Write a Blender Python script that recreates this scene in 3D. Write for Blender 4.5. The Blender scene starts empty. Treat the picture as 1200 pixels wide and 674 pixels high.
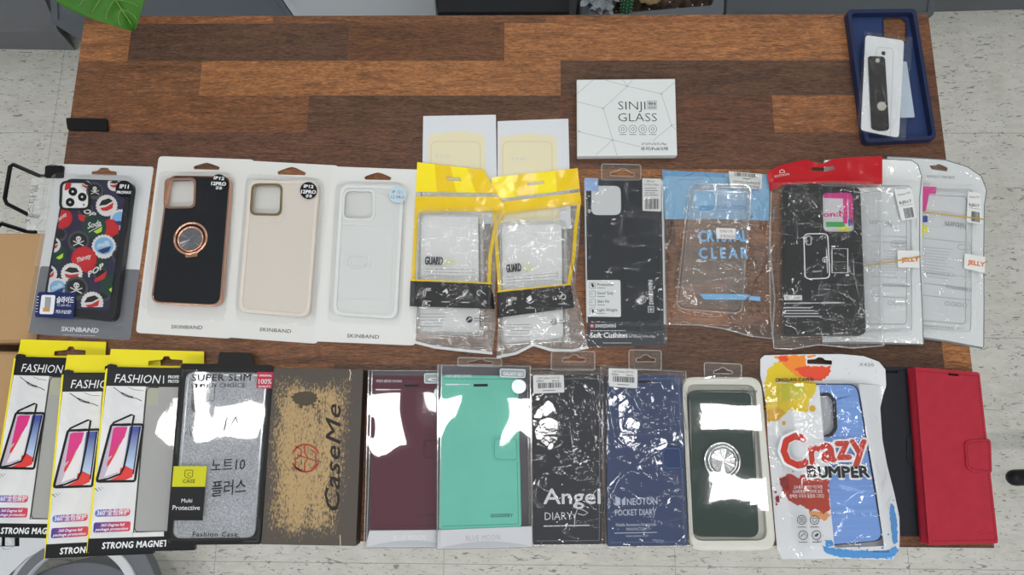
import bpy, bmesh, math, random
from mathutils import Vector, Matrix, Euler, noise
from mathutils.geometry import tessellate_polygon

# ------------------------------------------------------------------ frame
FPX, CX, CY = 830.0, 600.0, 337.0            # focal length and centre for a 1200x674 frame
TZ, TW, TD = 0.765, 0.92, 0.547              # desk height, width, depth (m)
CAM = Vector((0.0254, 0.0993, TZ + 0.6958))
CEUL = Euler((math.radians(11.73), math.radians(0.93), math.radians(0.44)), 'XYZ')
RM = CEUL.to_matrix()
sc = bpy.context.scene
COL = sc.collection

def ray(px, py):
    return RM @ Vector((px - CX, -(py - CY), -FPX))

def hit(px, py, p0, n):
    d = ray(px, py)
    return CAM + d * ((p0 - CAM).dot(n) / d.dot(n))

def at(px, py, z):
    return hit(px, py, Vector((0, 0, z)), Vector((0, 0, 1)))

def lin(c):
    c = c / 255.0
    return c / 12.92 if c <= 0.04045 else ((c + 0.055) / 1.055) ** 2.4

def rgb(r, g, b):
    return (lin(r), lin(g), lin(b), 1)

# ------------------------------------------------------------------ materials
MATS = {}
def newmat(key):
    m = bpy.data.materials.new(key); m.use_nodes = True
    nt = m.node_tree; nt.nodes.clear()
    out = nt.nodes.new('ShaderNodeOutputMaterial')
    MATS[key] = m
    return m, nt, out

def N(nt, t, **kw):
    n = nt.nodes.new(t)
    for k, v in kw.items():
        if k.startswith('i_'):
            k2 = k[2:]
            n.inputs[int(k2) if k2.isdigit() else k2.replace('_', ' ')].default_value = v
        else:
            setattr(n, k, v)
    return n

def M(r, g, b, rough=0.5, metal=0.0, bump=0.0, bscale=400, var=0.0, coat=0.0, spec=0.22, vscale=40, aniso=None):
    """plain surface with optional fine bump and mottled colour"""
    key = 'm_%d_%d_%d_%g_%g_%g_%g_%g_%g_%g' % (r, g, b, rough, metal, bump, bscale, var, coat, spec)
    if key in MATS: return MATS[key]
    m, nt, out = newmat(key)
    p = N(nt, 'ShaderNodeBsdfPrincipled')
    p.inputs['Base Color'].default_value = rgb(r, g, b)
    p.inputs['Roughness'].default_value = rough
    p.inputs['Metallic'].default_value = metal
    p.inputs['Coat Weight'].default_value = coat
    p.inputs['Coat Roughness'].default_value = 0.08; p.inputs['Coat IOR'].default_value = 1.35
    p.inputs['Specular IOR Level'].default_value = spec
    nt.links.new(p.outputs[0], out.inputs[0])
    if bump or var:
        tc = N(nt, 'ShaderNodeTexCoord')
        mp = N(nt, 'ShaderNodeMapping')
        if aniso: mp.inputs['Scale'].default_value = aniso
        nt.links.new(tc.outputs['Object'], mp.inputs[0])
    if bump:
        nz = N(nt, 'ShaderNodeTexNoise'); nz.inputs['Scale'].default_value = bscale; nz.inputs['Detail'].default_value = 4
        nt.links.new(mp.outputs[0], nz.inputs['Vector'])
        bp = N(nt, 'ShaderNodeBump'); bp.inputs['Strength'].default_value = bump; bp.inputs['Distance'].default_value = 0.0006
        nt.links.new(nz.outputs['Fac'], bp.inputs['Height']); nt.links.new(bp.outputs[0], p.inputs['Normal'])
    if var:
        n2 = N(nt, 'ShaderNodeTexNoise'); n2.inputs['Scale'].default_value = vscale; n2.inputs['Detail'].default_value = 6
        nt.links.new(mp.outputs[0], n2.inputs['Vector'])
        mx = N(nt, 'ShaderNodeMix', data_type='RGBA')
        c = rgb(r, g, b)
        mx.inputs['A'].default_value = [x * (1 - var) for x in c[:3]] + [1]
        mx.inputs['B'].default_value = [min(1, x * (1 + var)) for x in c[:3]] + [1]
        nt.links.new(n2.outputs['Fac'], mx.inputs['Factor']); nt.links.new(mx.outputs['Result'], p.inputs['Base Color'])
    return m

def FILM(key, tint=0.97, refl=0.07, haze=0.03, rough=0.03, bump=0.5, bscale=60, col=(1, 1, 1), stretch=(1, 1, 1), crease=0.0, cs=38):
    """thin clear plastic: see-through, grazing sheen, fine wrinkles"""
    if key in MATS: return MATS[key]
    m, nt, out = newmat(key)
    tr = N(nt, 'ShaderNodeBsdfTransparent'); tr.inputs[0].default_value = (tint * col[0], tint * col[1], tint * col[2], 1)
    gl = N(nt, 'ShaderNodeBsdfGlossy'); gl.inputs['Roughness'].default_value = rough; gl.inputs['Color'].default_value = (1, 1, 1, 1)
    df = N(nt, 'ShaderNodeBsdfDiffuse'); df.inputs[0].default_value = (0.8 * col[0], 0.82 * col[1], 0.82 * col[2], 1)
    tc = N(nt, 'ShaderNodeTexCoord'); mp = N(nt, 'ShaderNodeMapping'); mp.inputs['Scale'].default_value = stretch
    nt.links.new(tc.outputs['Object'], mp.inputs[0])
    nz = N(nt, 'ShaderNodeTexNoise'); nz.inputs['Scale'].default_value = bscale; nz.inputs['Detail'].default_value = 3; nz.inputs['Distortion'].default_value = 1.5
    nt.links.new(mp.outputs[0], nz.inputs['Vector'])
    bp = N(nt, 'ShaderNodeBump'); bp.inputs['Strength'].default_value = bump; bp.inputs['Distance'].default_value = 0.001
    nt.links.new(nz.outputs['Fac'], bp.inputs['Height']); nt.links.new(bp.outputs[0], gl.inputs['Normal'])
    last = bp
    if crease:
        # sharp fold lines of crinkled film: warped cell edges at two sizes, broken up by a mask
        for k_, (s_, rot, st_) in enumerate(((cs, .45, (1, .38, 1)), (cs * 2.1, -.7, (.5, 1, 1)))):
            m3 = N(nt, 'ShaderNodeMapping'); m3.inputs['Scale'].default_value = st_; m3.inputs['Rotation'].default_value = (0, 0, rot); nt.links.new(tc.outputs['Object'], m3.inputs[0])
            wz = N(nt, 'ShaderNodeTexNoise'); wz.inputs['Scale'].default_value = 30; wz.inputs['Detail'].default_value = 2; nt.links.new(m3.outputs[0], wz.inputs['Vector'])
            wa = N(nt, 'ShaderNodeVectorMath', operation='MULTIPLY_ADD'); wa.inputs[1].default_value = (.022, .022, .022); nt.links.new(wz.outputs['Color'], wa.inputs[0]); nt.links.new(m3.outputs[0], wa.inputs[2])
            vo = N(nt, 'ShaderNodeTexVoronoi', feature='DISTANCE_TO_EDGE'); vo.inputs['Scale'].default_value = s_; nt.links.new(wa.outputs[0], vo.inputs['Vector'])
            mr = N(nt, 'ShaderNodeMapRange'); mr.interpolation_type = 'SMOOTHSTEP'; mr.inputs['From Max'].default_value = .075; mr.inputs['To Min'].default_value = 1; mr.inputs['To Max'].default_value = 0; nt.links.new(vo.outputs['Distance'], mr.inputs['Value'])
            ms = N(nt, 'ShaderNodeTexNoise'); ms.inputs['Scale'].default_value = 24 + 11 * k_; ms.inputs['Detail'].default_value = 2; nt.links.new(tc.outputs['Object'], ms.inputs['Vector'])
            mm = N(nt, 'ShaderNodeMapRange'); mm.inputs['From Min'].default_value = .42; mm.inputs['From Max'].default_value = .6; nt.links.new(ms.outputs['Fac'], mm.inputs['Value'])
            pr = N(nt, 'ShaderNodeMath', operation='MULTIPLY'); nt.links.new(mr.outputs[0], pr.inputs[0]); nt.links.new(mm.outputs[0], pr.inputs[1])
            b3 = N(nt, 'ShaderNodeBump'); b3.inputs['Strength'].default_value = 1; b3.inputs['Distance'].default_value = .0011 * crease / (1 + .9 * k_)
            nt.links.new(pr.outputs[0], b3.inputs['Height']); nt.links.new(last.outputs[0], b3.inputs['Normal']); last = b3
        nt.links.new(last.outputs[0], gl.inputs['Normal'])
    bp = last
    lw = N(nt, 'ShaderNodeLayerWeight'); lw.inputs['Blend'].default_value = 0.5
    nt.links.new(bp.outputs[0], lw.inputs['Normal'])
    pw = N(nt, 'ShaderNodeMath', operation='POWER'); pw.inputs[1].default_value = 3.5
    nt.links.new(lw.outputs['Facing'], pw.inputs[0])
    ma = N(nt, 'ShaderNodeMath', operation='MULTIPLY_ADD'); ma.inputs[1].default_value = 0.85; ma.inputs[2].default_value = refl; ma.use_clamp = True
    nt.links.new(pw.outputs[0], ma.inputs[0])
    m1 = N(nt, 'ShaderNodeMixShader'); m1.inputs[0].default_value = haze
    nt.links.new(tr.outputs[0], m1.inputs[1]); nt.links.new(df.outputs[0], m1.inputs[2])
    m2 = N(nt, 'ShaderNodeMixShader'); nt.links.new(ma.outputs[0], m2.inputs[0])
    nt.links.new(m1.outputs[0], m2.inputs[1]); nt.links.new(gl.outputs[0], m2.inputs[2])
    nt.links.new(m2.outputs[0], out.inputs[0])
    return m

BAG = lambda: FILM('bag_film', tint=0.985, refl=0.075, haze=0.006, rough=0.05, bump=0.35, bscale=110, crease=1.7)
HARD = lambda: FILM('hard_film', tint=0.98, refl=0.04, haze=0.02, rough=0.02, bump=0.06, bscale=22)
BLIS = lambda: FILM('blister_film', tint=0.98, refl=0.03, haze=0.006, rough=0.03, bump=0.03, bscale=25)
TPU = lambda: FILM('clear_rubber', tint=0.985, refl=0.025, haze=0.08, rough=0.06, bump=0.1, bscale=40)
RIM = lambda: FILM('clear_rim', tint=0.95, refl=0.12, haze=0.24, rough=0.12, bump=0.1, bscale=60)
MILK = lambda: FILM('milky_film', tint=0.96, refl=0.07, haze=0.22, rough=0.07, bump=0.5, bscale=90, crease=1.6)

BLACK = lambda: M(20, 21, 24, 0.45)
WHITE = lambda: M(232, 234, 236, 0.5)
PRINTW = lambda: M(225, 228, 232, 0.5)

# ------------------------------------------------------------------ geometry helpers
def rp(pts, r, seg=5):
    """round the corners of a 2-D polygon (r may be a list)"""
    n = len(pts); out = []
    rs = r if isinstance(r, (list, tuple)) else [r] * n
    for i in range(n):
        p = Vector(pts[i][:2]); a = Vector(pts[i - 1][:2]); b = Vector(pts[(i + 1) % n][:2])
        ri = rs[i]
        if ri <= 0: out.append(tuple(p)); continue
        da = (a - p); db = (b - p); la, lb = da.length, db.length
        if la < 1e-9 or lb < 1e-9: out.append(tuple(p)); continue
        da /= la; db /= lb
        ang = math.acos(max(-1, min(1, da.dot(db))))
        t = min(ri / max(math.tan(ang / 2), 1e-3), la * .48, lb * .48)
        A = p + da * t; B = p + db * t
        for k in range(seg + 1):
            s = k / seg
            q_ = A * (1 - s) ** 2 + p * 2 * s * (1 - s) + B * s * s
            out.append((q_.x, q_.y))
    return out

def bil(q, u, v):
    a = Vector(q[0]) * (1 - u) + Vector(q[1]) * u
    b = Vector(q[3]) * (1 - u) + Vector(q[2]) * u
    return tuple(a * (1 - v) + b * v)

def sub(q, u0, v0, u1, v1):
    return [bil(q, u0, v0), bil(q, u1, v0), bil(q, u1, v1), bil(q, u0, v1)]

def rect(x0, y0, x1, y1):
    return [(x0, y0), (x1, y0), (x1, y1), (x0, y1)]

def tagit(o, label=None, cat=None, group=None, kind=None):
    if label: o['label'] = label
    if cat: o['category'] = cat
    if group: o['group'] = group
    if kind: o['kind'] = kind
    return o

class Frame:
    """a plane on (or tilted above) the desk, with a local frame; heights in mm above the plane"""
    def __init__(s, c, zl=0, zr=0, h=0, base=None):
        if base is not None:
            s.p0, s.n = base.p0, base.n
        else:
            L = ((c[0][0] + c[3][0]) / 2, (c[0][1] + c[3][1]) / 2)
            R = ((c[1][0] + c[2][0]) / 2, (c[1][1] + c[2][1]) / 2)
            wl = at(L[0], L[1], TZ + zl / 1000); wr = at(R[0], R[1], TZ + zr / 1000)
            s.n = Vector((-(wr.z - wl.z) / (wr.x - wl.x), 0, 1)).normalized(); s.p0 = wl
        s.h = h
        w = [s.w(p[0], p[1], h) for p in c]
        s.o = (w[0] + w[1] + w[2] + w[3]) / 4
        y = ((w[0] + w[1]) - (w[2] + w[3])); y = (y - s.n * y.dot(s.n)).normalized()
        x = y.cross(s.n)
        s.R = Matrix((x, y, s.n)).transposed()
    def w(s, px, py, h=0):
        return hit(px, py, s.p0 + s.n * (h / 1000), s.n)
    def q(s, px, py, h=0):
        v = s.R.transposed() @ (s.w(px, py, h) - s.o)
        return Vector((v.x, v.y, (h - s.h) / 1000))

class Item(Frame):
    def __init__(s, name, label, cat, c, zl=0, zr=0, h=0, base=None, group=None):
        super().__init__(c, zl, zr, h, base)
        s.c = c
        o = bpy.data.objects.new(name, None); COL.objects.link(o)
        o.empty_display_size = 0.02
        o.location = s.o; o.rotation_euler = s.R.to_euler()
        tagit(o, label, cat, group); s.root = o

class Part:
    def __init__(s, it, name, mat, parent=None, label=None, bevel=0, smooth=False, kind=None):
        s.it, s.name, s.mat, s.parent, s.label, s.bevel, s.smooth, s.kind = it, name, mat, parent, label, bevel, smooth, kind
        s.v, s.f = [], []
    def add(s, vs, fs):
        b = len(s.v); s.v += [tuple(x) for x in vs]; s.f += [tuple(b + i for i in f) for f in fs]
    def z(s, h): return (h - s.it.h) / 1000
    def loc(s, pts, h):
        return [tuple(s.it.q(p[0], p[1], h)[:2]) for p in pts]
    def prism(s, pts, h0, h1, r=0):
        """outline in local metres"""
        if r: pts = rp(pts, r)
        n = len(pts)
        area = sum(pts[i][0] * pts[(i + 1) % n][1] - pts[(i + 1) % n][0] * pts[i][1] for i in range(n))
        if area < 0: pts = pts[::-1]
        z0, z1 = s.z(h0), s.z(h1)
        vs = [(x, y, z0) for x, y in pts] + [(x, y, z1) for x, y in pts]
        fs = [tuple(range(n - 1, -1, -1)), tuple(range(n, 2 * n))]
        fs += [(i, (i + 1) % n, n + (i + 1) % n, n + i) for i in range(n)]
        s.add(vs, fs); return s
    def px(s, pts, h0, h1=None, r=0, at_h=None):
        """outline in photo pixels, seen at height h1, r in mm"""
        if h1 is None: h1 = h0; h0 = h1 - 0.08
        s.prism(s.loc(pts, h1 if at_h is None else at_h), h0, h1, r / 1000 if not isinstance(r, (list, tuple)) else [k / 1000 for k in r]); return s
    def plate(s, outer, holes, h0, h1, r=0, hr=0, local=False):
        L = (lambda p: [tuple(k) for k in p]) if local else (lambda p: s.loc(p, h1))
        o = L(outer)
        if r: o = rp(o, r / 1000)
        hs = []
        for hl in holes:
            k = L(hl)
            if hr: k = rp(k, hr / 1000)
            hs.append(k)
        def ccw(p, want):
            a = sum(p[i][0] * p[(i + 1) % len(p)][1] - p[(i + 1) % len(p)][0] * p[i][1] for i in range(len(p)))
            return p if (a > 0) == want else p[::-1]
        loops = [ccw(o, True)] + [ccw(k, False) for k in hs]
        flat = [p for l in loops for p in l]
        tri = tessellate_polygon([[Vector((x, y, 0)) for x, y in l] for l in loops])
        n = len(flat); z0, z1 = s.z(h0), s.z(h1)
        vs = [(x, y, z1) for x, y in flat] + [(x, y, z0) for x, y in flat]
        fs = []
        for t in tri:
            a, b, c = [Vector(flat[i]) for i in t]
            cr = (b - a).cross(c - a)
            if abs(cr) < 1e-14: continue
            t = tuple(t) if cr > 0 else tuple(t)[::-1]
            fs.append(t); fs.append(tuple(n + i for i in t[::-1]))
        b = 0
        for l in loops:
            m = len(l)
            for i in range(m):
                j = (i + 1) % m
                fs.append((b + j, b + i, n + b + i, n + b + j))
            b += m
        s.add(vs, fs); return s
    def ribbon(s, pts, w, h, closed=False, t=0.08):
        """flat line through photo pixels, w in px"""
        P = [Vector(k) for k in s.loc(pts, h)]
        sc_ = (Vector(s.loc([(pts[0][0] + 1, pts[0][1])], h)[0]) - P[0]).length
        w = w * sc_ / 2; n = len(P); L_, R_ = [], []
        for i in range(n):
            a = P[i - 1] if (i > 0 or closed) else P[i]; b = P[(i + 1) % n] if (i < n - 1 or closed) else P[i]
            d = (b - a)
            if d.length < 1e-9: d = Vector((1, 0))
            d.normalize(); k = Vector((-d.y, d.x))
            L_.append(P[i] + k * w); R_.append(P[i] - k * w)
        z1, z0 = s.z(h), s.z(h - t)
        vs = [(p.x, p.y, z1) for p in L_] + [(p.x, p.y, z1) for p in R_] + [(p.x, p.y, z0) for p in L_] + [(p.x, p.y, z0) for p in R_]
        fs = []
        for i in range(n if closed else n - 1):
            j = (i + 1) % n
            fs += [(n + i, n + j, j, i), (2 * n + i, 2 * n + j, 3 * n + j, 3 * n + i), (i, j, 2 * n + j, 2 * n + i), (n + j, n + i, 3 * n + i, 3 * n + j)]
        s.add(vs, fs); return s
    def circ(s, c, r, n=28, ry=None, a0=0, a1=360):
        ry = ry or r
        full = abs(a1 - a0) >= 360
        return [(c[0] + r * math.cos(math.radians(a0 + (a1 - a0) * k / n)), c[1] - ry * math.sin(math.radians(a0 + (a1 - a0) * k / n))) for k in range(n if full else n + 1)]
    def disc(s, c, r, h0, h1=None, n=28, ry=None):
        return s.px(s.circ(c, r, n, ry), h0, h1)
    def hoop(s, c, r, w, h, n=32, ry=None):
        return s.ribbon(s.circ(c, r, n, ry), w, h, closed=True)
    def torus(s, c, R, r, h, n=40, m=10, sy=1.0, flat=1.0):
        """ring: R in px, r in mm, centre height h"""
        p = s.it.q(c[0], c[1], h); Rm = (s.it.q(c[0] + R, c[1], h) - p).length; r /= 1000
        vs, fs = [], []
        for i in range(n):
            a = 2 * math.pi * i / n
            for j in range(m):
                b = 2 * math.pi * j / m
                k = Rm + r * math.cos(b)
                vs.append((p.x + k * math.cos(a), p.y + sy * k * math.sin(a), p.z + flat * r * math.sin(b)))
        for i in range(n):
            for j in range(m):
                fs.append((i * m + j, ((i + 1) % n) * m + j, ((i + 1) % n) * m + (j + 1) % m, i * m + (j + 1) % m))
        s.add(vs, fs); return s
    def tube(s, pts, r, m=8, closed=False):
        """tube through local 3-D points"""
        P = [Vector(p) for p in pts]; n = len(P); vs, fs = [], []
        for i in range(n):
            a = P[i - 1] if (i > 0 or closed) else P[i]; b = P[(i + 1) % n] if (i < n - 1 or closed) else P[i]
            d = (b - a).normalized(); u = d.orthogonal() if abs(d.z) > .95 else d.cross(Vector((0, 0, 1)))
            u.normalize(); w = d.cross(u).normalized()
            for j in range(m):
                t = 2 * math.pi * j / m
                vs.append(P[i] + (u * math.cos(t) + w * math.sin(t)) * r)
        for i in range(n if closed else n - 1):
            for j in range(m):
                fs.append((i * m + j, i * m + (j + 1) % m, ((i + 1) % n) * m + (j + 1) % m, ((i + 1) % n) * m + j))
        if not closed: fs += [tuple(range(m)), tuple(range((n - 1) * m + m - 1, (n - 1) * m - 1, -1))]
        s.add(vs, fs); return s
    def fan(s, c, r, h, amp, n=36, t=0.6):
        """spun-metal disc of shallow radial facets"""
        p = s.it.q(c[0], c[1], h); Rm = (s.it.q(c[0] + r, c[1], h) - p).length
        rnd = random.Random(5)
        vs = [(p.x, p.y, p.z)]
        for i in range(n):
            a = 2 * math.pi * i / n
            vs.append((p.x + Rm * math.cos(a), p.y + Rm * math.sin(a), p.z + rnd.uniform(-amp, amp) / 1000))
        for i in range(n): vs.append((vs[1 + i][0], vs[1 + i][1], p.z - t / 1000))
        fs = [(0, 1 + i, 1 + (i + 1) % n) for i in range(n)] + [(1 + i, 1 + n + i, 1 + n + (i + 1) % n, 1 + (i + 1) % n) for i in range(n)]
        s.add(vs, fs); return s
    def text(s, body, p0, p1, cap, h, bold=0.0, shear=0.0, fit=True, space=1.0):
        """lettering from baseline start p0 towards p1 (photo px), cap height in px"""
        c = bpy.data.curves.new('t', 'FONT'); c.body = body; c.resolution_u = 2
        c.offset = min(bold, 0); c.shear = shear; c.space_character = space
        o = bpy.data.objects.new('t', c); m = o.to_mesh()
        if len(m.vertices):
            xs = [v.co.x for v in m.vertices]; x0, x1 = min(xs), max(xs)
            a = s.it.q(p0[0], p0[1], h); b = s.it.q(p1[0], p1[1], h)
            d = Vector((b.x - a.x, b.y - a.y)); L_ = d.length; d.normalize(); k = Vector((-d.y, d.x))
            unit = (s.it.q(p0[0] + 1, p0[1], h) - a).length
            sy = cap * unit / 0.69; sx = (L_ / (x1 - x0)) if fit else sy
            b_ = max(bold, 0) * (sy + min(sx, sy)) / 2 * .8
            sh_ = [(0, 0)] if b_ == 0 else ([(-b_, 0), (b_, 0), (0, b_), (0, -b_)] if bold < .05 else [(b_ * math.cos(t * math.pi / 4), b_ * math.sin(t * math.pi / 4)) for t in range(8)] + [(0, 0)])
            for q_, (ox, oy) in enumerate(sh_):
                vs = [(a.x + d.x * (v.co.x - x0) * sx + k.x * v.co.y * sy + ox, a.y + d.y * (v.co.x - x0) * sx + k.y * v.co.y * sy + oy, a.z + q_ * 2e-6) for v in m.vertices]
                s.add(vs, [tuple(p.vertices) for p in m.polygons])
        o.to_mesh_clear(); bpy.data.objects.remove(o); bpy.data.curves.remove(c)
        return s
    def dashes(s, quad, rows, h, seed=1, fill=0.7, wpx=1.0, jitter=0.0):
        """unreadably small print as broken hair lines"""
        rnd = random.Random(seed)
        for r in range(rows):
            v = (r + .5) / rows; u = 0; end = 1 if jitter == 0 else rnd.uniform(1 - jitter, 1)
            while u < end - .02:
                w = rnd.uniform(.03, .11); a = bil(quad, u, v); b = bil(quad, min(end, u + w * fill), v)
                s.ribbon([a, b], wpx, h); u += w
        return s
    def barcode(s, quad, h, n=26, seed=3):
        rnd = random.Random(seed); u = 0
        while u < 1:
            w = rnd.uniform(.012, .05)
            s.px(sub(quad, u, 0, min(1, u + w), 1), h); u += w + rnd.uniform(.012, .04)
        return s
    def stitch(s, pts, h, dash=2.2, gap=1.2, w=0.95, closed=False):
        P = list(pts) + ([pts[0]] if closed else [])
        for a, b in zip(P, P[1:]):
            A, B = Vector(a), Vector(b); L_ = (B - A).length; n = max(1, int(L_ / (dash + gap)))
            for k in range(n):
                t0 = k / n; t1 = t0 + dash / (dash + gap) / n
                s.ribbon([tuple(A.lerp(B, t0)), tuple(A.lerp(B, t1))], w, h, t=.25)
        return s
    def splat(s, c, rx, ry, h, seed=1, spikes=9, amp=.28, n=90, drops=6, clipx=None):
        rnd = random.Random(seed); ph = [rnd.uniform(0, 9) for _ in range(4)]; pts = []
        for k in range(n):
            a = 2 * math.pi * k / n
            r = 1 + amp * (.5 * math.sin(spikes * a + ph[0]) + .35 * math.sin(spikes * 1.7 // 1 * a + ph[1]) + .3 * math.sin(3 * a + ph[2])) + amp * .5 * rnd.uniform(-1, 1) * .6
            x, y = c[0] + rx * r * math.cos(a), c[1] + ry * r * math.sin(a)
            if clipx: x = min(x, clipx)
            pts.append((x, y))
        s.px(pts, h)
        for _ in range(drops):
            a = rnd.uniform(0, 6.28); k = rnd.uniform(1.15, 1.5); x = c[0] + rx * k * math.cos(a); y = c[1] + ry * k * math.sin(a)
            if clipx and x > clipx - 2: continue
            s.disc((x, y), rnd.uniform(.6, 2.0), h - .08, h, n=10)
        return s
    def dome(s, outline, h0, h1, inset, r):
        """vacuum-formed shell: wall, soft shoulder and flat top, outline px seen at its foot"""
        base = rp(s.loc(outline, h0), r / 1000, 6); n = len(base)
        cx = sum(p[0] for p in base) / n; cy = sum(p[1] for p in base) / n
        mw = min(max(p[0] for p in base) - cx, max(p[1] for p in base) - cy)
        def ringk(d, z):
            k = []
            for x, y in base:
                dx, dy = x - cx, y - cy; fx = max(p[0] for p in base) - cx; fy = max(p[1] for p in base) - cy
                k.append((cx + dx * (1 - d / 1000 / fx), cy + dy * (1 - d / 1000 / fy), s.z(z)))
            return k
        T = h1 - h0
        rings = [ringk(0, h0), ringk(inset * .45, h1 - T * .28), ringk(inset * .65, h1 - T * .1), ringk(inset, h1)]
        vs = [p for k in rings for p in k]; fs = []
        for a in range(3):
            for i in range(n):
                j = (i + 1) % n; fs.append((a * n + i, a * n + j, (a + 1) * n + j, (a + 1) * n + i))
        fs.append(tuple(3 * n + i for i in range(n)))
        s.add(vs, fs); return s
    def sheet(s, top, bottom, left, right, nu, nv, hf, extra=0.0):
        """film stretched between four edge curves (px); hf(px,py) gives its height in mm"""
        def ev(cv, t):
            t = max(0, min(1, t)) * (len(cv) - 1); i = min(int(t), len(cv) - 2); f = t - i
            return Vector(cv[i]).lerp(Vector(cv[i + 1]), f)
        TL, TR, BL, BR = Vector(top[0]), Vector(top[-1]), Vector(bottom[0]), Vector(bottom[-1])
        vs, fs = [], []
        for j in range(nv + 1):
            v = j / nv
            for i in range(nu + 1):
                u = i / nu
                p = ev(top, u) * (1 - v) + ev(bottom, u) * v + ev(left, v) * (1 - u) + ev(right, v) * u \
                    - (TL * (1 - u) * (1 - v) + TR * u * (1 - v) + BL * (1 - u) * v + BR * u * v)
                h = hf(p.x, p.y) + extra
                vs.append(s.it.q(p.x, p.y, h))
        for j in range(nv):
            for i in range(nu):
                a = j * (nu + 1) + i; fs.append((a + nu + 1, a + nu + 2, a + 1, a))
        s.add(vs, fs); return s
    def end(s):
        me = bpy.data.meshes.new(s.name); me.from_pydata(s.v, [], s.f); me.materials.append(s.mat); me.validate()
        if s.smooth: me.polygons.foreach_set('use_smooth', [len(q_.vertices) < 12 for q_ in me.polygons])
        o = bpy.data.objects.new(s.name, me); COL.objects.link(o)
        if s.parent is not None: o.parent = s.parent
        elif s.it is not None: o.parent = s.it.root
        if s.label: o['label'] = s.label
        if s.kind: o['kind'] = s.kind
        if s.bevel:
            b = o.modifiers.new('bevel', 'BEVEL'); b.width = s.bevel / 1000; b.segments = 2; b.limit_method = 'ANGLE'; b.angle_limit = math.radians(40)
        return o

def pdist(p, poly):
    """signed distance (px) from a convex polygon, negative inside"""
    ins = True; best = 1e9; n = len(poly)
    sgn = 0
    for i in range(n):
        ax, ay = poly[i]; bx, by = poly[(i + 1) % n]
        ex, ey = bx - ax, by - ay; wx, wy = p[0] - ax, p[1] - ay
        t = max(0, min(1, (wx * ex + wy * ey) / (ex * ex + ey * ey)))
        d = math.hypot(wx - ex * t, wy - ey * t); best = min(best, d)
        c = ex * wy - ey * wx
        if c < 0: ins = False
    return -best if ins else best

def crumple(x, y, seed, s1=26, s2=9, a1=1.0, a2=.35, ang=.5, st=2.2):
    """height of crumpled film (mm); x, y in px"""
    ca, sa = math.cos(ang), math.sin(ang)
    wx = x + 6 * noise.noise(Vector((x / 30, y / 30, seed + 5.5))); wy = y + 6 * noise.noise(Vector((x / 30, y / 30, seed + 9.5)))
    u, v = (wx * ca + wy * sa), (-wx * sa + wy * ca) / st
    d = noise.voronoi(Vector((u / s1, v / s1, seed)))[0]
    e = noise.voronoi(Vector((x / s2, y / s2 / 1.3, seed + 3)))[0]
    return a1 * d[0] * 1.4 + a2 * e[0]

def bagh(core, T, fall, seed, a1=1.0, a2=.35, base=.5, inner=.35, s1=26, s2=9, ang=.5, st=2.2):
    """height function of a bag over a flat content"""
    def f(x, y):
        d = pdist((x, y), core)
        k = 1 if d <= 0 else max(0, 1 - d / fall); k = k * k * (3 - 2 * k)
        amp = inner if d < 0 else inner + (1 - inner) * min(1, d / 6)
        return base + (T + .5 - base) * k + amp * crumple(x, y, seed, s1, s2, a1, a2, ang, st)
    return f

def copy_tree(o, parent=None):
    c = o.copy(); COL.objects.link(c); c.parent = parent
    for ch in [k for k in bpy.data.objects if k.parent == o and k != c]:
        copy_tree(ch, c)
    return c

def raw(name, vs, fs, mat, kind=None, label=None, cat=None, parent=None):
    me = bpy.data.meshes.new(name); me.from_pydata([tuple(v) for v in vs], [], fs); me.materials.append(mat); me.validate()
    o = bpy.data.objects.new(name, me); COL.objects.link(o); o.parent = parent
    return tagit(o, label, cat, None, kind)

def boxv(x0, y0, z0, x1, y1, z1):
    v = [(x0, y0, z0), (x1, y0, z0), (x1, y1, z0), (x0, y1, z0), (x0, y0, z1), (x1, y0, z1), (x1, y1, z1), (x0, y1, z1)]
    f = [(3, 2, 1, 0), (4, 5, 6, 7), (0, 1, 5, 4), (1, 2, 6, 5), (2, 3, 7, 6), (3, 0, 4, 7)]
    return v, f

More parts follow.
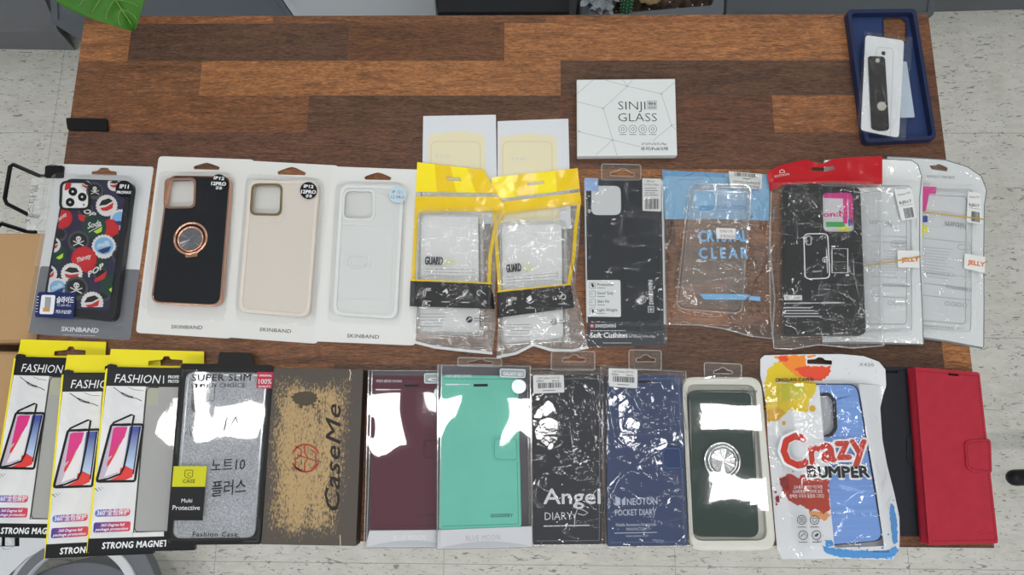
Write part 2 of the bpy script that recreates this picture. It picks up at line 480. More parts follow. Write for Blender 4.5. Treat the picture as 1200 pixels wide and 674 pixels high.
# ================================================================== THE SETTING
def floor_mat():
    m, nt, out = newmat('vinyl_floor')
    p = N(nt, 'ShaderNodeBsdfPrincipled'); p.inputs['Roughness'].default_value = 0.38
    nt.links.new(p.outputs[0], out.inputs[0])
    tc = N(nt, 'ShaderNodeTexCoord')
    def layer(scale, sx, sy, rot, lo, hi):
        mp = N(nt, 'ShaderNodeMapping'); mp.inputs['Scale'].default_value = (sx, sy, 1); mp.inputs['Rotation'].default_value = (0, 0, rot)
        nt.links.new(tc.outputs['Object'], mp.inputs[0])
        nz = N(nt, 'ShaderNodeTexNoise'); nz.inputs['Scale'].default_value = scale; nz.inputs['Detail'].default_value = 3; nz.inputs['Distortion'].default_value = 1.2
        nt.links.new(mp.outputs[0], nz.inputs['Vector'])
        r = N(nt, 'ShaderNodeMapRange'); r.inputs['From Min'].default_value = lo; r.inputs['From Max'].default_value = hi
        nt.links.new(nz.outputs['Fac'], r.inputs['Value']); return r.outputs[0]
    f1 = layer(88, .45, 1.6, .25, .625, .68)
    f2 = layer(150, .5, 1.4, -.5, .63, .69)
    f3 = layer(9, 1, 1, 0, .3, .7)
    f4 = layer(45, .5, 1.5, .2, .35, .75)
    def mix(a, b, f, k):
        x = N(nt, 'ShaderNodeMix', data_type='RGBA')
        if isinstance(a, tuple): x.inputs['A'].default_value = a
        else: nt.links.new(a, x.inputs['A'])
        x.inputs['B'].default_value = b
        ml = N(nt, 'ShaderNodeMath', operation='MULTIPLY'); ml.inputs[1].default_value = k
        nt.links.new(f, ml.inputs[0]); nt.links.new(ml.outputs[0], x.inputs['Factor'])
        return x.outputs['Result']
    c = mix(rgb(206, 205, 197), rgb(192, 190, 181), f3, .8)
    c = mix(c, rgb(224, 223, 217), f4, .5)
    c = mix(c, rgb(104, 100, 92), f1, .75)
    c = mix(c, rgb(80, 78, 74), f2, .7)
    # tile joints, 450 mm apart
    sp = N(nt, 'ShaderNodeSeparateXYZ'); nt.links.new(tc.outputs['Object'], sp.inputs[0])
    g1 = at(520, 661, 0); gs = []
    for ax, off in (('X', g1.x), ('Y', g1.y)):
        a = N(nt, 'ShaderNodeMath', operation='SUBTRACT'); a.inputs[1].default_value = off - 4.5 * 10; nt.links.new(sp.outputs[ax], a.inputs[0])
        b = N(nt, 'ShaderNodeMath', operation='PINGPONG'); b.inputs[1].default_value = 0.225; nt.links.new(a.outputs[0], b.inputs[0])
        l = N(nt, 'ShaderNodeMath', operation='LESS_THAN'); l.inputs[1].default_value = 0.0007; nt.links.new(b.outputs[0], l.inputs[0]); gs.append(l)
    mx = N(nt, 'ShaderNodeMath', operation='MAXIMUM'); nt.links.new(gs[0].outputs[0], mx.inputs[0]); nt.links.new(gs[1].outputs[0], mx.inputs[1])
    c = mix(c, rgb(92, 90, 84), mx.outputs[0], .5)
    nt.links.new(c, p.inputs['Base Color'])
    return m

v, f = boxv(-2.6, -2.2, -0.05, 2.8, 1.7, 0); raw('floor', v, f, floor_mat(), 'structure')
WY0 = at(600, 28, 0).y
cm = M(196, 197, 196, 0.9)
v, f = boxv(-2.6, -2.2, 2.6, 2.8, 1.7, 2.65); raw('ceiling', v, f, cm, 'structure')
v, f = boxv(-2.6, WY0 + .16, 0, 2.8, WY0 + .26, 2.6); raw('wall_back', v, f, M(222, 222, 218, 0.85), 'structure')
# dark grey step of the cove base along the wall, slightly turned
a_, b_ = at(-60, 44.5, 0), at(1260, 9.5, 0)
dv = (b_ - a_).normalized(); nv_ = Vector((-dv.y, dv.x, 0))
A0, B0 = a_ - dv * 1.4, b_ + dv * 1.2
k = [A0, B0, B0 + nv_ * .2, A0 + nv_ * .2]
vs = [p.copy() for p in k] + [p + Vector((0, 0, .1)) for p in k]
raw('baseboard_back', vs, [(0, 1, 5, 4), (1, 2, 6, 5), (2, 3, 7, 6), (3, 0, 4, 7), (4, 5, 6, 7)], M(100, 103, 107, .5, bump=.2, bscale=30, var=.12, vscale=12), 'structure')

# ------------------------------------------------------------------ ceiling lights (row over the desk, plus lamps added for film glints)
def emit(key, s, c=(1, 1, 1)):
    m, nt, out = newmat(key); e = N(nt, 'ShaderNodeEmission'); e.inputs[0].default_value = (*c, 1); e.inputs[1].default_value = s
    nt.links.new(e.outputs[0], out.inputs[0]); return m
EM = emit('panel_light', 30.0, (1, .99, .97))
def panel(cx, cy, w, d, label):
    o = bpy.data.objects.new('ceiling_light', None); COL.objects.link(o); o.location = (cx, cy, 2.6)
    tagit(o, label, 'ceiling light', 'ceiling panels above the desk')
    v, f = boxv(-w / 2 - .02, -d / 2 - .02, -.03, w / 2 + .02, d / 2 + .02, 0); raw('lamp_housing', v, f, M(235, 235, 235, .4), parent=o)
    v, f = boxv(-w / 2, -d / 2, -.034, w / 2, d / 2, -.0305); raw('diffuser', v, f, EM, parent=o)
for px_, wd_, nm_ in ((178, .11, 'far left end'), (272, .20, 'left part'), (450, .12, 'middle left part'), (532, .11, 'middle'), (640, .12, 'middle right part'), (742, .11, 'right part'), (858, .18, 'far right end')):
    t_ = at(px_, 490, TZ); d_ = (t_ - CAM).normalized(); k_ = (2.6 - TZ) / -d_.z
    panel(t_.x + d_.x * k_, t_.y + d_.y * k_, wd_, .15, 'small white ceiling lamp directly above the %s of the desk' % nm_)
for px_, nm_ in ((600, 'middle'), (868, 'right')):  # extra lamps by the wall, added to put glints on the film
    t_ = at(px_, 212, TZ); d_ = (t_ - CAM).normalized(); k_ = (2.6 - TZ) / -d_.z
    panel(t_.x + d_.x * k_, t_.y + d_.y * k_, .16, .10, 'small white ceiling lamp added near the back wall for film glints, %s' % nm_)
for sx_ in (-1.3, 0, 1.3): panel(sx_, -1.25, .7, .15, 'white ceiling lamp added behind the camera for film gleam, %s' % ('left', 'middle', 'right')[int(sx_ / 1.3) + 1])  # unseen lamps, added for directional light and gleam on crumpled film
w = bpy.data.worlds.new('World'); sc.world = w; w.use_nodes = True
w.node_tree.nodes['Background'].inputs[0].default_value = (.93, .97, 1, 1); w.node_tree.nodes['Background'].inputs[1].default_value = .78

# ================================================================== THE DESK
def wood_mat():
    m, nt, out = newmat('walnut_block')
    p = N(nt, 'ShaderNodeBsdfPrincipled'); p.inputs['Roughness'].default_value = 0.42; p.inputs['Specular IOR Level'].default_value = .35
    nt.links.new(p.outputs[0], out.inputs[0])
    at_ = N(nt, 'ShaderNodeAttribute', attribute_name='tone')
    tc = N(nt, 'ShaderNodeTexCoord')
    off = N(nt, 'ShaderNodeVectorMath', operation='MULTIPLY_ADD'); off.inputs[1].default_value = (90, 37, 61)
    nt.links.new(at_.outputs['Color'], off.inputs[0]); nt.links.new(tc.outputs['Object'], off.inputs[2])
    def nz(sx, sy, sc_, det, dist):
        mp = N(nt, 'ShaderNodeMapping'); mp.inputs['Scale'].default_value = (sx, sy, 1); nt.links.new(off.outputs[0], mp.inputs[0])
        n = N(nt, 'ShaderNodeTexNoise'); n.inputs['Scale'].default_value = sc_; n.inputs['Detail'].default_value = det; n.inputs['Distortion'].default_value = dist
        n.inputs['Roughness'].default_value = .65
        nt.links.new(mp.outputs[0], n.inputs['Vector']); return n.outputs['Fac']
    def rg(x, a, b, c, d):
        r = N(nt, 'ShaderNodeMapRange'); nt.links.new(x, r.inputs['Value'])
        for k_, q_ in zip(('From Min', 'From Max', 'To Min', 'To Max'), (a, b, c, d)): r.inputs[k_].default_value = q_
        return r.outputs[0]
    g1 = rg(nz(1, 5.5, 8, 7, 3.2), .3, .7, .66, 1.38)
    g2 = rg(nz(1, 10, 30, 7, 2.4), .34, .66, .62, 1.42)
    g3 = rg(nz(1, 6, 170, 5, .6), .36, .66, .58, 1.5)
    m1 = N(nt, 'ShaderNodeMath', operation='MULTIPLY'); nt.links.new(g1, m1.inputs[0]); nt.links.new(g2, m1.inputs[1])
    m2 = N(nt, 'ShaderNodeMath', operation='MULTIPLY'); nt.links.new(m1.outputs[0], m2.inputs[0]); nt.links.new(g3, m2.inputs[1])
    vm = N(nt, 'ShaderNodeVectorMath', operation='SCALE'); nt.links.new(at_.outputs['Color'], vm.inputs[0]); nt.links.new(m2.outputs[0], vm.inputs['Scale'])
    nt.links.new(vm.outputs[0], p.inputs['Base Color'])
    bp = N(nt, 'ShaderNodeBump'); bp.inputs['Strength'].default_value = .15; bp.inputs['Distance'].default_value = .0004
    nt.links.new(m2.outputs[0], bp.inputs['Height']); nt.links.new(bp.outputs[0], p.inputs['Normal'])
    return m
L_, MD, DK, RD, OR = (140, 93, 57), (108, 71, 46), (82, 57, 42), (90, 60, 45), (126, 82, 51)
Y = lambda py: at(600, py, TZ).y
X = lambda px, py: at(px, py, TZ).x
rows = [(17, 27, [(99, MD), (150, OR), (320, MD), (560, MD), (640, OR), (990, MD)]),
        (27, 71, [(98, L_), (152, DK), (408, (92, 60, 38)), (591, L_), (1000, MD)]),
        (71, 112, [(90, MD), (235, L_), (657, DK), (1020, (90, 58, 40))]),
        (112, 155, [(85, MD), (361, DK), (657, (88, 57, 40)), (906, OR), (1004, RD)]),
        (155, 198, [(80, RD), (720, (92, 60, 42))])]
yb = Y(155); pit = Y(155) - Y(198); y = Y(198); rnd = random.Random(11)
fixed = {4: [(40, DK), (238, MD), (560, OR), (700, MD), (905, DK)]}
for i in range(12):
    y2 = max(0, y - pit)
    pyy = lambda yy: yy
    ent = []; x = -TW / 2
    tones = [MD, DK, RD, OR, MD, DK, L_]
    xx = x
    while xx < TW / 2:
        ent.append((xx, rnd.choice(tones))); xx += rnd.uniform(.18, .38)
    rows.append((y, y2, ent, 1))
    y = y2
    if y <= 0: break
vs, fs, cols = [], [], []
z1 = TZ; z0 = TZ - .028
for r in rows:
    if len(r) == 3:
        y1_, y0_ = Y(r[0]), Y(r[1]); ym = (r[0] + r[1]) / 2
        xs = [-TW / 2] + [X(e[0], ym) for e in r[2][1:]] + [TW / 2]
    else:
        y1_, y0_ = r[0], r[1]; xs = [e[0] for e in r[2]] + [TW / 2]
    if r is rows[0]: y1_ = TD
    for i in range(len(xs) - 1):
        b = len(vs); vs += [(xs[i], y0_, z1), (xs[i + 1], y0_, z1), (xs[i + 1], y1_, z1), (xs[i], y1_, z1)]; fs.append((b, b + 1, b + 2, b + 3)); cols.append(r[2][i][1])
# the four edges and the underside
b = len(vs); h_ = TW / 2
vs += [(-h_, 0, z0), (h_, 0, z0), (h_, TD, z0), (-h_, TD, z0), (-h_, 0, z1), (h_, 0, z1), (h_, TD, z1), (-h_, TD, z1)]
for q_ in ((0, 1, 5, 4), (1, 2, 6, 5), (2, 3, 7, 6), (3, 0, 4, 7), (3, 2, 1, 0)): fs.append(tuple(b + i for i in q_)); cols.append(OR)
desk = bpy.data.objects.new('desk', None); COL.objects.link(desk); tagit(desk, 'walnut block-pattern desk that all the phone cases are laid out on', 'desk')
top = raw('desktop', vs, fs, wood_mat(), parent=desk)
ca = top.data.color_attributes.new('tone', 'FLOAT_COLOR', 'CORNER'); li = 0
rv = random.Random(2)
for p_, c_ in zip(top.data.polygons, cols):
    e_ = rv.uniform(.97, 1.03); c4 = rgb(*c_)
    for _ in range(p_.loop_total): ca.data[li].color = (c4[0] * e_, c4[1], c4[2] * (2 - e_), 1); li += 1
for sx in (-1, 1):
    for yy in (.04, TD - .04):
        v, f = boxv(sx * .41 - .02, yy - .02, 0, sx * .41 + .02, yy + .02, z0); raw('leg', v, f, M(35, 35, 38, .4), parent=desk)

# ================================================================== BEHIND AND BESIDE THE DESK
def thing(name, label, cat, loc=(0, 0, 0), group=None):
    o = bpy.data.objects.new(name, None); COL.objects.link(o); o.location = loc; o.empty_display_size = .03
    return tagit(o, label, cat, group)

def planter(name, label, cat, quad, zt, mat, wall=.008, taper=.012, fill=None, fillm=None, depth=None):
    """open box planter; quad = px corners of its rim (TL,TR,BR,BL) at height zt"""
    P = [at(p[0], p[1], zt) for p in quad]; c = sum(P, Vector()) / 4
    o = thing(name, label, cat, (c.x, c.y, 0)); O = Vector((c.x, c.y, 0))
    def inset(k): return [(p - c) * (1 - k / max((p - c).length, .01)) + c for p in P]
    I = inset(wall * 1.6); Bq = inset(taper * 4)
    vs = [p - O for p in P] + [p - O for p in I] + [Vector((p.x, p.y, zt - (.03 if fill else .003))) - O for p in I] + [Vector((p.x, p.y, 0)) - O for p in Bq]
    fs = []
    for i in range(4):
        j = (i + 1) % 4
        fs += [(i, j, 4 + j, 4 + i), (4 + i, 4 + j, 8 + j, 8 + i), (i, 12 + i, 12 + j, j)]
    fs += [(8, 9, 10, 11)[::1], (15, 14, 13, 12)]
    ob = raw('pot', vs, fs, mat, parent=o)
    return o, O, I

dgrey = M(76, 80, 86, .5, var=.1, vscale=8)
# left dark grey planter with slanting side, gap, and long grey planter
planter('planter', 'dark grey plastic planter at the top left corner beyond the floor edge', 'planter', [(-160, -120), (2, -120), (68, 36), (-160, 39)], .12, M(104, 106, 110, .45, var=.1, vscale=15))
o_, O_, I_ = planter('planter', 'long slate grey planter behind the left half of the desk', 'planter', [(57, -70), (281, -70), (348, 26), (60, 26)], .30, M(88, 94, 102, .42, var=.08, vscale=15))
planter('storage_box', 'light grey white tapered box standing behind the desk', 'box', [(270, -90), (500, -90), (512, 27), (350, 27)], .30, M(176, 180, 187, .4, var=.03), taper=.004)
# dark box
o_ = thing('cabinet', 'very dark grey box between the white box and the soil pot', 'cabinet')
a1, a2 = at(513, 14, .52), at(667, 8, .52)
v, f = boxv(a1.x, a1.y + .0, .03, a2.x, a1.y + .2, .52); raw('body', v, f, M(34, 36, 40, .4), parent=o_)
v, f = boxv(a1.x, a1.y + .005, 0, a2.x - .004, a1.y + .19, .03); raw('plinth', v, f, M(20, 20, 22, .5), parent=o_)
a3, a4 = at(669, 15, .53), at(690, 15, .53)
v, f = boxv(a1.x - .0, a1.y - .012, .0, a2.x, a1.y - .001, .505); raw('door', v, f, M(28, 29, 32, .35), parent=o_)
# soil pot
def soil_mat():
    m, nt, out = newmat('soil'); p = N(nt, 'ShaderNodeBsdfPrincipled'); p.inputs['Roughness'].default_value = .95; nt.links.new(p.outputs[0], out.inputs[0])
    tc = N(nt, 'ShaderNodeTexCoord'); n = N(nt, 'ShaderNodeTexNoise'); n.inputs['Scale'].default_value = 90; n.inputs['Detail'].default_value = 6
    nt.links.new(tc.outputs['Object'], n.inputs['Vector'])
    r = N(nt, 'ShaderNodeValToRGB'); r.color_ramp.elements[0].color = rgb(18, 14, 12); r.color_ramp.elements[1].color = rgb(86, 68, 50); r.color_ramp.elements[0].position = .35; r.color_ramp.elements[1].position = .72
    nt.links.new(n.outputs['Fac'], r.inputs[0]); nt.links.new(r.outputs[0], p.inputs['Base Color'])
    d = N(nt, 'ShaderNodeBump'); d.inputs['Strength'].default_value = 1; d.inputs['Distance'].default_value = .006; nt.links.new(n.outputs['Fac'], d.inputs['Height']); nt.links.new(d.outputs[0], p.inputs['Normal'])
    return m
SZ = .60
pot = thing('plant_pot', 'grey rectangular pot of dark soil behind the middle of the desk', 'plant pot')
POT = Part(None, 'pot', M(98, 104, 112, .45, var=.06, vscale=10)); POT.it = type('L', (), {'h': 0, 'root': pot})()
def P2(px, py, z): a = at(px, py, z); return (a.x, a.y)
outer = [P2(684, -70, SZ), P2(850, -70, SZ), P2(848, 19, SZ), P2(690, 26, SZ)]
inner = [P2(697, -62, SZ), P2(838, -62, SZ), P2(836, 6, SZ), P2(702, 17.5, SZ)]
POT.plate(outer, [rp(inner, .008)], 300, SZ * 1000, r=10, local=True); POT.bevel = 1.5
POT.end()
sv = []; sf = []; nx, ny = 60, 34
ax0, ay0 = P2(698, 19, SZ); bx0, by0 = P2(838, -62, SZ)
for j in range(ny + 1):
    for i in range(nx + 1):
        x = ax0 + (bx0 - ax0) * i / nx; y = (ay0 - .006) + (by0 - ay0 + .012) * j / ny
        sv.append((x, y, SZ - .012 + .007 * noise.noise(Vector((x * 40, y * 40, 1))) + .004 * noise.noise(Vector((x * 130, y * 130, 5)))))
for j in range(ny):
    for i in range(nx): a = j * (nx + 1) + i; sf.append((a, a + 1, a + nx + 2, a + nx + 1))
raw('soil', sv, sf, soil_mat(), parent=pot)
v, f = boxv(outer[0][0] + .015, outer[2][1] + .012, 0, outer[1][0] - .015, outer[0][1] - .01, .30); raw('base', v, f, M(70, 74, 80, .5), parent=pot)
# perlite grains, as stuff of the soil
rnd = random.Random(4); gv, gf = [], []
for _ in range(80):
    x = rnd.uniform(ax0, bx0); y = rnd.uniform(ay0, by0); r_ = rnd.uniform(.0008, .0018); b = len(gv); z_ = SZ - .006
    gv += [(x - r_, y, z_), (x + r_, y, z_), (x, y - r_, z_), (x, y + r_, z_), (x, y, z_ - r_), (x, y, z_ + r_)]
    gf += [tuple(b + i for i in t) for t in ((0, 2, 5), (2, 1, 5), (1, 3, 5), (3, 0, 5), (2, 0, 4), (1, 2, 4), (3, 1, 4), (0, 3, 4))]
o_ = raw('perlite', gv, gf, M(225, 222, 212, .9), parent=pot); o_['kind'] = 'stuff'
# crumpled plastic and small cactus in the pot
def blob(name, c, rx, ry, rz, mat, parent, seed=1, amp=.25, n=18, fr=3.0):
    vs, fs = [], []
    for j in range(n + 1):
        t = math.pi * j / n
        for i in range(2 * n):
            a = math.pi * i / n; d = Vector((math.sin(t) * math.cos(a), math.sin(t) * math.sin(a), math.cos(t)))
            k_ = 1 + amp * noise.noise(d * fr + Vector((seed, seed, 0)))
            vs.append((c[0] + d.x * rx * k_, c[1] + d.y * ry * k_, c[2] + d.z * rz * k_))
    for j in range(n):
        for i in range(2 * n):
            i2 = (i + 1) % (2 * n); fs.append((j * 2 * n + i, (j + 1) * 2 * n + i, (j + 1) * 2 * n + i2, j * 2 * n + i2))
    return raw(name, vs, fs, mat, parent=parent)
c_ = at(706, -3, SZ + .01)
wr_ = thing('plastic_wrap', 'crumpled pale grey plastic wrap at the left of the soil pot', 'plastic wrap', (c_.x, c_.y, SZ - .005))
blob('wrap', (0, 0.01, .012), .022, .024, .016, M(150, 158, 165, .3), wr_, seed=7, amp=1.0, fr=4)
c_ = at(736, 2, SZ + .02)
cc = thing('cactus', 'small speckled green cactus growing in the soil pot', 'cactus', (c_.x, c_.y, SZ - .005))
vs, fs = [], []; nr = 20
for j in range(13):
    t = j / 12; r0 = .0065 * math.sqrt(max(0, 1 - (max(0, t - .5) * 2) ** 2)) + .0004
    for i in range(nr): a = 2 * math.pi * i / nr; r_ = r0 * (1 + (.16 if i % 2 else -.1)); vs.append((r_ * math.cos(a), r_ * math.sin(a) + t * .02, t * .06))
for j in range(12):
    for i in range(nr): i2 = (i + 1) % nr; fs.append((j * nr + i, j * nr + i2, (j + 1) * nr + i2, (j + 1) * nr + i))
raw('stem', vs, fs, M(34, 84, 56, .6), parent=cc)
sp_v, sp_f = [], []
for j in range(1, 12):
    for i in range(1, nr, 2):
        p_ = Vector(vs[j * nr + i]); b = len(sp_v); r_ = .0007
        sp_v += [p_ + Vector(d) * r_ for d in ((-1, 0, 0), (1, 0, 0), (0, -1, 0), (0, 1, 0), (0, 0, 1.5))]; sp_f += [(b, b + 2, b + 4), (b + 2, b + 1, b + 4), (b + 1, b + 3, b + 4), (b + 3, b, b + 4)]
raw('spine', sp_v, sp_f, M(190, 210, 190, .8), parent=cc)['kind'] = 'stuff'
c_ = at(762, 1, SZ)
lv = thing('dry_leaf', 'dry brown leaf lying on the potting soil', 'leaf', (c_.x, c_.y, SZ - .002))
blob('leaf_blade', (0, 0, .004), .013, .006, .002, M(140, 120, 88, .8), lv, seed=3, amp=.5)

# right grey planter behind the desk
planter('planter', 'wide slate grey planter behind the right end of the desk', 'planter', [(855, -80), (1105, -80), (1094, 17), (851, 19)], .16, M(88, 93, 98, .42, var=.08, vscale=15), taper=.004)

# house plant whose leaf hangs over the desk corner
pl = thing('potted_plant', 'green leafy plant with one pointed leaf hanging over the desk corner', 'plant', (at(118, -30, .45).x, at(118, -30, .45).y, 0))
PO = pl.location.copy()
def leaf(tip, base, wd, zt, zb, name='leaf', curl=.006):
    T_, B_ = at(tip[0], tip[1], zt), at(base[0], base[1], zb); ax = (T_ - B_); Ln = ax.length; ax.normalize()
    sd = ax.cross(Vector((0, 0, 1))).normalized(); up = sd.cross(ax)
    vs, fs, col = [], [], []; nu, nv = 36, 24
    for i in range(nu + 1):
        t = i / nu; wv = wd * 1.12 * abs(math.sin(math.pi * min(1, t ** .72))) ** .95 * (1 - .12 * t) + .0004
        if t > .9: wv *= 1
        for j in range(nv + 1):
            s_ = j / nv * 2 - 1
            vn = .0011 * math.cos((t * 6.2 - abs(s_) * 1.1) * 2 * math.pi) * (1 - abs(s_)) 
            z_ = curl * (abs(s_)) + vn - .0025 * math.exp(-(s_ / .05) ** 2)
            p_ = B_ + ax * (Ln * t) + sd * (wv * s_) + up * z_
            vs.append(p_ - PO)
    for i in range(nu):
        for j in range(nv): a = i * (nv + 1) + j; fs.append((a, a + 1, a + nv + 2, a + nv + 1))
    o = raw(name, vs, fs, LEAFM, parent=pl)
    me = o.data; me.polygons.foreach_set('use_smooth', [True] * len(me.polygons))
    sm = o.modifiers.new('solid', 'SOLIDIFY'); sm.thickness = .0005
    # veins
    vein = Part(None, 'vein', M(128, 160, 82, .5)); vein.it = pl
    def pt(t, s_):
        wv = wd * 1.12 * abs(math.sin(math.pi * min(1, t ** .72))) ** .95 * (1 - .12 * t)
        return B_ + ax * (Ln * t) + sd * (wv * s_) + up * (curl * abs(s_) + .0010) - PO
    vein.tube([pt(t / 20, 0) - up * .002 for t in range(0, 21)], .0006, 6)
    for k_ in range(1, 7):
        for s_ in (-1, 1): vein.tube([pt(.1 + k_ * .11 + q_ * .035, s_ * q_ * .19) for q_ in range(0, 5)], .00028, 5)
    vo = bpy.data.objects.new('vein', None)
    me2 = bpy.data.meshes.new('vein'); me2.from_pydata([tuple(x) for x in vein.v], [], vein.f); me2.materials.append(vein.mat)
    vo = bpy.data.objects.new('vein', me2); COL.objects.link(vo); vo.parent = o
    vo['kind'] = 'stuff'
    return B_ - PO
LEAFM = M(60, 112, 36, .4, bump=.3, bscale=300, var=.28, vscale=60)
b1 = leaf((157.5, 34), (88, -72), .044, TZ + .06, TZ + .13)
b2 = leaf((-40, -60), (40, -90), .03, TZ + .1, TZ + .16)
st = Part(None, 'stem', M(88, 120, 60, .5)); st.tube([Vector((0, -.02, .31)), Vector((-.02, .08, .6)), Vector((-.03, .12, .8)), b1], .0022, 8)
st.tube([Vector((-.03, .12, .8)), b2], .002, 8)
me2 = bpy.data.meshes.new('stem'); me2.from_pydata([tuple(x) for x in st.v], [], st.f); me2.materials.append(st.mat); so = bpy.data.objects.new('stem', me2); COL.objects.link(so); so.parent = pl

# wire side tray with its two hook arms, hung on the left desk edge
tray = thing('wire_tray', 'black wire tray hooked onto the left edge of the desk', 'tray')
def arm(q0, z_):
    P = [at(p[0], p[1], z_) for p in q0]
    k = rp([(p.x, p.y) for p in P], .002); n = len(k)
    vs = [(x, y, z_ - .003) for x, y in k] + [(x, y, z_) for x, y in k]
    raw('hook_arm', vs, [tuple(range(n - 1, -1, -1)), tuple(range(n, 2 * n))] + [(i, (i + 1) % n, n + (i + 1) % n, n + i) for i in range(n)][::1], M(14, 14, 16, .55), parent=tray)
arm([(77, 138), (125, 139), (126, 153), (79, 152)], TZ + .0035)
arm([(53, 194), (74, 194), (73, 208), (52, 208)], TZ + .0035)
def wire(pts, r=.0022, closed=False):
    w_ = Part(None, 'wire', M(16, 16, 18, .35, metal=.3)); w_.tube([at(p[0], p[1], p[2]) for p in pts], r, 8, closed)
    me = bpy.data.meshes.new('wire'); me.from_pydata([tuple(x) for x in w_.v], [], w_.f); me.materials.append(w_.mat)
    me.polygons.foreach_set('use_smooth', [True] * len(me.polygons)); o = bpy.data.objects.new('wire', me); COL.objects.link(o); o.parent = tray
HZ = TZ - .035
wire([(58, 206, HZ + .02), (48, 207, HZ + .01), (16, 193, HZ), (12, 195, HZ), (5.5, 233, HZ), (8, 239, HZ), (34, 252, HZ), (44, 254, HZ)])
wire([(-30, 275, HZ), (-4, 268, HZ), (2, 262, HZ), (30, 271, HZ), (42, 272, HZ)])
wire([(-60, 300, .64), (-60, 640, .64), (20, 640, .64), (20, 300, .64)], closed=True)
for q_ in range(6): wire([(-60 + 16 * q_, 300, .64), (-60 + 16 * q_, 640, .64)], .0015)
wire([(58, 206, HZ + .02), (62, 206, TZ - .001)])

def kraft(px, ztop, hgt, label, lid=True):
    P = [at(p[0], p[1], ztop) for p in px]; c = sum(P, Vector()) / 4
    o = thing('cardboard_box', label, 'box', (c.x, c.y, ztop - hgt), group='cardboard boxes beside the desk')
    km = M(176, 143, 104, .75, var=.07, vscale=25, bump=.2, bscale=300)
    k = [(p.x - c.x, p.y - c.y) for p in P]
    n = 4; vs = [(x, y, 0) for x, y in k] + [(x, y, hgt - .003) for x, y in k]
    raw('body', vs, [(3, 2, 1, 0), (4, 5, 6, 7), (0, 1, 5, 4), (1, 2, 6, 5), (2, 3, 7, 6), (3, 0, 4, 7)], km, parent=o)
    # lid flap and its hinge fold
    kk = [(x * .995, y * .97 + .0) for x, y in k]
    vs = [(x, y, hgt - .0022) for x, y in kk] + [(x, y, hgt) for x, y in kk]
    raw('lid', vs, [(3, 2, 1, 0), (4, 5, 6, 7), (0, 1, 5, 4), (1, 2, 6, 5), (2, 3, 7, 6), (3, 0, 4, 7)], km, parent=o)
kraft([(-70, 273), (58, 273), (43, 401), (-72, 401)], TZ - .006, .10, 'upper kraft cardboard box at the left edge beside the bottle-cap phone case')
kraft([(-70, 412), (42, 412), (10, 620), (-80, 620)], TZ - .012, .09, 'lower kraft cardboard box tucked beside the leftmost FASHION pack')
# small clear bag hanging by the tray
it = Item('plastic_bag', 'small clear plastic bag with grey printing beside the wire tray', 'plastic bag', [(36, 209), (62, 206), (56, 268), (31, 271)], zl=-12, zr=-6)
p = Part(it, 'bag_film', MILK(), smooth=True)
hf = lambda x, y: 2 + 1.5 * crumple(x, y, 8, 14, 6)
p.sheet([(37, 209), (62, 206)], [(31, 270), (60, 270)], [(37, 209), (34, 240), (31, 270)], [(62, 206), (62, 240), (60, 270)], 20, 40, hf); p.end()
p = Part(it, 'bag_back', MILK(), smooth=True); p.sheet([(37, 209), (62, 206)], [(31, 270), (60, 270)], [(37, 209), (34, 240), (31, 270)], [(62, 206), (62, 240), (60, 270)], 4, 8, lambda x, y: .5); p.end()
p = Part(it, 'lettering', M(120, 122, 126, .6)); p.text('지스타일', (36, 262), (44, 217), 6, 5.2); p.end()

# white plastic ring-shaped frame standing on the floor at the lower left
rg_ = thing('ring_frame', 'white and grey ring-shaped plastic frame on the floor, lower left corner', 'plastic frame')
GZ = .12
def annulus(name, c, r0, r1, z0_, z1_, mat, a0=0, a1=360, n=72, ry=1.0):
    C = at(c[0], c[1], z1_); s_ = (at(c[0] + 1, c[1], z1_) - C).length; vs, fs = [], []
    for i in range(n + 1):
        a = math.radians(a0 + (a1 - a0) * i / n)
        for r_, z_ in ((r0, z0_), (r0, z1_), (r1, z1_), (r1, z0_)):
            vs.append((C.x + r_ * s_ * math.cos(a), C.y + r_ * s_ * math.sin(a) * ry, z_))
    for i in range(n):
        for j in range(4): fs.append((i * 4 + j, i * 4 + (j + 1) % 4, (i + 1) * 4 + (j + 1) % 4, (i + 1) * 4 + j))
    o = raw(name, vs, fs, mat, parent=rg_); b = o.modifiers.new('bevel', 'BEVEL'); b.width = .003; b.segments = 3; b.limit_method = 'ANGLE'
    return o
wp = M(214, 217, 222, .3); gp = M(112, 115, 121, .4)
annulus('inner_ring', (84, 716), 69, 80, GZ - .02, GZ, wp)
annulus('outer_band', (84, 716), 80, 101, GZ - .03, GZ - .004, gp, -70, 70)
annulus('base_band', (84, 716), 80, 118, GZ - .03, GZ - .006, wp, 110, 250)
annulus('left_band', (84, 716), 70, 81, GZ - .001, GZ + .002, gp, 122, 240)
annulus('side_stripe', (84, 716), 86, 93, GZ - .007, GZ - .002, M(88, 90, 96, .4), 122, 165)
annulus('hub_disc', (84, 787), 10, 120, 0, GZ - .05, M(112, 114, 122, .4))
P = [at(p[0], p[1], GZ) for p in ((-60, 600), (70, 600), (58, 640), (30, 655), (10, 674), (-6, 700), (-60, 700))]
n = len(P); vs = [(p_.x, p_.y, GZ - .03) for p_ in P] + [(p_.x, p_.y, GZ) for p_ in P]
raw('cover', vs, [tuple(range(n - 1, -1, -1)), tuple(range(n, 2 * n))] + [(i, (i + 1) % n, n + (i + 1) % n, n + i) for i in range(n)], wp, parent=rg_)
annulus('button', (8, 637), 6.8, 8.2, GZ, GZ + .003, wp); annulus('button', (8, 637), 0, 6.4, GZ, GZ + .004, wp)

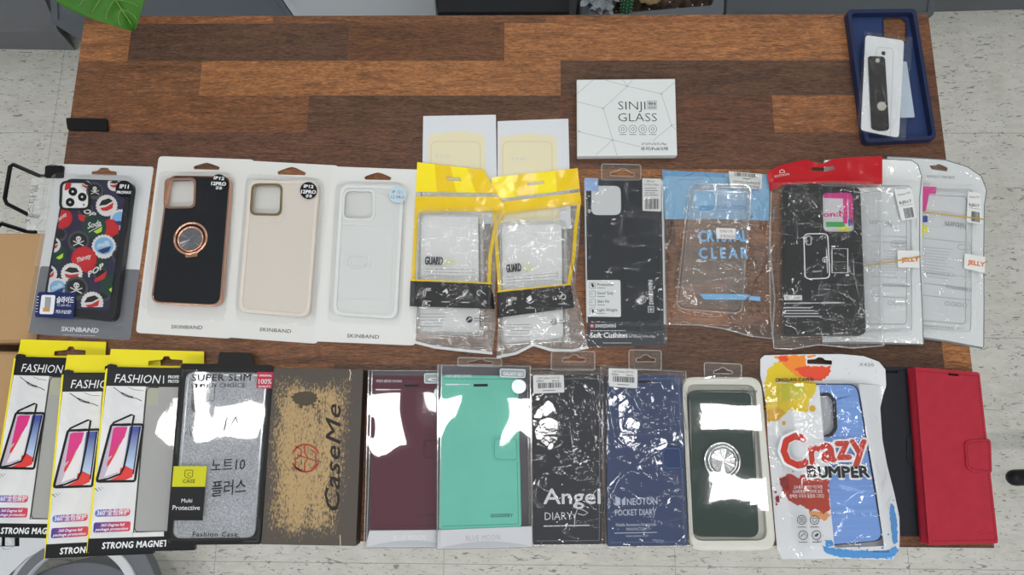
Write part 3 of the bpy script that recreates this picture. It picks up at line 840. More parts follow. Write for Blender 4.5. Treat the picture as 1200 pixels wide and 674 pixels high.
# black rounded bar at the right
bar = thing('chair_base', 'black rounded end of a chair foot at the right edge beside the desk', 'chair')
w_ = Part(None, 'foot', M(24, 24, 27, .35)); a_ = at(1189, 560, .12); b_ = at(1290, 557, .12); r_ = .0145
pts = []; dd = (b_ - a_).normalized(); vs, fs = [], []
rings = [(-.9, .35), (-.7, .68), (-.4, .9), (0, 1), (6, 1), (14, 1.05)]
m_ = 18; u_ = Vector((0, 0, 1)); s_ = dd.cross(u_)
for t_, k_ in rings:
    c_ = a_ + dd * (t_ * r_ if t_ < 1 else (b_ - a_).length * t_ / 14)
    for j in range(m_): an = 2 * math.pi * j / m_; vs.append(c_ + (u_ * math.sin(an) + s_ * math.cos(an)) * r_ * k_)
for i in range(len(rings) - 1):
    for j in range(m_): fs.append((i * m_ + j, i * m_ + (j + 1) % m_, (i + 1) * m_ + (j + 1) % m_, (i + 1) * m_ + j))
fs += [tuple(range(m_ - 1, -1, -1)), tuple((len(rings) - 1) * m_ + j for j in range(m_))]
o_ = raw('foot', vs, fs, w_.mat, parent=bar); o_.data.polygons.foreach_set('use_smooth', [True] * len(o_.data.polygons))
v, f = boxv(b_.x - .03, b_.y - .012, 0, b_.x, b_.y + .012, .108); raw('caster', v, f, M(20, 20, 22, .5), parent=bar)

# ================================================================== UPPER ROW
def lay(it, name, mat, parent=None, label=None, **kw):
    return Part(it, name, mat, parent=parent, label=label, **kw)

def skinband(label, c, hole, dome_c, step_c, cardm, txtm, txt, stick, stickm, stlines, slm, h0, plate_holes=()):
    it = Item('blister_pack', label, 'phone case package', c, h=h0, group='blister packs in the upper row')
    T = h0 + 9.5
    p = lay(it, 'card', cardm, bevel=0); p.plate(c, [hole], h0, h0 + .7, r=4.5); card = p.end()
    p = lay(it, 'lettering', txtm, parent=card); p.text(txt[0], txt[1], txt[2], txt[3], h0 + .85, bold=.008, space=1.05); p.end()
    p = lay(it, 'blister', BLIS(), smooth=True); p.dome(step_c, h0 + .75, h0 + 3, 1.2, 9); p.dome(dome_c, h0 + .75, T, 1.8, 8); bl = p.end()
    p = lay(it, 'sticker', stickm, parent=bl); p.disc(stick, stick[2], T + .05, T + .2, n=36); s_ = p.end()
    return it, T, s_

def hexhole(x0, x1, y0, y1, tilt=0):
    m = (x0 + x1) / 2; w = (x1 - x0)
    return [(x0, y1 - 3), (x0 + w * .08, y1 - 4.5), (m - w * .14, y0 + 1), (m, y0), (m + w * .14, y0 + 1), (x1 - w * .08, y1 - 4.5 + tilt), (x1, y1 - 3 + tilt), (x1 - 1, y1 + tilt), (x0 + 1, y1)]

CARDW = M(219, 220, 219, .42)
# ---- bottle cap pack
c = [(66, 191), (181, 195), (152, 400), (32, 392)]
it = Item('blister_pack', 'clear blister pack with grey card holding the bottle-cap patterned case, leftmost in upper row', 'phone case package', c, h=0, group='blister packs in the upper row')
p = lay(it, 'card', M(216, 219, 222, .4)); p.plate([(67, 192), (180, 195.5), (152, 399), (33, 391)], [[(107, 205), (107.5, 201), (114, 200), (118, 196.5), (126, 196.5), (129, 200), (136.5, 201), (137, 206)]], 0, .7, r=3); card = p.end()
p = lay(it, 'lower_panel', M(116, 119, 126, .4), parent=card); p.px([(47.6, 312), (164, 316), (152, 399), (33, 391)], .7, .8, r=2); p.end()
p = lay(it, 'lettering', PRINTW(), parent=card); p.text('SKINBAND', (71.5, 388), (115, 390), 5.2, .95, bold=.035)
p.dashes([(74, 391.5), (113, 393), (113, 394.5), (74, 393)], 1, .95, 4, wpx=.5); p.end()
p = lay(it, 'blister', BLIS(), smooth=True); p.dome([(68, 194), (179, 197), (151, 397), (34, 390)], .75, 2.2, .8, 5)
p.dome([(44, 350), (146, 350), (142, 388), (38, 383)], 2.2, 4.5, 1.4, 7)
p.dome([(67, 205), (161, 208), (142, 383), (36, 374)], .75, 12, 2.2, 8); bl = p.end()
cs = Item('phone_case', 'phone case patterned with bottle caps inside the leftmost upper blister pack', 'phone case', [(76, 209), (155, 212), (134, 377), (48, 367)], h=.8, base=it)
p = lay(cs, 'shell', M(24, 26, 34, .35), bevel=1.2)
win = [(75.5, 215.5), (103, 215.5), (102, 242.5), (73.5, 242.5)]
p.plate(cs.c, [], .8, 9.5, r=9); sh = p.end()
p = lay(cs, 'back_print', M(44, 42, 68, .3, var=.5, vscale=60), parent=sh)
face = [(77, 211), (149, 212), (128, 365), (52, 358)]
p.px(face, 9.55, 9.7, r=7); bp_ = p.end()
# caps
h = 9.85
LC = {}
def capd(key, mat):
    if key not in LC: LC[key] = lay(cs, 'cap_print', mat, parent=sh)
    return LC[key]
def inside(pt): return pdist(pt, face) < -.3
def clipd(pts):
    out = []
    for q_ in pts:
        x, y = q_
        xl = 77 + (52 - 77) * (y - 211) / 149; xr = 149 + (128 - 149) * (y - 211) / 153
        out.append((max(xl + .4, min(xr - .4, x)), max(212, min(360, y))))
    return out
def scal(c_, r_, n=22, a=.05, ry=1, rot=0):
    pts = []
    for k_ in range(n * 4):
        t = 2 * math.pi * k_ / (n * 4); rr = r_ * (1 + a * math.cos(n * t)); x, y = rr * math.cos(t), rr * ry * math.sin(t)
        ca_, sa_ = math.cos(rot), math.sin(rot); pts.append((c_[0] + x * ca_ - y * sa_, c_[1] + x * sa_ + y * ca_))
    return clipd(pts)
caps = [((100, 246), 9, 'dark', '', 0), ((70, 275), 8, 'dark', '', 0), ((116, 310), 9, 'green', '', 0), ((138, 281), 8, 'dark', '', 0), ((63, 352), 8, 'dark', '', 0), ((122, 346), 7, 'dark', '', 0), ((118, 322), 8, 'dark', '', 0), ((100, 217), 6, 'swoosh', '', .5), ((72.7, 255.7), 12, 'red', 'Thirsty', -.5), ((111, 223.6), 10, 'dark', 'skull', 0), ((125, 241), 12.5, 'swoosh', '', -.3),
        ((141, 257.5), 12, 'blue', 'Milk', .1), ((130, 267), 10, 'red', '', 0), ((111, 266), 14, 'green', 'Soda', -.25), ((92, 283), 12.5, 'dark', 'skull', 0),
        ((121.7, 289), 14, 'blue', 'Milk', -.2), ((66.6, 297.5), 12, 'green', 'Soda', -.3), ((62, 287), 9, 'swoosh', '', 0), ((98.5, 304), 15, 'red', 'Thirsty', -.15),
        ((84, 321), 12.5, 'swoosh', '', .1), ((57, 321), 10, 'swoosh', '', -.3), ((130, 335), 12.5, 'green', 'Soda', .05), ((67.6, 338), 12, 'blue', 'Milk', -.3),
        ((89.4, 338), 14, 'dark', 'skull', .05), ((108, 355), 13, 'swoosh', '', -.25), ((140, 300), 9, 'dark', '', 0), ((76, 216), 7, 'red', '', 0), ((134, 216), 8, 'swoosh', '', 0)]
CM = {'red': M(186, 34, 40, .3), 'dark': M(30, 30, 34, .35), 'blue': M(120, 172, 214, .3), 'green': M(30, 62, 52, .3), 'white': M(208, 208, 208, .4), 'navy': M(40, 56, 100, .4), 'redl': M(186, 40, 46, .35), 'lime': M(176, 204, 60, .4), 'grey': M(70, 72, 76, .4)}
for i, (cc_, r_, kd, tx, ro) in enumerate(caps):
    hh = h + i * .045
    rim = {'red': 'red', 'dark': 'grey', 'blue': 'white', 'green': 'green', 'swoosh': 'white'}[kd]
    capd(rim, CM[rim]).px(scal(cc_, r_), hh, hh + .04)
    ins = {'red': 'redl', 'dark': 'dark', 'blue': 'blue', 'green': 'green', 'swoosh': 'white'}[kd]
    capd(ins, CM[ins]).px(clipd(Part.circ(None, (cc_[0], cc_[1] - .8), r_ * .8, 30, r_ * .72)), hh + .04, hh + .07)
    W_ = capd('white', CM['white']); L2 = hh + .12
    ca_, sa_ = math.cos(ro), math.sin(ro)
    T_ = lambda x, y: (cc_[0] + x * ca_ - y * sa_, cc_[1] + x * sa_ + y * ca_)
    vis = inside(T_(-r_ * .55, 0)) and inside(T_(r_ * .55, 0))
    if tx == 'skull':
        W_.disc(T_(0, -r_ * .25), r_ * .25, L2 - .04, L2, n=14); W_.px([T_(-r_ * .13, 0), T_(r_ * .13, 0), T_(r_ * .12, r_ * .16), T_(-r_ * .12, r_ * .16)], L2)
        W_.ribbon([T_(-r_ * .5, -r_ * .05), T_(r_ * .5, r_ * .4)], r_ * .09, L2); W_.ribbon([T_(r_ * .5, -r_ * .05), T_(-r_ * .5, r_ * .4)], r_ * .09, L2)
        D_ = capd('eye', CM['dark']); D_.disc(T_(-r_ * .1, -r_ * .24), r_ * .06, L2, L2 + .05, n=8); D_.disc(T_(r_ * .1, -r_ * .24), r_ * .06, L2, L2 + .05, n=8)
    elif tx == 'Milk':
        if vis: W_.text('milk', T_(-r_ * .55, -r_ * .02), T_(r_ * .55, -r_ * .02), r_ * .42, L2, bold=.03, shear=.3)
        N_ = capd('navy', CM['navy']); N_.px(clipd([T_(-r_ * .6, r_ * .22), T_(0, r_ * .12), T_(r_ * .62, r_ * .1), T_(r_ * .3, r_ * .5), T_(-r_ * .2, r_ * .55)]), L2)
    elif tx == 'Soda':
        if vis: W_.text('Soda', T_(-r_ * .6, 0), T_(r_ * .55, 0), r_ * .5, L2, bold=.03, shear=.3)
        if vis: W_.ribbon([T_(-r_ * .6, r_ * .3), T_(r_ * .1, r_ * .12), T_(r_ * .62, r_ * .0)], r_ * .07, L2)
        capd('lime', CM['lime']).px(clipd([T_(-r_ * .2, r_ * .35), T_(r_ * .62, r_ * .12), T_(r_ * .45, r_ * .52), T_(r_ * .05, r_ * .6)]), L2)
    elif tx == 'Thirsty':
        if inside(T_(-r_ * .3, 0)): W_.text('Thirsty', T_(-r_ * .55, r_ * .15), T_(r_ * .6, -r_ * .05), r_ * .36, L2, bold=.03, shear=.3)
    elif kd == 'swoosh':
        capd('dark', CM['dark']).px(clipd([T_(-r_ * .7, -r_ * .2), T_(-r_ * .3, -r_ * .6), T_(r_ * .4, -r_ * .6), T_(r_ * .7, -r_ * .25), T_(0, -r_ * .08)]), L2)
        capd('redl', CM['redl']).px(clipd([T_(-r_ * .68, r_ * .05), T_(-r_ * .1, r_ * .1), T_(r_ * .7, -r_ * .1), T_(r_ * .45, r_ * .4), T_(-r_ * .1, r_ * .48), T_(-r_ * .5, r_ * .35)]), L2)
W_ = capd('white', CM['white']); W_.text('POP', (92, 246), (110, 255), 5.5, 10.3, bold=.05, shear=.3); W_.text('POP', (104, 325), (123, 313), 6, 10.9, bold=.05, shear=.3)
capd('redl', CM['redl']).px([(91, 251), (101, 253), (98, 260), (93, 258)], 10.3); capd('redl', CM['redl']).px([(110, 328), (125, 318), (123, 326), (112, 331)], 10.9)
for k_ in LC.values(): k_.end()
p = lay(cs, 'camera_plate', M(222, 224, 226, .4), parent=sh); p.px([(72.5, 214), (104.5, 214), (103.5, 244), (71, 244)], 9.7, 10.1, r=6); p.end()
p = lay(cs, 'camera_rim', M(22, 22, 26, .4), parent=sh); p.ribbon(rp([(71.5, 213), (105, 213), (104, 245), (70, 245)], 7), 2.4, 11.4, closed=True, t=1.5); p.end()
p = lay(cs, 'lens_print', M(14, 14, 16, .25), parent=sh)
for q_ in ((85.2, 224.5), (96.2, 230.8), (82, 237)): p.disc(q_, 5, 10.1, 10.6)
p.disc((98, 240), .9, 10.1, 10.5); p.end()
p = lay(cs, 'flash_print', M(200, 202, 204, .4), parent=sh); p.disc((98.5, 222), 1.7, 10.1, 10.4)
for q_ in ((85.2, 224.5), (96.2, 230.8), (82, 237)): p.disc(q_, 1.3, 10.6, 10.7, n=12)
p.end()
T = 12.2
p = lay(it, 'sticker', M(16, 17, 19, .35), parent=bl, label='round black size sticker'); p.disc((145.3, 221.5), 10, T, T + .15, n=36); s1 = p.end()
p = lay(it, 'sticker_lettering', PRINTW(), parent=bl); p.text('IP11', (140.2, 220.5), (150.3, 221), 4.6, T + .25, bold=.05); p.text('PROMAX', (136.8, 226.8), (153.6, 227.2), 3.2, T + .25, bold=.05); p.end()
p = lay(it, 'label', M(30, 42, 92, .35), parent=bl, label='navy blue sliding-card label'); lq = [(44.5, 342), (89, 343), (86, 373.6), (40.6, 371.7)]; p.px(lq, T, T + .15, r=3); p.end()
p = lay(it, 'label_print', PRINTW(), parent=bl); p.px([(48.7, 345.6), (65, 346), (62.5, 368.4), (46, 368)], T + .25, r=2)
p.text('슬라이드', (66, 354.5), (86, 355), 6, T + .3, bold=.03); p.text('카드 범퍼 케이스', (66.5, 359), (83, 359.4), 2.2, T + .3); p.text('카드수납2장!', (65, 367), (83, 367.6), 3.4, T + .3, bold=.03)
p.dashes([(43.5, 346), (45.8, 346), (44, 367), (41.7, 367)], 6, T + .3, 2, wpx=.8); p.end()
p = lay(it, 'label_picture', M(150, 152, 156, .4), parent=bl); p.px([(53, 348), (60, 348.4), (58.5, 362), (52, 362)], T + .35, r=.5); p.end()
p = lay(it, 'label_card_picture', M(196, 140, 90, .4), parent=bl); p.px([(50.5, 360.5), (58.5, 361), (58, 365.5), (50, 365)], T + .4, r=.5); p.end()

# ---- black ring case pack
c = [(186, 183), (298, 187), (271, 397), (159, 390)]
it, T, s_ = skinband('white card blister pack holding the black case with rose gold ring', c, hexhole(226.5, 257.5, 190.5, 198.5, .6), [(190, 202), (275, 204), (264, 372), (169, 364)], [(188, 205), (278, 207), (266, 378), (172, 373)],
    CARDW, BLACK(), ('SKINBAND', (200.5, 385), (237, 386), 4.2), (256.3, 213.8, 9.6), BLACK(), None, None, 0)
p = lay(it, 'sticker_lettering', PRINTW(), parent=s_); p.text('IP12', (250.5, 210), (262.5, 211), 3.6, T + .3, bold=.06); p.text('12PRO', (247.5, 216.8), (264.5, 217.6), 4, T + .3, bold=.06); p.text('공용', (252.5, 221.5), (260, 222), 2.8, T + .3, bold=.04); p.end()
GOLD = M(226, 176, 152, .16, metal=1.0)
cs = Item('phone_case', 'glossy black phone case with rose gold edge and ring holder, in white pack', 'phone case', [(198, 206), (270, 207), (258, 358), (177, 354)], h=.9, base=it)
p = lay(cs, 'shell', M(12, 17, 26, .08, coat=.6), bevel=1.0)
win = rp([(194.5, 210), (228, 209), (227, 242.5), (192.5, 243)], 7)
p.plate(cs.c, [win], .9, 8.2, r=10); sh = p.end()
p = lay(cs, 'rim', GOLD, parent=sh, bevel=.4); p.plate([(197, 205.3), (270.8, 206.3), (258.8, 359), (176, 355)], [[(198.8, 206.9), (268.8, 207.9), (256.9, 357), (178.3, 353.3)]], 2.5, 8.5, r=10, hr=8.6); p.end()
p = lay(cs, 'camera_ring', GOLD, parent=sh, bevel=.3); p.plate(rp([(193, 208.5), (230, 207.6), (228.6, 244), (191, 244.6)], 7.5), [rp([(195.5, 210.8), (227.4, 210), (226.3, 241.7), (193.6, 242.2)], 6.5)], 7, 9.3); p.end()
p = lay(cs, 'ring_base', M(140, 140, 148, .25, metal=.9), parent=sh, smooth=False); p.fan((223.3, 280.3), 13.5, 9.2, .22, n=36, t=1.2); p.end()
p = lay(cs, 'ring_holder', GOLD, parent=sh, smooth=True); p.torus((223.5, 279.5), 18.6, 1.4, 9.3, n=56); p.torus((223.3, 280.3), 14.4, 1.1, 9.2, n=48); p.end()
p = lay(cs, 'ring_hinge', GOLD, parent=sh, bevel=.3); p.px([(217, 297), (231, 295), (231.5, 300.5), (217, 302)], 8, 10, r=1.5); p.end()

# ---- beige clear case pack
c = [(285, 188), (397, 194), (372, 403), (261, 395)]
it, T, s_ = skinband('white card blister pack holding the beige tinted clear case, third from left in upper row', c, hexhole(325, 358.5, 195.5, 204.5, 1), [(291, 205), (380, 211), (369, 376), (277, 367)], [(288, 208), (383, 214), (371, 383), (276, 377)],
    CARDW, BLACK(), ('SKINBAND', (304, 388), (341, 390.5), 4.2), (361.5, 223.3, 10), BLACK(), None, None, 1)
p = lay(it, 'sticker_lettering', PRINTW(), parent=s_); p.text('IP12', (356, 219.8), (367, 220.5), 3.6, T + .3, bold=.06); p.text('12PRO', (352.8, 226.4), (370, 227), 4, T + .3, bold=.06); p.text('공용', (358, 231), (365.5, 231.4), 2.8, T + .3, bold=.04); p.end()
cs = Item('phone_case', 'clear phone case with beige tint and metal camera ring, in white pack', 'phone case', [(293, 212), (373, 213), (361, 371), (280, 364)], h=1.8, base=it)
p = lay(cs, 'shell', M(214, 207, 199, .25, coat=.3), bevel=1.0); win = rp([(296, 217), (329.5, 217), (328, 251), (293.5, 250)], 7)
p.plate(cs.c, [win], 1.8, 8.4, r=10); sh = p.end()
p = lay(cs, 'edge', M(226, 217, 206, .2, coat=.5), parent=sh, bevel=.4); p.plate([(292, 211), (374, 212), (362, 372), (279, 365)], [[(296, 214.5), (370, 215.5), (358.5, 368), (283.5, 361.5)]], 2, 9.3, r=10, hr=8.5); p.end()
p = lay(cs, 'camera_ring', M(196, 176, 140, .15, metal=1), parent=sh, bevel=.3); p.plate(rp([(294.8, 215), (331.3, 215.2), (329.8, 253), (292.2, 252)], 7.5), [rp([(297.4, 217.6), (328.8, 217.8), (327.4, 250.4), (294.9, 249.6)], 6.6)], 7, 9.6); p.end()
p = lay(cs, 'camera_bump', M(218, 211, 203, .2, coat=.5), parent=sh); p.ribbon([(290, 258), (322, 262), (333, 257), (334, 240)], 1.2, 8.9, t=.5); p.end()

# ---- clear case pack
c = [(390, 195), (494, 199), (487, 405), (367, 400)]
it, T, s_ = skinband('white card blister pack holding the fully clear case with card slot, pale blue sticker', c, hexhole(427, 458.5, 202, 210.5, .6), [(395, 213), (475, 215), (467, 377), (386, 371)], [(392, 216), (478, 218), (470, 383), (383, 378)],
    M(222, 223, 222, .42), BLACK(), ('SKINBAND', (406.5, 395.5), (444, 397), 4.2), (466, 227.8, 10.2), M(190, 210, 222, .4), None, None, 2)
p = lay(it, 'sticker_lettering', M(78, 98, 120, .5), parent=s_); p.text('IP 12 /', (459.5, 226.5), (472.5, 227), 3.5, T + .3); p.text('12 PRO', (458.3, 232.4), (474, 233), 3.5, T + .3); p.end()
cs = Item('phone_case', 'fully clear phone case with molded card slot, in white pack', 'phone case', [(400, 217), (472, 219), (464, 373), (391, 368)], h=2.8, base=it)
p = lay(cs, 'shell', M(216, 219, 219, .22, coat=.5), bevel=1.0); p.plate(cs.c, [rp([(404, 223), (438, 223.5), (437, 257), (402, 256.5)], 8)], 2.8, 7.6, r=10); sh = p.end()
p = lay(cs, 'edge', M(228, 231, 231, .12, coat=.8), parent=sh, bevel=.4); p.plate([(399, 216), (473, 218), (465, 374), (390, 369)], [[(402.5, 219.5), (469.5, 221.3), (461.8, 370.5), (394, 366)]], 3, 9, r=10, hr=8.5)
p.plate(rp([(402.5, 221.5), (439.8, 222), (438.8, 258.6), (400.4, 258)], 8.5), [rp([(404.5, 223.6), (437.7, 224), (436.8, 256.4), (402.6, 256)], 7.5)], 7, 8.8)
p.ribbon([(399, 262), (470, 266)], 1.1, 8.4, t=.8); p.ribbon([(440, 222), (469, 240)], .8, 8.2, t=.5)
p.ribbon(rp([(407, 299), (433.5, 300), (433, 316.5), (406.5, 316)], 6), 1.2, 8.6, closed=True, t=.9); p.ribbon(rp([(411, 304), (429, 304.5), (428.5, 311.5), (410.5, 311)], 3), .9, 8.5, closed=True, t=.8)
p.ribbon([(396, 350), (465, 353)], .9, 8.2, t=.5); p.ribbon([(462, 235), (456, 362)], .8, 8.2, t=.5); p.end()

# ---- two white film sachets behind the yellow pouches
CREAM = M(226, 218, 186, .6)
for lab, q_, pad, tx in (('white paper sachet with cream pad above the left GUARD pouch', [(496, 136), (581, 134.5), (583, 262), (494, 262)], [(502, 158), (541, 153), (568, 158), (570, 256), (501, 256)], (511, 185)),
                     ('white paper sachet with cream pad above the right GUARD pouch', [(583, 142), (666, 139), (669, 268), (583, 268)], [(586, 160), (622, 156), (652, 160), (655, 262), (586, 262)], (600, 188))):
    it = Item('screen_film_sachet', lab, 'sachet', q_, h=0, group='white paper sachets')
    p = lay(it, 'sachet', M(214, 218, 224, .6, bump=.3, bscale=120)); p.px(q_, 0, 1.0, r=.8); s_ = p.end()
    p = lay(it, 'pad', CREAM, parent=s_); p.px(pad, 1.0, 1.25, r=[5, 12, 5, 3, 3]); p.end()
    p = lay(it, 'pad_edge', M(206, 198, 166, .6), parent=s_); x0, x1 = pad[0][0], pad[2][0]
    p.ribbon(rp([(x0 + 3, 262), (x0 + 3, 166), (x1 - 5, 166), (x1 - 5, 262)], 8), .8, 1.4); p.end()
    p = lay(it, 'lettering', M(206, 208, 208, .6), parent=s_); p.text('ne', tx, (tx[0] + 17, tx[1]), 6, 1.45, bold=-.005); p.end()

# ---- yellow guard pouches
YEL = M(240, 214, 22, .25, coat=.4); YEL2 = M(236, 200, 30, .25, coat=.4); YEL3 = M(250, 228, 40, .25, coat=.4)
def quadline(quad, u, v): return bil(quad, u, v)
def guard(label, hd, body, band, card, core, seed, gx, gline, zz, lowcurve, caselab):
    """hd header quad, body (left curve, right curve), band quad, card quad"""
    it = Item('retail_pouch', label, 'phone case pouch', [hd[0], hd[1], body[1][-1], body[0][-1]], h=0, zl=zz, zr=zz, group='yellow topped clear pouches')
    hf = bagh(core, 7.5, 16, seed, a1=2.2, a2=.7, inner=.55)
    # card + printed parts under the film
    top = [body[0][0], body[1][0]]
    p = lay(it, 'back_sheet', MILK(), smooth=True); p.sheet(top, lowcurve, body[0], body[1], 30, 50, lambda x, y: .4 + .25 * crumple(x, y, seed + 3, 18, 7)); p.end()
    slab_ = lay(it, 'insert_card', M(236, 238, 240, .5)); slab_.px(card, .6, 1.4, r=5); slab_.end()
    tc_, tr_ = card[0], card[1]
    # header: stripes of yellow
    hp = []
    for k_, (u0, u1, mm) in enumerate(((0, .26, YEL3), (.26, .5, YEL2), (.5, .74, YEL3), (.74, 1, YEL2))):
        q4 = sub(hd, u0, 0, u1, .62)
        p = lay(it, 'header_panel', mm, smooth=True)
        hh = lambda x, y: 1.5 + .5 * crumple(x, y, seed + 1, 20, 8)
        if k_ in (1, 2):
            # leave the hanger slot open
            m = .5
            a, b = (.62, 1) if k_ == 1 else (0, .42)
            v0, v1 = .42, .56
            def ss(ua, va, ub, vb):
                qq = [bil(q4, ua, va), bil(q4, ub, va), bil(q4, ub, vb), bil(q4, ua, vb)]
                p.sheet([qq[0], qq[1]], [qq[3], qq[2]], [qq[0], qq[3]], [qq[1], qq[2]], 10, 6, hh)
            ss(0, 0, 1, v0); ss(0, v1, 1, 1); ss(0, v0, a, v1) if a > 0 else None; ss(b, v0, 1, v1) if b < 1 else None
        else:
            p.sheet([q4[0], q4[1]], [q4[3], q4[2]], [q4[0], q4[3]], [q4[1], q4[2]], 14, 14, hh)
        hp.append(p.end())
    q4 = sub(hd, 0, .62, 1, .72); p = lay(it, 'seal_strip', FILM('seal', tint=.8, refl=.15, haze=.25, rough=.1, bump=1, bscale=500), smooth=True); p.sheet([q4[0], q4[1]], [q4[3], q4[2]], [q4[0], q4[3]], [q4[1], q4[2]], 30, 4, lambda x, y: 1.9); p.end()
    q4 = sub(hd, 0, .72, 1, 1.08); p = lay(it, 'lower_header', M(234, 198, 40, .25, coat=.4), smooth=True); p.sheet([q4[0], q4[1]], [q4[3], q4[2]], [q4[0], q4[3]], [q4[1], q4[2]], 30, 10, lambda x, y: 1.9 + .8 * crumple(x, y, seed + 1, 20, 8)); p.end()
    # yellow side borders
    bl_, br_ = bil(hd, 0, 1.08), bil(hd, 1, 1.08)
    p = lay(it, 'border', YEL2, label='yellow side border')
    p.ribbon([(bl_[0] + 2.2, bl_[1] - 1), (band[0][0] + 3, band[0][1])], 4, 2.4, t=.3); p.ribbon([(br_[0] - 2.8, br_[1] - 1)] + [(q_[0] - 2.6, q_[1]) for q_ in gline] + [(band[1][0] - 3, band[1][1])], 4, 2.4, t=.3)
    p.ribbon([(band[0][0], band[0][1] - .8), (band[1][0], band[1][1] - .8)], 2.0, 9.0, t=.2); p.end()
    # clear case inside
    cs = Item('phone_case', caselab, 'phone case', core, h=1.5, base=it)
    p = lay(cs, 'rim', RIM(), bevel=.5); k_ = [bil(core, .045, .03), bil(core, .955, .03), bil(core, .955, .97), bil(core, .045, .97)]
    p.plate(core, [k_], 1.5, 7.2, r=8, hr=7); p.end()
    p = lay(cs, 'back', TPU()); p.px(k_, 1.5, 2.4, r=7); p.end()
    # printed film face
    p = lay(it, 'band', M(20, 21, 24, .3, coat=.3), smooth=True, label='black band of white icons'); hb = lambda x, y: hf(x, y) + .15
    p.sheet([band[0], band[1]], [band[3], band[2]], [band[0], band[3]], [band[1], band[2]], 40, 14, hb); bnd = p.end()
    H = 9.6
    p = lay(it, 'icons', PRINTW(), parent=bnd)
    for k2 in range(4):
        x, y = bil(band, (.2, .43, .66, .86)[k2], .42)
        if k2 == 0: p.ribbon([(x - 4, y + 5), (x - 4, y - 1), (x, y - 4), (x + 5, y - 4)], 1, H); p.ribbon([(x - 2, y + 5), (x - 1.5, y), (x + 1, y - 2), (x + 5, y - 2)], .8, H)
        if k2 == 1: p.px([(x - 4, y - 1), (x + 1, y - 5), (x + 3, y), (x - 1, y + 3)], H); p.ribbon([(x - 4, y + 2), (x, y + 5), (x + 5, y + 2)], 1, H)
        if k2 == 2: p.px([(x - 3, y - 3), (x, y), (x + 4, y - 5), (x + 1, y + 2), (x - 1, y + 3)], H); p.ribbon([(x - 4, y + 4), (x + 3, y - 2)], .7, H)
        if k2 == 3: p.hoop((x - 2, y - 1.5), 3, .8, H, 16); p.hoop((x + 1.5, y + 1.5), 3, .8, H, 16)
        a = bil(band, (.2, .43, .66, .86)[k2], .78); p.dashes([(a[0] - 5, a[1] - .8), (a[0] + 5, a[1] - .8), (a[0] + 5, a[1] + .8), (a[0] - 5, a[1] + .8)], 1, H, seed + k2, wpx=.9)
    p.end()
    p = lay(it, 'lettering', M(38, 40, 44, .5)); H = 8.8
    p.text('GUARD', gx[0], gx[1], 9.5, H, bold=.05)
    a = gx[0]; dy = gx[1][1] - gx[0][1]
    p.dashes([(a[0], a[1] + 3.5), (a[0] + 62, a[1] + 3.5 + dy * 2.5), (a[0] + 60, a[1] + 15 + dy * 2.5), (a[0] - 1, a[1] + 14)], 3, H, seed + 7, wpx=.45, jitter=.1)
    b0 = bil([band[3], band[2], body[1][-1], body[0][-1]], .12, .16); p.dashes([b0, (b0[0] + 33, b0[1]), (b0[0] + 31, b0[1] + 18), (b0[0] - 1, b0[1] + 18)], 5, H, seed + 8, wpx=.55, jitter=.25)
    b1 = bil([band[3], band[2], body[1][-1], body[0][-1]], .70, .28); p.disc(b1, 3.8, H - .08, H); p.dashes([(b1[0] + 6, b1[1] - 3), (b1[0] + 18, b1[1] - 3), (b1[0] + 18, b1[1] + 3), (b1[0] + 6, b1[1] + 3)], 2, H, 3, wpx=1.0); p.end()
    p = lay(it, 'pale_lettering', M(214, 210, 120, .5)); p.text('SKIN', (gx[1][0] + 2, gx[1][1]), (gx[1][0] + 14, gx[1][1] + dy * .6), 7, H); p.end()
    p = lay(it, 'emblem_mark', PRINTW()); p.ribbon([(b1[0] - 2.6, b1[1] + 1.5), (b1[0] + .5, b1[1] - 1), (b1[0] + 2.6, b1[1] - 1)], .9, H + .1); p.end()
    p = lay(it, 'front_film', BAG(), smooth=True)
    t0 = bil(hd, 0, .98), bil(hd, 1, .98)
    lc = [t0[0]] + body[0][1:]; rc = [t0[1]] + body[1][1:]
    p.sheet([t0[0], t0[1]], lowcurve, lc, rc, 70, 110, lambda x, y: hf(x, y) + .6); p.end()
    # white sealed bottom edge
    p = lay(it, 'bottom_seal', M(218, 220, 222, .35)); p.ribbon(lowcurve, 3.2, 2.6, t=.4); p.end()
    return it
guard('clear pouch with yellow top and black icon band, left one of the two GUARD pouches',
      [(489, 190), (567, 199), (592, 243), (486, 246)], ([(488, 236), (485, 270), (481, 330), (480, 360), (486, 401)], [(590, 240), (583, 290), (580, 340), (581, 380), (577, 413)]),
      [(481, 329), (576, 333), (580, 362), (480, 359)], [(494, 252), (560, 252), (562, 390), (492, 388)], [(490, 247), (566, 248), (568, 394), (488, 391)], 3,
      ((498, 310), (518.5, 310.3)), [(582, 270), (577, 300)], 1.8, [(486, 401), (510, 407), (545, 411), (577, 414)], 'clear phone case inside the left GUARD pouch')
guard('clear pouch with yellow top and black icon band, right one of the two GUARD pouches',
      [(576, 208), (677, 197), (681, 236), (577, 250)], ([(577, 244), (580, 290), (584, 345), (584, 375), (582, 420)], [(680, 230), (679, 280), (674, 335), (682, 370), (689, 407)]),
      [(583, 342.5), (669, 334), (673, 360.5), (583, 372.5)], [(588, 262), (658, 262), (660, 396), (590, 402)], [(585, 258), (664, 257), (666, 400), (587, 405)], 17,
      ((594, 319.5), (611, 317.5)), [(677, 270), (675, 300)], .3, [(582, 419), (605, 414), (625, 404), (645, 410), (670, 411), (689, 407)], 'clear phone case inside the right GUARD pouch')

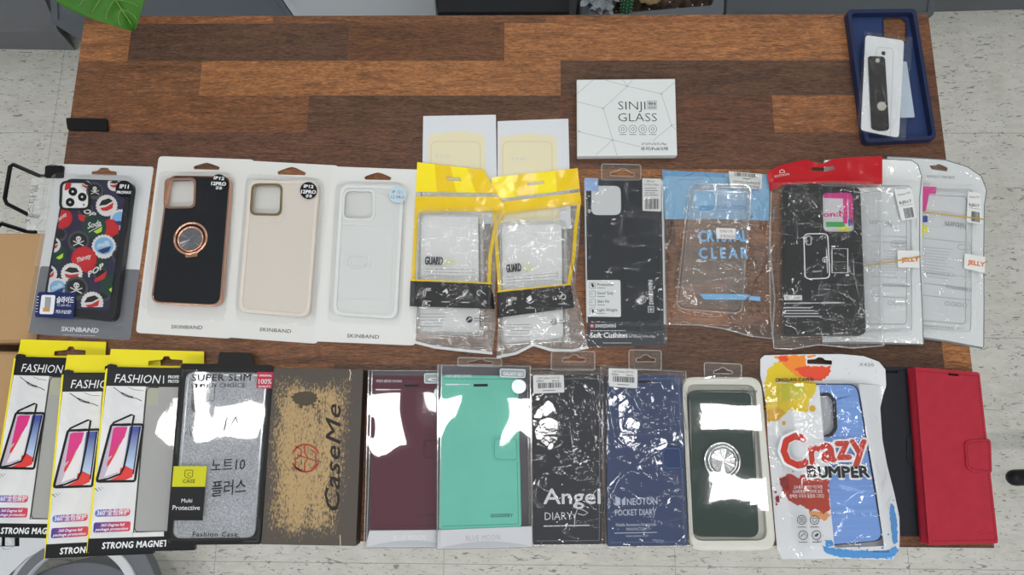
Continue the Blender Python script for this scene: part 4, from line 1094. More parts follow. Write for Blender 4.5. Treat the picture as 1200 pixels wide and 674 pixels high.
# ---- SINJI box
T = 9.7
c = [(676, 93.5), (791, 92.5), (793.5, 182), (676.5, 183)]
it = Item('screen_protector_box', 'flat white cardboard box reading SINJI GLASS, alone above the upper row', 'box', c, h=0)
wm = M(216, 221, 222, .35)
p = lay(it, 'tray', M(206, 210, 212, .4)); p.px([(677, 94.5), (790, 93.5), (792.3, 181.3), (677.4, 182.3)], 0, 3.2, at_h=T); p.end()
p = lay(it, 'lid', wm, bevel=.25); p.px(c, 3.3, T); lid = p.end()
p = lay(it, 'line_pattern', M(176, 180, 182, .4), parent=lid); H = T + .12
for a, b in (((676, 110), (696, 93)), ((676, 119), (707, 127)), ((707, 127), (735, 101)), ((735, 101), (741, 93.5)), ((735, 101), (730, 93.5)), ((707, 127), (718, 164)), ((718, 164), (676.5, 154)), ((718, 164), (698, 182)), ((718, 164), (723, 182)), ((735, 101), (710, 94)), ((735, 101), (775, 110)), ((775, 110), (791, 96)), ((775, 110), (787, 147)), ((787, 147), (792, 152)), ((787, 147), (765, 165)), ((718, 164), (750, 172)), ((787, 147), (792, 145))):
    p.ribbon([a, b], .6, H)
for q_ in ((707, 127), (735, 101), (718, 164), (775, 110), (787, 147), (679, 154)): p.disc(q_, 1.3, H - .05, H + .03, n=12)
p.end()
p = lay(it, 'lettering', M(52, 56, 60, .5), parent=lid); H = T + .2
p.text('SINJI', (724.5, 128.5), (756.5, 128.5), 10.5, H, bold=-.012); p.text('GLASS', (724.5, 142.3), (770, 142.3), 10.5, H, bold=-.012)
for k_ in range(4):
    x = 729.8 + k_ * 11.7; p.hoop((x, 151.3), 4.6, .45, H, 20); p.hoop((x, 151.3), 1.8, .5, H, 10); p.dashes([(x - 4, 157), (x + 4, 157), (x + 4, 158.5), (x - 4, 158.5)], 1, H, k_, wpx=.8)
p.text('LP 16 Pro/16 Pro Max', (752, 170), (781, 170), 3.2, H); p.text('유리/Full/2매', (751, 176), (782.5, 176), 3.4, H, bold=.02); p.end()
p = lay(it, 'badge', M(190, 194, 196, .4), parent=lid); p.px(rect(758, 117.5, 770, 128.5), T + .12, r=.4); p.end()
p = lay(it, 'badge_lettering', M(60, 64, 68, .5), parent=lid); p.text('9H', (759.8, 123.4), (768, 123.4), 4, T + .25, bold=.01); p.dashes(rect(760, 125, 768.5, 127.5), 2, T + .25, 4, wpx=.5); p.end()

# ---- SWISSWIN pack
c = [(684, 209), (778, 210), (782, 407), (687, 408)]
it = Item('phone_case_pack', 'clear pack with black soft case and white feature label, reading Soft Cushion', 'phone case package', c)
p = lay(it, 'back_card', M(56, 61, 67, .4)); p.px([(686, 210), (776.5, 210), (780, 405), (688, 406.5)], 0, .8, r=1); bc = p.end()
p = lay(it, 'white_edge', M(186, 192, 196, .3), label='pale folded edge'); p.ribbon([(685.5, 211), (688, 378)], 1.6, 8.6, t=1); p.ribbon([(776, 211), (779, 380)], 1.8, 8.6, t=1); p.end()
cs = Item('phone_case', 'black soft phone case with square camera cutout in the SWISSWIN pack', 'phone case', [(688, 211.5), (774, 212), (773, 377), (690, 377)], h=.9, base=it)
p = lay(cs, 'shell', M(32, 37, 45, .42, bump=.1, bscale=600), bevel=1.2); p.plate(cs.c, [rp([(693, 218), (727.5, 217.5), (728, 252), (693, 252)], 8)], .9, 8.4, r=7); sh = p.end()
p = lay(cs, 'camera_foam', M(196, 200, 203, .6), parent=sh); p.px([(692, 217), (728.5, 216.5), (729, 253), (692, 253)], 5.5, 8.0, r=9); p.end()
p = lay(cs, 'lettering', M(206, 210, 214, .4), parent=sh); p.text('SWISSWIN', (766, 357), (764.5, 328.5), 5, 8.55, bold=.035); p.ribbon(rect(759.7, 359.2, 766, 366), .9, 8.55, closed=True); p.ribbon([(762.8, 360.5), (762.8, 365)], 1.1, 8.56); p.ribbon([(760.8, 362.7), (765, 362.7)], 1.1, 8.56); p.end()
p = lay(it, 'lower_print', PRINTW(), parent=bc); p.text('SWISSWIN', (697.5, 384), (721.5, 384), 3.9, 1, bold=.04); p.text('Soft Cushion', (691.8, 395.8), (735, 395.8), 6, 1, bold=.04); p.text('for iPhone 13 Pro Max', (737, 395.8), (768, 395.8), 3, 1)
p.dashes([(692, 386.6), (734, 386.6), (734, 388.6), (692, 388.6)], 1, 1, 5, wpx=.9); p.dashes([(707, 401), (740, 401), (740, 403), (707, 403)], 1, 1, 6, wpx=.6); p.end()
p = lay(it, 'red_emblem', M(200, 60, 58, .4), parent=bc); p.px(rect(691.4, 379.6, 696.2, 384.4), 1, r=.5); p.end()
p = lay(it, 'emblem_cross', PRINTW(), parent=bc); p.ribbon([(693.8, 380.4), (693.8, 383.6)], .9, 1.15); p.ribbon([(692.2, 382), (695.4, 382)], .9, 1.15); p.end()
p = lay(it, 'feature_label', M(214, 218, 220, .45), label='white feature label'); p.px([(687, 328.3), (727, 328.3), (727.7, 371.5), (687.6, 371)], 8.7, 8.95, r=1.8); fl = p.end()
p = lay(it, 'feature_lettering', M(42, 46, 50, .5), parent=fl)
for k_, t_ in enumerate(('Protection', 'Good Grip', 'Slim Fit', 'Light Weight')):
    y = 335.2 + k_ * 9.9; p.text(t_, (700, y), (700 + (19, 18.5, 14, 23.5)[k_], y), 3.5, 9.05, bold=.01); p.dashes([(700, y + 1.6), (709, y + 1.6), (709, y + 3.2), (700, y + 3.2)], 1, 9.05, k_, wpx=.8)
    p.ribbon(rp(rect(691, y - 4, 697.6, y + 3), 1), .4, 9.05, closed=True); p.px([(692.5, y - 2.5), (695, y - 3.2), (696.5, y + 1), (694, y + 1.8)] if k_ in (0, 3) else rect(693, y - 1.5, 694, y), 9.05)
p.end()
p = lay(it, 'hologram_sticker', M(150, 178, 222, .2, metal=.3, var=.2, vscale=150)); p.px([(685, 208.5), (701, 209), (701, 224), (685, 223.5)], 9, 9.15, r=1); p.end()
p = lay(it, 'barcode_label', M(208, 210, 210, .5)); p.px([(752.7, 209), (774.8, 209.5), (774.8, 248), (753, 247)], 9, 9.15, r=.8); bb = p.end()
p = lay(it, 'barcode', M(40, 42, 44, .5), parent=bb); p.barcode(rect(756, 233, 772.5, 245), 9.25, seed=5); p.text('iPhone', (758, 213.5), (768, 213.6), 2.4, 9.25); p.text('13 Pro Max', (755.5, 217.4), (772, 217.6), 2.4, 9.25); p.dashes(rect(755.5, 219.5, 772, 230), 4, 9.25, 9, wpx=.9, jitter=.3); p.end()
hf = bagh([(687, 211), (776, 211), (776, 378), (689, 378)], 8.9, 14, 31, a1=1.5, a2=.25, inner=1.0, s1=46, s2=15)
p = lay(it, 'film', FILM('swiss_film', tint=.98, refl=.04, haze=.012, rough=.09, bump=.3, bscale=60, crease=.9, cs=22), smooth=True); p.sheet([(684, 208), (778, 209)], [(687, 408.5), (735, 405), (782, 407)], [(684, 208), (686, 320), (687, 408.5)], [(778, 209), (780.5, 320), (782, 407)], 70, 130, lambda x, y: hf(x, y) + .3); p.end()
TAB = FILM('tab_film', tint=.97, refl=.05, haze=.02, rough=.05, bump=.3, bscale=60)
def hang_tab(it, q_, hole, h=3, parent=None):
    p = lay(it, 'hang_tab', TAB, parent=parent); p.plate(q_, [hole], h - .3, h, r=1); t_ = p.end(); p = lay(it, 'tab_edge', RIM(), parent=t_ if parent is None else None); p.ribbon(rp(q_, 3), .9, h + .15, closed=True); p.ribbon(rp(hole, .8), .7, h + .15, closed=True); p.end()
hang_tab(it, [(705, 192), (751, 193), (751, 211), (705, 211)], [(715, 206), (716, 202), (724, 200.5), (728, 197.5), (733, 198), (736, 201), (743, 203), (743, 206.5)])

# ---- CRYSTAL CLEAR bag
SKY = M(134, 178, 212, .45)
it = Item('retail_bag', 'clear bag with light blue header and blue CRYSTAL CLEAR print', 'phone case pouch', [(777, 200), (903, 204), (905, 397), (781, 380)])
core = [(808, 215), (881, 216), (870, 368), (792, 362)]
hf = bagh(core, 9.5, 22, 41, a1=2.6, a2=.75, inner=.45, s1=30, s2=10)
p = lay(it, 'header_card', SKY); p.px([(776, 199.5), (840, 202.5), (902, 204.5), (901, 258.5), (838, 256.5), (779, 257)], .4, 1.2, r=[1, 0, 1, 1, 0, 1]); hc = p.end()
p = lay(it, 'header_fold', M(98, 152, 198, .4), parent=hc); p.px([(776.5, 200), (850, 203), (850, 207.5), (779, 206), (777, 214)], 1.25, 1.6, r=.5); p.end()
DB = M(96, 156, 208, .4)
p = lay(it, 'slot_bar', DB, parent=hc, label='darker blue bar'); p.px([(822, 240.5), (874.5, 240.5), (874, 246.5), (820, 247.5), (819, 243)], 1.3, 1.5); p.end()
p = lay(it, 'back_sheet', FILM('crystal_back', tint=.98, refl=.02, haze=.015, rough=.1, bump=.3), smooth=True); p.sheet([(778, 204), (903, 206)], [(781, 380), (847, 385), (905, 397)], [(778, 204), (780, 300), (781, 380)], [(903, 206), (905, 300), (905, 397)], 20, 30, lambda x, y: .25); p.end()
p = lay(it, 'seal_edge', RIM(), label='clear sealed edge'); p.ribbon([(778, 257), (779, 320), (781, 380), (820, 381), (847, 385), (880, 394), (905, 397), (908, 350), (903, 300), (902.5, 258)], 1.6, 1.2, t=.3); p.end()
cs = Item('phone_case', 'fully clear phone case inside the CRYSTAL CLEAR bag', 'phone case', core, h=1.6, base=it)
p = lay(cs, 'rim', RIM(), bevel=.6); p.plate(core, [[bil(core, .014, .007), bil(core, .986, .007), bil(core, .986, .993), bil(core, .014, .993)]], 1.6, 9, r=9, hr=8.5)  # two thin plates; whitish haze carries edge scatter and painted-in highlight lines
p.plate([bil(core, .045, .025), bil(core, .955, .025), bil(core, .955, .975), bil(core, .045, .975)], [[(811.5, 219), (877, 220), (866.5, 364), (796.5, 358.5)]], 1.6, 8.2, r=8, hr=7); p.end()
p = lay(cs, 'back', TPU()); p.plate([(811.5, 219), (877, 220), (866.5, 364), (796.5, 358.5)], [rp([(813, 224), (838, 224), (838, 247), (812, 247)], 7)], 1.6, 2.4, r=7); p.end()
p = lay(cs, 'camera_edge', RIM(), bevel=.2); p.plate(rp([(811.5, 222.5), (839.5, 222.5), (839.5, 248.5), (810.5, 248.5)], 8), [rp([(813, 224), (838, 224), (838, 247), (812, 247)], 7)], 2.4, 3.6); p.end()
p = lay(it, 'lettering', M(124, 178, 222, .4)); H = 10.1
p.text('CRYSTAL', (819, 283.3), (876.5, 282.8), 13.4, H, bold=.04); p.text('CLEAR', (820, 303), (876.5, 302.5), 13, H, bold=.035, space=1.5); p.end()
p = lay(it, 'lower_bar', M(118, 176, 222, .4)); p.px([(819.5, 344.6), (874, 345), (879, 346), (873, 351.5), (826, 351.2)], H); p.px([(879, 347), (891, 348), (891, 353), (877, 351.5)], H); p.end()
p = lay(it, 'front_film', BAG(), smooth=True)
p.sheet([(777, 201), (840, 203), (903, 205)], [(781, 380), (820, 381), (847, 385), (880, 394), (905, 397)], [(777, 201), (780, 260), (779, 320), (781, 380)], [(903, 205), (903, 300), (908, 350), (905, 397)], 110, 150, lambda x, y: hf(x, y) + .7); p.end()
p = lay(it, 'price_sticker', M(218, 220, 220, .5), label='white price sticker'); p.px([(839, 267.3), (862.4, 267.8), (861.5, 280.3), (840, 279.7)], 12.4, 12.6, r=.5); ps = p.end()
p = lay(it, 'price_lettering', M(126, 84, 90, .5), parent=ps); p.text('판매가격', (843.5, 272.5), (858, 273), 3, 12.75); p.text('39000', (843.5, 278.8), (861, 279.4), 4.2, 12.75, bold=-.01); p.end()
p = lay(it, 'barcode_label', M(212, 216, 216, .5)); bq = [(853.8, 200.6), (893.2, 204), (892.5, 221.8), (856.2, 220.2)]; p.px(bq, 6.5, 6.7, r=.6); bb = p.end()
p = lay(it, 'barcode', M(60, 62, 66, .5), parent=bb); p.barcode(sub(bq, .17, .03, .8, .26), 6.85, seed=8); p.dashes(sub(bq, .4, .32, .65, .42), 1, 6.85, 2, wpx=1); p.text('CRYSTAL CLEAR SERIES', bil(bq, .1, .66), bil(bq, .95, .7), 2.6, 6.85); p.text('Galaxy 5G(S Plus)', bil(bq, .12, .9), bil(bq, .92, .94), 2.8, 6.85, bold=.01); p.end()

# ---- jelly pouches
GEDGE = M(120, 128, 136, .4); PW = M(214, 218, 220, .35, coat=.3)
def jelly(label, zl, zr, out_top, right, left, bottom, inner, lab1, lab2, band, seed, cq, extras, caselab, txt0, hseed, slot=None):
    c = [out_top[0], out_top[-1], bottom[-1], bottom[0]]
    it = Item('zip_pouch', label, 'phone case pouch', c, zl=zl, zr=zr, group='white zip pouches with JELLY stickers')
    hf = bagh(cq, 8, 12, seed, a1=1.7, a2=.4, inner=.4)
    p = lay(it, 'back_sheet', M(206, 210, 213, .5), smooth=True); bt = 212; p.sheet([(left[0][0], bt), (right[-1][0], bt)], bottom, [(left[0][0], bt)] + left[1:], [(right[-1][0], bt)] + right[-2:], 40, 60, lambda x, y: .5); p.end()
    it_edge = lay(it, 'edge_band', GEDGE, label='grey edge band'); it_edge.ribbon(out_top + right[1:], 2.6, 1.3, t=.5); it_edge.ribbon(bottom, 4.5, 1.3, t=.5); it_edge.end()
    p = lay(it, 'printed_frame', PW, smooth=False, label='white printed frame'); p.plate(out_top + right[1:] + bottom[::-1][1:] + left[::-1][1:-1], [inner] + ([slot] if slot else []), .7, 1.5)
    fr = p.end()
    cs = Item('phone_case', caselab, 'phone case', cq, h=1.6, base=it)
    p = lay(cs, 'shell', M(200, 204, 208, .3, coat=.2), bevel=.8); p.px(cq, 1.6, 7.6, r=8); sh = p.end()
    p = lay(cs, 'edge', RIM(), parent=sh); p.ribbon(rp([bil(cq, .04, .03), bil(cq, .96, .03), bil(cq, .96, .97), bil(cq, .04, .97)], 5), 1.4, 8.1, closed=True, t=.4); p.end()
    H = 8.3
    p = lay(it, 'reverse_print', M(150, 155, 160, .5)); txt0(p, H); p.end()
    for nm, mt, polys in extras:
        p = lay(it, nm, mt)
        for q_ in polys: p.px(q_, H + .1)
        p.end()
    p = lay(it, 'front_film', FILM('pouch_film', tint=.985, refl=.04, haze=.04, rough=.05, bump=.35, bscale=60, crease=1.3, cs=24), smooth=True); p.sheet(out_top, bottom, left, right, 70, 120, lambda x, y: hf(x, y) + .9); p.end()
    p = lay(it, 'barcode_label', M(220, 222, 222, .5)); p.px(lab1, 10.6, 10.8, r=1.5); bb = p.end()
    p = lay(it, 'barcode', M(70, 72, 76, .5), parent=bb); p.barcode(sub(lab1, .28, .62, .85, .95), 10.9, seed=seed, n=14); p.text('Galaxy A31', bil(lab1, .12, .2), bil(lab1, .9, .16), 2.6, 10.9); p.text('B.JELLY', bil(lab1, .14, .47), bil(lab1, .88, .44), 3.4, 10.9, bold=.03); p.dashes(sub(lab1, .14, .5, .88, .55), 1, 10.9, 3, wpx=.5); p.end()
    p = lay(it, 'jelly_sticker', M(220, 221, 220, .5), label='white JELLY sticker'); p.px(lab2, 10.6, 10.8, r=1); bb = p.end()
    p = lay(it, 'jelly_lettering', M(214, 106, 44, .5), parent=bb); p.text('JELLY', bil(lab2, .18, .66), bil(lab2, 1.0 - .02, .62), 5.2, 10.9, bold=.05); p.end()
    rb = Part(it, 'rubber_band', M(196, 166, 84, .5), smooth=True)
    pts = [it.q(x, y, 11.6) for x, y in band]; rb.tube(pts, .0007, 6)
    me = rb.end(); me.parent = None; me.location = it.o; me.rotation_euler = it.R.to_euler()
    return it, fr, me
def t1(p, H):
    p.text('hitum', (1045, 260), (1019, 258), 7, H, bold=.02)
    for k_, y in enumerate((276, 283, 324, 334, 347)): p.ribbon([(1020, y), (1064, y + 2)], .5, H)
    p.ribbon(rp(rect(1044.5, 282.5, 1062, 289), 3), .6, H, closed=True); p.dashes(rect(1047, 284.5, 1060, 287), 1, H, 3, wpx=1)
    p.dashes([(1020, 292), (1060, 293), (1060, 322), (1020, 321)], 9, H, 5, wpx=.5, jitter=.3)
    p.text('HORIZONTECH', (1066, 334), (1036, 332), 3.4, H, bold=.02)
    for k_ in range(4): p.hoop((1043 + k_ * 6.5, 355), 2.4, .5, H, 12)
def t2(p, H):
    p.text('hitum', (1132, 262), (1108, 259), 8, H, bold=.02)
    for k_, y in enumerate((283, 323, 336, 350)): p.ribbon([(1082, y - 4), (1138, y + 2)], .5, H)
    p.ribbon(rp([(1123, 286.5), (1137.5, 287.5), (1137, 293), (1122.5, 292)], 3), .6, H, closed=True)
    p.dashes([(1084, 288), (1120, 291), (1120, 330), (1083, 325)], 11, H, 6, wpx=.5, jitter=.35)
    p.text('HORIZONTECH', (1139, 339), (1109, 334), 3.6, H, bold=.02)
    for k_ in range(4): p.hoop((1110 + k_ * 7, 356 + k_ * .6), 2.5, .5, H, 12)
MAG = M(206, 52, 138, .4); PB = M(44, 66, 150, .4); PY = M(214, 216, 60, .4)
j2, fr2, r2 = jelly('white framed zip pouch with JELLY sticker, the rightmost pouch overhanging the desk edge', .3, .3,
    [(1040, 184), (1078, 186), (1107, 188), (1133.5, 196)], [(1133.5, 196), (1149.5, 207), (1155.5, 223), (1153, 240), (1152, 299), (1152.5, 350), (1152, 407)], [(1040, 184), (1042, 300), (1044, 392)],
    [(1044, 392), (1081, 395), (1110, 399), (1152, 407)], rp([(1050, 219), (1140, 222), (1138, 390), (1048, 382)], 6), [(1134.5, 224.5), (1149, 226.5), (1151, 263), (1132.7, 260)], [(1130.5, 297), (1154.5, 301), (1154, 320), (1129.5, 314.5)],
    [(1079, 248), (1100, 250.5), (1130, 254), (1153.5, 257)], 57, [(1052, 222), (1136, 226), (1135, 385), (1051, 378)],
    [('pink_print', MAG, [[(1070, 218), (1097.5, 219), (1097, 227), (1089, 227), (1085, 247), (1078, 249), (1070, 248)]]), ('blue_print', PB, [rect(1081.5, 253, 1087, 260.5)]), ('yellow_print', PY, [[(1071, 262), (1082, 262), (1082, 265), (1087.5, 265), (1087.5, 272), (1082.5, 272), (1082.5, 278), (1071, 277)]])],
    'clear jelly phone case inside the rightmost zip pouch', t2, 1, slot=rp([(1088.5, 194), (1097, 193.5), (1100, 192), (1104, 193.5), (1110.5, 196.5), (1110, 201), (1092, 198.5)], 1))
p = lay(j2, 'lettering', M(120, 128, 128, .5)); p.text('SIMPLE IS THE BEST', (1086, 208), (1119.5, 209.5), 3, 3.2); p.end()
tagit(r2, 'yellow rubber band around the rightmost JELLY pouch', 'rubber band', 'rubber bands on the JELLY pouches')
j1, fr1, r1 = jelly('white framed zip pouch with JELLY sticker, between the red topped pouch and the rightmost pouch', .8, 12,
    [(966, 188), (1034, 187), (1068, 188.5)], [(1068, 188.5), (1075, 193), (1079.5, 207), (1077, 232), (1077, 299), (1079.5, 350), (1081.5, 403)], [(966, 188), (965, 300), (964, 399)],
    [(964, 401), (1010, 400.5), (1050, 401.5), (1081.5, 402)], rp([(976, 217), (1068, 217), (1069, 389), (975, 389)], 6), [(1048, 222.7), (1068.3, 220.8), (1074.3, 255.6), (1056.3, 259)], [(1051.5, 293.5), (1077.5, 294), (1077.5, 313.7), (1052.5, 313.5)],
    [(1013, 311.5), (1030, 309), (1050, 306), (1079, 300.5)], 63, [(978, 220), (1066, 220), (1066, 385), (979, 385)],
    [], 'clear jelly phone case inside the zip pouch beside the red topped pouch', t1, 2)
tagit(r1, 'yellow rubber band around the JELLY pouch next to the red topped pouch', 'rubber band', 'rubber bands on the JELLY pouches')

# ---- EDITION pouch
RED = M(178, 18, 30, .25, coat=.5)
it = Item('zip_pouch', 'clear zip pouch with shiny red header and black case packaging inside', 'phone case pouch', [(902, 204), (1034, 187), (1036, 404), (906, 408)], zl=.3, zr=18.5)
core = [(917, 217), (1008, 219), (1015, 393), (918, 393)]
hf = bagh(core, 8.5, 18, 71, a1=2.2, a2=.5, inner=.45)
hh = lambda x, y: 2.2 + 1.9 * crumple(x, y, 72, 26, 10, ang=1.4, a2=.25)
p = lay(it, 'header', RED, smooth=True, label='shiny red header'); top_ = [(899, 201), (915, 193.5), (943, 187), (955, 190), (962, 192.3), (968, 190), (976, 186.5), (1000, 184), (1034, 183)]
def bandsheet(t, b, n1=40, n2=10): p.sheet(t, b, [t[0], b[0]], [t[-1], b[-1]], n1, n2, hh)
up = [(899, 205), (920, 198), (945, 195.5), (952, 196), (962, 196.5), (977, 195), (1000, 193), (1034, 192)]
lo = [(899.5, 208), (920, 202), (945, 199), (955, 200.5), (966, 201), (978, 198.5), (1000, 198), (1034, 197)]
bot = [(903, 224), (918, 217), (945, 215), (980, 214), (1008, 216), (1034, 216)]
bandsheet(top_, up, 60, 5)
# beside the slot
bandsheet([(899, 205), (920, 198), (945, 195.5), (951, 196)], [(899.5, 208), (920, 202), (945, 199), (951, 199.5)], 30, 3)
bandsheet([(977, 195), (1000, 193), (1034, 192)], [(978, 198.5), (1000, 198), (1034, 197)], 30, 3)
bandsheet(lo, bot, 60, 12); hd_ = p.end()
p = lay(it, 'header_lettering', M(224, 190, 190, .4), parent=hd_); p.text('EDITION', (908, 208.2), (925, 205), 2.8, 4.6, bold=.01); p.ribbon([(913.5, 202.8), (914, 200), (916.5, 198.8), (919, 200), (919.5, 202.3)], .9, 4.6); p.ribbon([(914, 202.8), (919, 202)], .7, 4.6)
p.text('H', (1005, 197), (1012, 196.6), 3, 4.6); p.end()
p = lay(it, 'back_sheet', FILM('edition_back', tint=.97, refl=.02, haze=.03, rough=.1, bump=.3), smooth=True); p.sheet([(903, 216), (1034, 214)], [(906, 408), (960, 405), (1036, 404)], [(903, 216), (904, 300), (906, 408)], [(1034, 214), (1035, 300), (1036, 404)], 10, 20, lambda x, y: .3); p.end()
p = lay(it, 'seal_edge', RIM(), label='clear sealed edge'); p.ribbon([(904, 218), (901.5, 300), (903, 370), (907, 408), (925, 409.5), (960, 404), (1000, 408), (1036, 405), (1032, 370), (1033, 300), (1034, 218)], 1.6, 1.2, t=.3); p.end()
cs = Item('phone_case', 'black phone case with pink show-through camera window in the red topped pouch', 'phone case', core, h=.9, base=it)
CB = M(18, 20, 25, .35)
wq = rp([(964, 225), (1000, 224.5), (1001.5, 271.5), (965, 271.5)], 7)
p = lay(cs, 'shell', CB, bevel=1.0); p.plate(core, [wq], .9, 8.4, r=7); sh = p.end()
p = lay(cs, 'triangle_pattern', M(44, 47, 52, .35), parent=sh)
for r_ in range(6):
    for k_ in range(4):
        x0 = 924 + k_ * 23 + (r_ % 2) * 8; y0 = 222 + r_ * 28
        for g_ in (0, 4, 8):
            t3 = [(x0 + g_, y0 + 20 - g_ * .5), (x0 + 20 - g_, y0 + 20 - g_ * .5), (x0 + 10, y0 + g_)]
            if all(pdist(q_, core) < -3 and not (961 < q_[0] < 1005 and q_[1] < 276) for q_ in t3): p.ribbon(t3, .5, 8.5, closed=True)
p.end()
p = lay(cs, 'window_card', M(198, 198, 206, .4), parent=sh, label='pink and white card seen through the window'); p.px(wq, 1, 5.5); p.end()
for nm, mt, pl_ in (('pink_print', MAG, [[(965, 225), (1000, 225), (1000, 262), (995, 262), (994, 233), (965, 232)], [(988, 232), (993, 232), (993, 262), (988, 262)]]), ('green_print', M(60, 160, 84, .4), [rect(968, 260, 990, 266)]), ('blue_print', PB, [rect(994, 257, 999, 265)]), ('yellow_print', PY, [[(979, 270), (985, 266), (993, 265), (997, 271)]])):
    p = lay(cs, nm, mt, parent=sh)
    for q_ in pl_: p.px(q_, 5.6)
    p.end()
p = lay(cs, 'window_lettering', M(198, 40, 110, .4), parent=sh); p.text('on:M', (965, 254), (993, 253), 6.5, 5.75, bold=.05); p.hoop((990, 249), 6.5, .8, 5.75); p.end()
p = lay(cs, 'outline_print', PRINTW(), parent=sh); H = 8.6
p.ribbon(rp([(942, 274), (970, 274), (972.5, 326), (943.5, 327)], 6), 1.3, H, closed=True); p.ribbon(rp([(944.5, 276.5), (950.5, 276.5), (950.7, 287), (945, 287)], 3), .8, H, closed=True); p.ribbon([(968.5, 292), (969.8, 320)], .9, H)
p.ribbon(rect(975, 291.5, 993.5, 319.7), 1.1, H, closed=True); p.px(rect(974.5, 288, 979, 290), H); p.px(rect(991, 321.5, 995, 323.5), H); p.hoop((967, 304.5), 3, .7, H, 14); p.px([(966, 303), (968.5, 304.5), (966, 306)], H)
p.text('Husion', (952, 319.5), (963, 318.5), 2.8, H, shear=.3); p.end()
p = lay(cs, 'white_label', M(206, 208, 210, .4), parent=sh); p.px([(918.6, 345.8), (940, 346), (940, 351.8), (919, 351.8)], H, r=.3); p.end()
p = lay(cs, 'white_print', M(196, 200, 206, .4), parent=sh)
p.dashes([(919, 354.2), (990, 353.6), (990, 356), (919, 356.6)], 1, H, 13, fill=.85, wpx=1.1); p.text('MATERIAL', (938, 356.3), (950, 356.2), 2.2, H, bold=.03); p.text('MANUFACTURER', (963, 356.1), (984, 355.9), 2.2, H, bold=.03)
p.dashes([(919, 359), (948, 359), (966, 372.5), (919, 372.5)], 4, H, 14, fill=.9, wpx=1.3); p.text('Designed by', (957.5, 392), (971, 392), 2.0, H); p.text('EDITION', (977, 392), (987, 392), 2.0, H, bold=.02)
p.ribbon([(1005.5, 367), (1008, 362), (1009.5, 361)], 1, H); p.ribbon([(1011, 362), (1013.5, 367)], 1, H); p.ribbon([(1006, 368), (1012.5, 368)], 1, H); p.dashes([(1005, 370.5), (1013, 370.5), (1013, 372), (1005, 372)], 1, H, 2, wpx=.7); p.end()
p = lay(cs, 'label_lettering', M(60, 62, 66, .4), parent=sh); p.text('EDITION', (926, 350.2), (937, 350.3), 2.6, H + .12); p.hoop((922.5, 349), 1.4, .6, H + .12, 12); p.end()
p = lay(it, 'front_film', BAG(), smooth=True)
p.sheet([(904, 214), (970, 212), (1034, 213)], [(907, 409), (925, 410), (960, 404), (1000, 408), (1036, 405)], [(904, 214), (901, 300), (903, 370), (907, 409)], [(1034, 213), (1033, 300), (1032, 370), (1036, 405)], 90, 130, lambda x, y: hf(x, y) + .6); p.end()

# ---- navy open case and strap pack on top
NV = M(34, 45, 78, .38, bump=.1, bscale=500)
c = [(993, 11), (1073.5, 10), (1098, 163), (1014, 167)]
T = 9.5
it = Item('phone_case', 'dark navy bumper case lying open side up at the top right desk corner', 'phone case', c)
p = lay(it, 'floor_panel', M(42, 58, 100, .5, bump=.1, bscale=500)); ci = rp([(1034.5, 22), (1041, 19.5), (1058, 20.5), (1063, 26), (1063.5, 50), (1036, 50)], 5)
def sh_(pts, h): return pts
p.plate([(997, 17), (1071, 16), (1094, 160), (1017, 164)], [ci], 0.2, 1.6, r=5); p.end()
p = lay(it, 'rim', NV, bevel=1.2, smooth=False); p.plate([(993, 11), (1073.5, 10), (1098, 163), (1014, 167)], [[(997.5, 15.4), (1069.6, 14.2), (1093.3, 159), (1018, 162.6)]], 0, T, r=5.5, hr=4); p.end()
p = lay(it, 'camera_edge', NV, bevel=.3); p.ribbon(ci, 1.6, 2.4, closed=True, t=.9); p.end()
c = [(1013, 36.5), (1069.5, 44), (1061, 166), (1004, 154)]
it = Item('strap_packet', 'clear packet holding a white card with black snap strap, lying on the navy case', 'strap packet', c, h=9.6)
p = lay(it, 'card', M(218, 222, 226, .45)); wc = [(1014.5, 41), (1059.5, 47.5), (1053.5, 161.5), (1009, 152.5)]; p.plate(wc, [Part.circ(None, (1035.4, 62.3), 2.6, 20)], 9.8, 10.5, r=4); cd = p.end()
p = lay(it, 'card_outline', M(186, 190, 194, .5), parent=cd); p.ribbon([(1043, 160), (1047, 62), (1045, 57), (1030, 55), (1027, 59), (1026, 66)], .7, 10.6); p.end()
p = lay(it, 'strap', M(18, 19, 22, .3, coat=.3, bump=.2, bscale=300), bevel=.4); p.px([(1018, 66.5), (1020, 65.5), (1035, 66), (1037.5, 69), (1042.5, 152), (1032, 153), (1022, 150.5)], 10.6, 13, r=[1.5, 1.5, 1.5, 1.5, 4, 3, 4]); st_ = p.end()
p = lay(it, 'snap', M(206, 204, 196, .25, metal=.9), parent=st_, bevel=.2); p.disc((1033.3, 124.3), 5.4, 13, 14); p.disc((1028.6, 70.8), 2.7, 13, 13.8, n=18); p.end()
p = lay(it, 'small_card', M(172, 186, 200, .5), label='pale blue grey card'); p.px([(1056, 72), (1062.5, 72), (1072, 137.5), (1055.5, 138)], 9.6, 9.85, r=1); p.end()
hf = bagh([(1018, 66), (1037, 66), (1043, 152), (1022, 152)], 3.6, 12, 83, a1=.7, a2=.5, inner=.7, s1=16, s2=6)
p = lay(it, 'film', FILM('packet_film', tint=.98, refl=.04, haze=.008, rough=.05, bump=.6, bscale=160, crease=.8, cs=60), smooth=True); p.sheet([(1013, 36.5), (1069.5, 44)], [(1004, 154), (1061, 166)], [(1013, 36.5), (1004, 154)], [(1069.5, 44), (1061, 166)], 60, 100, lambda x, y: hf(x, y) + 10.2); p.end()

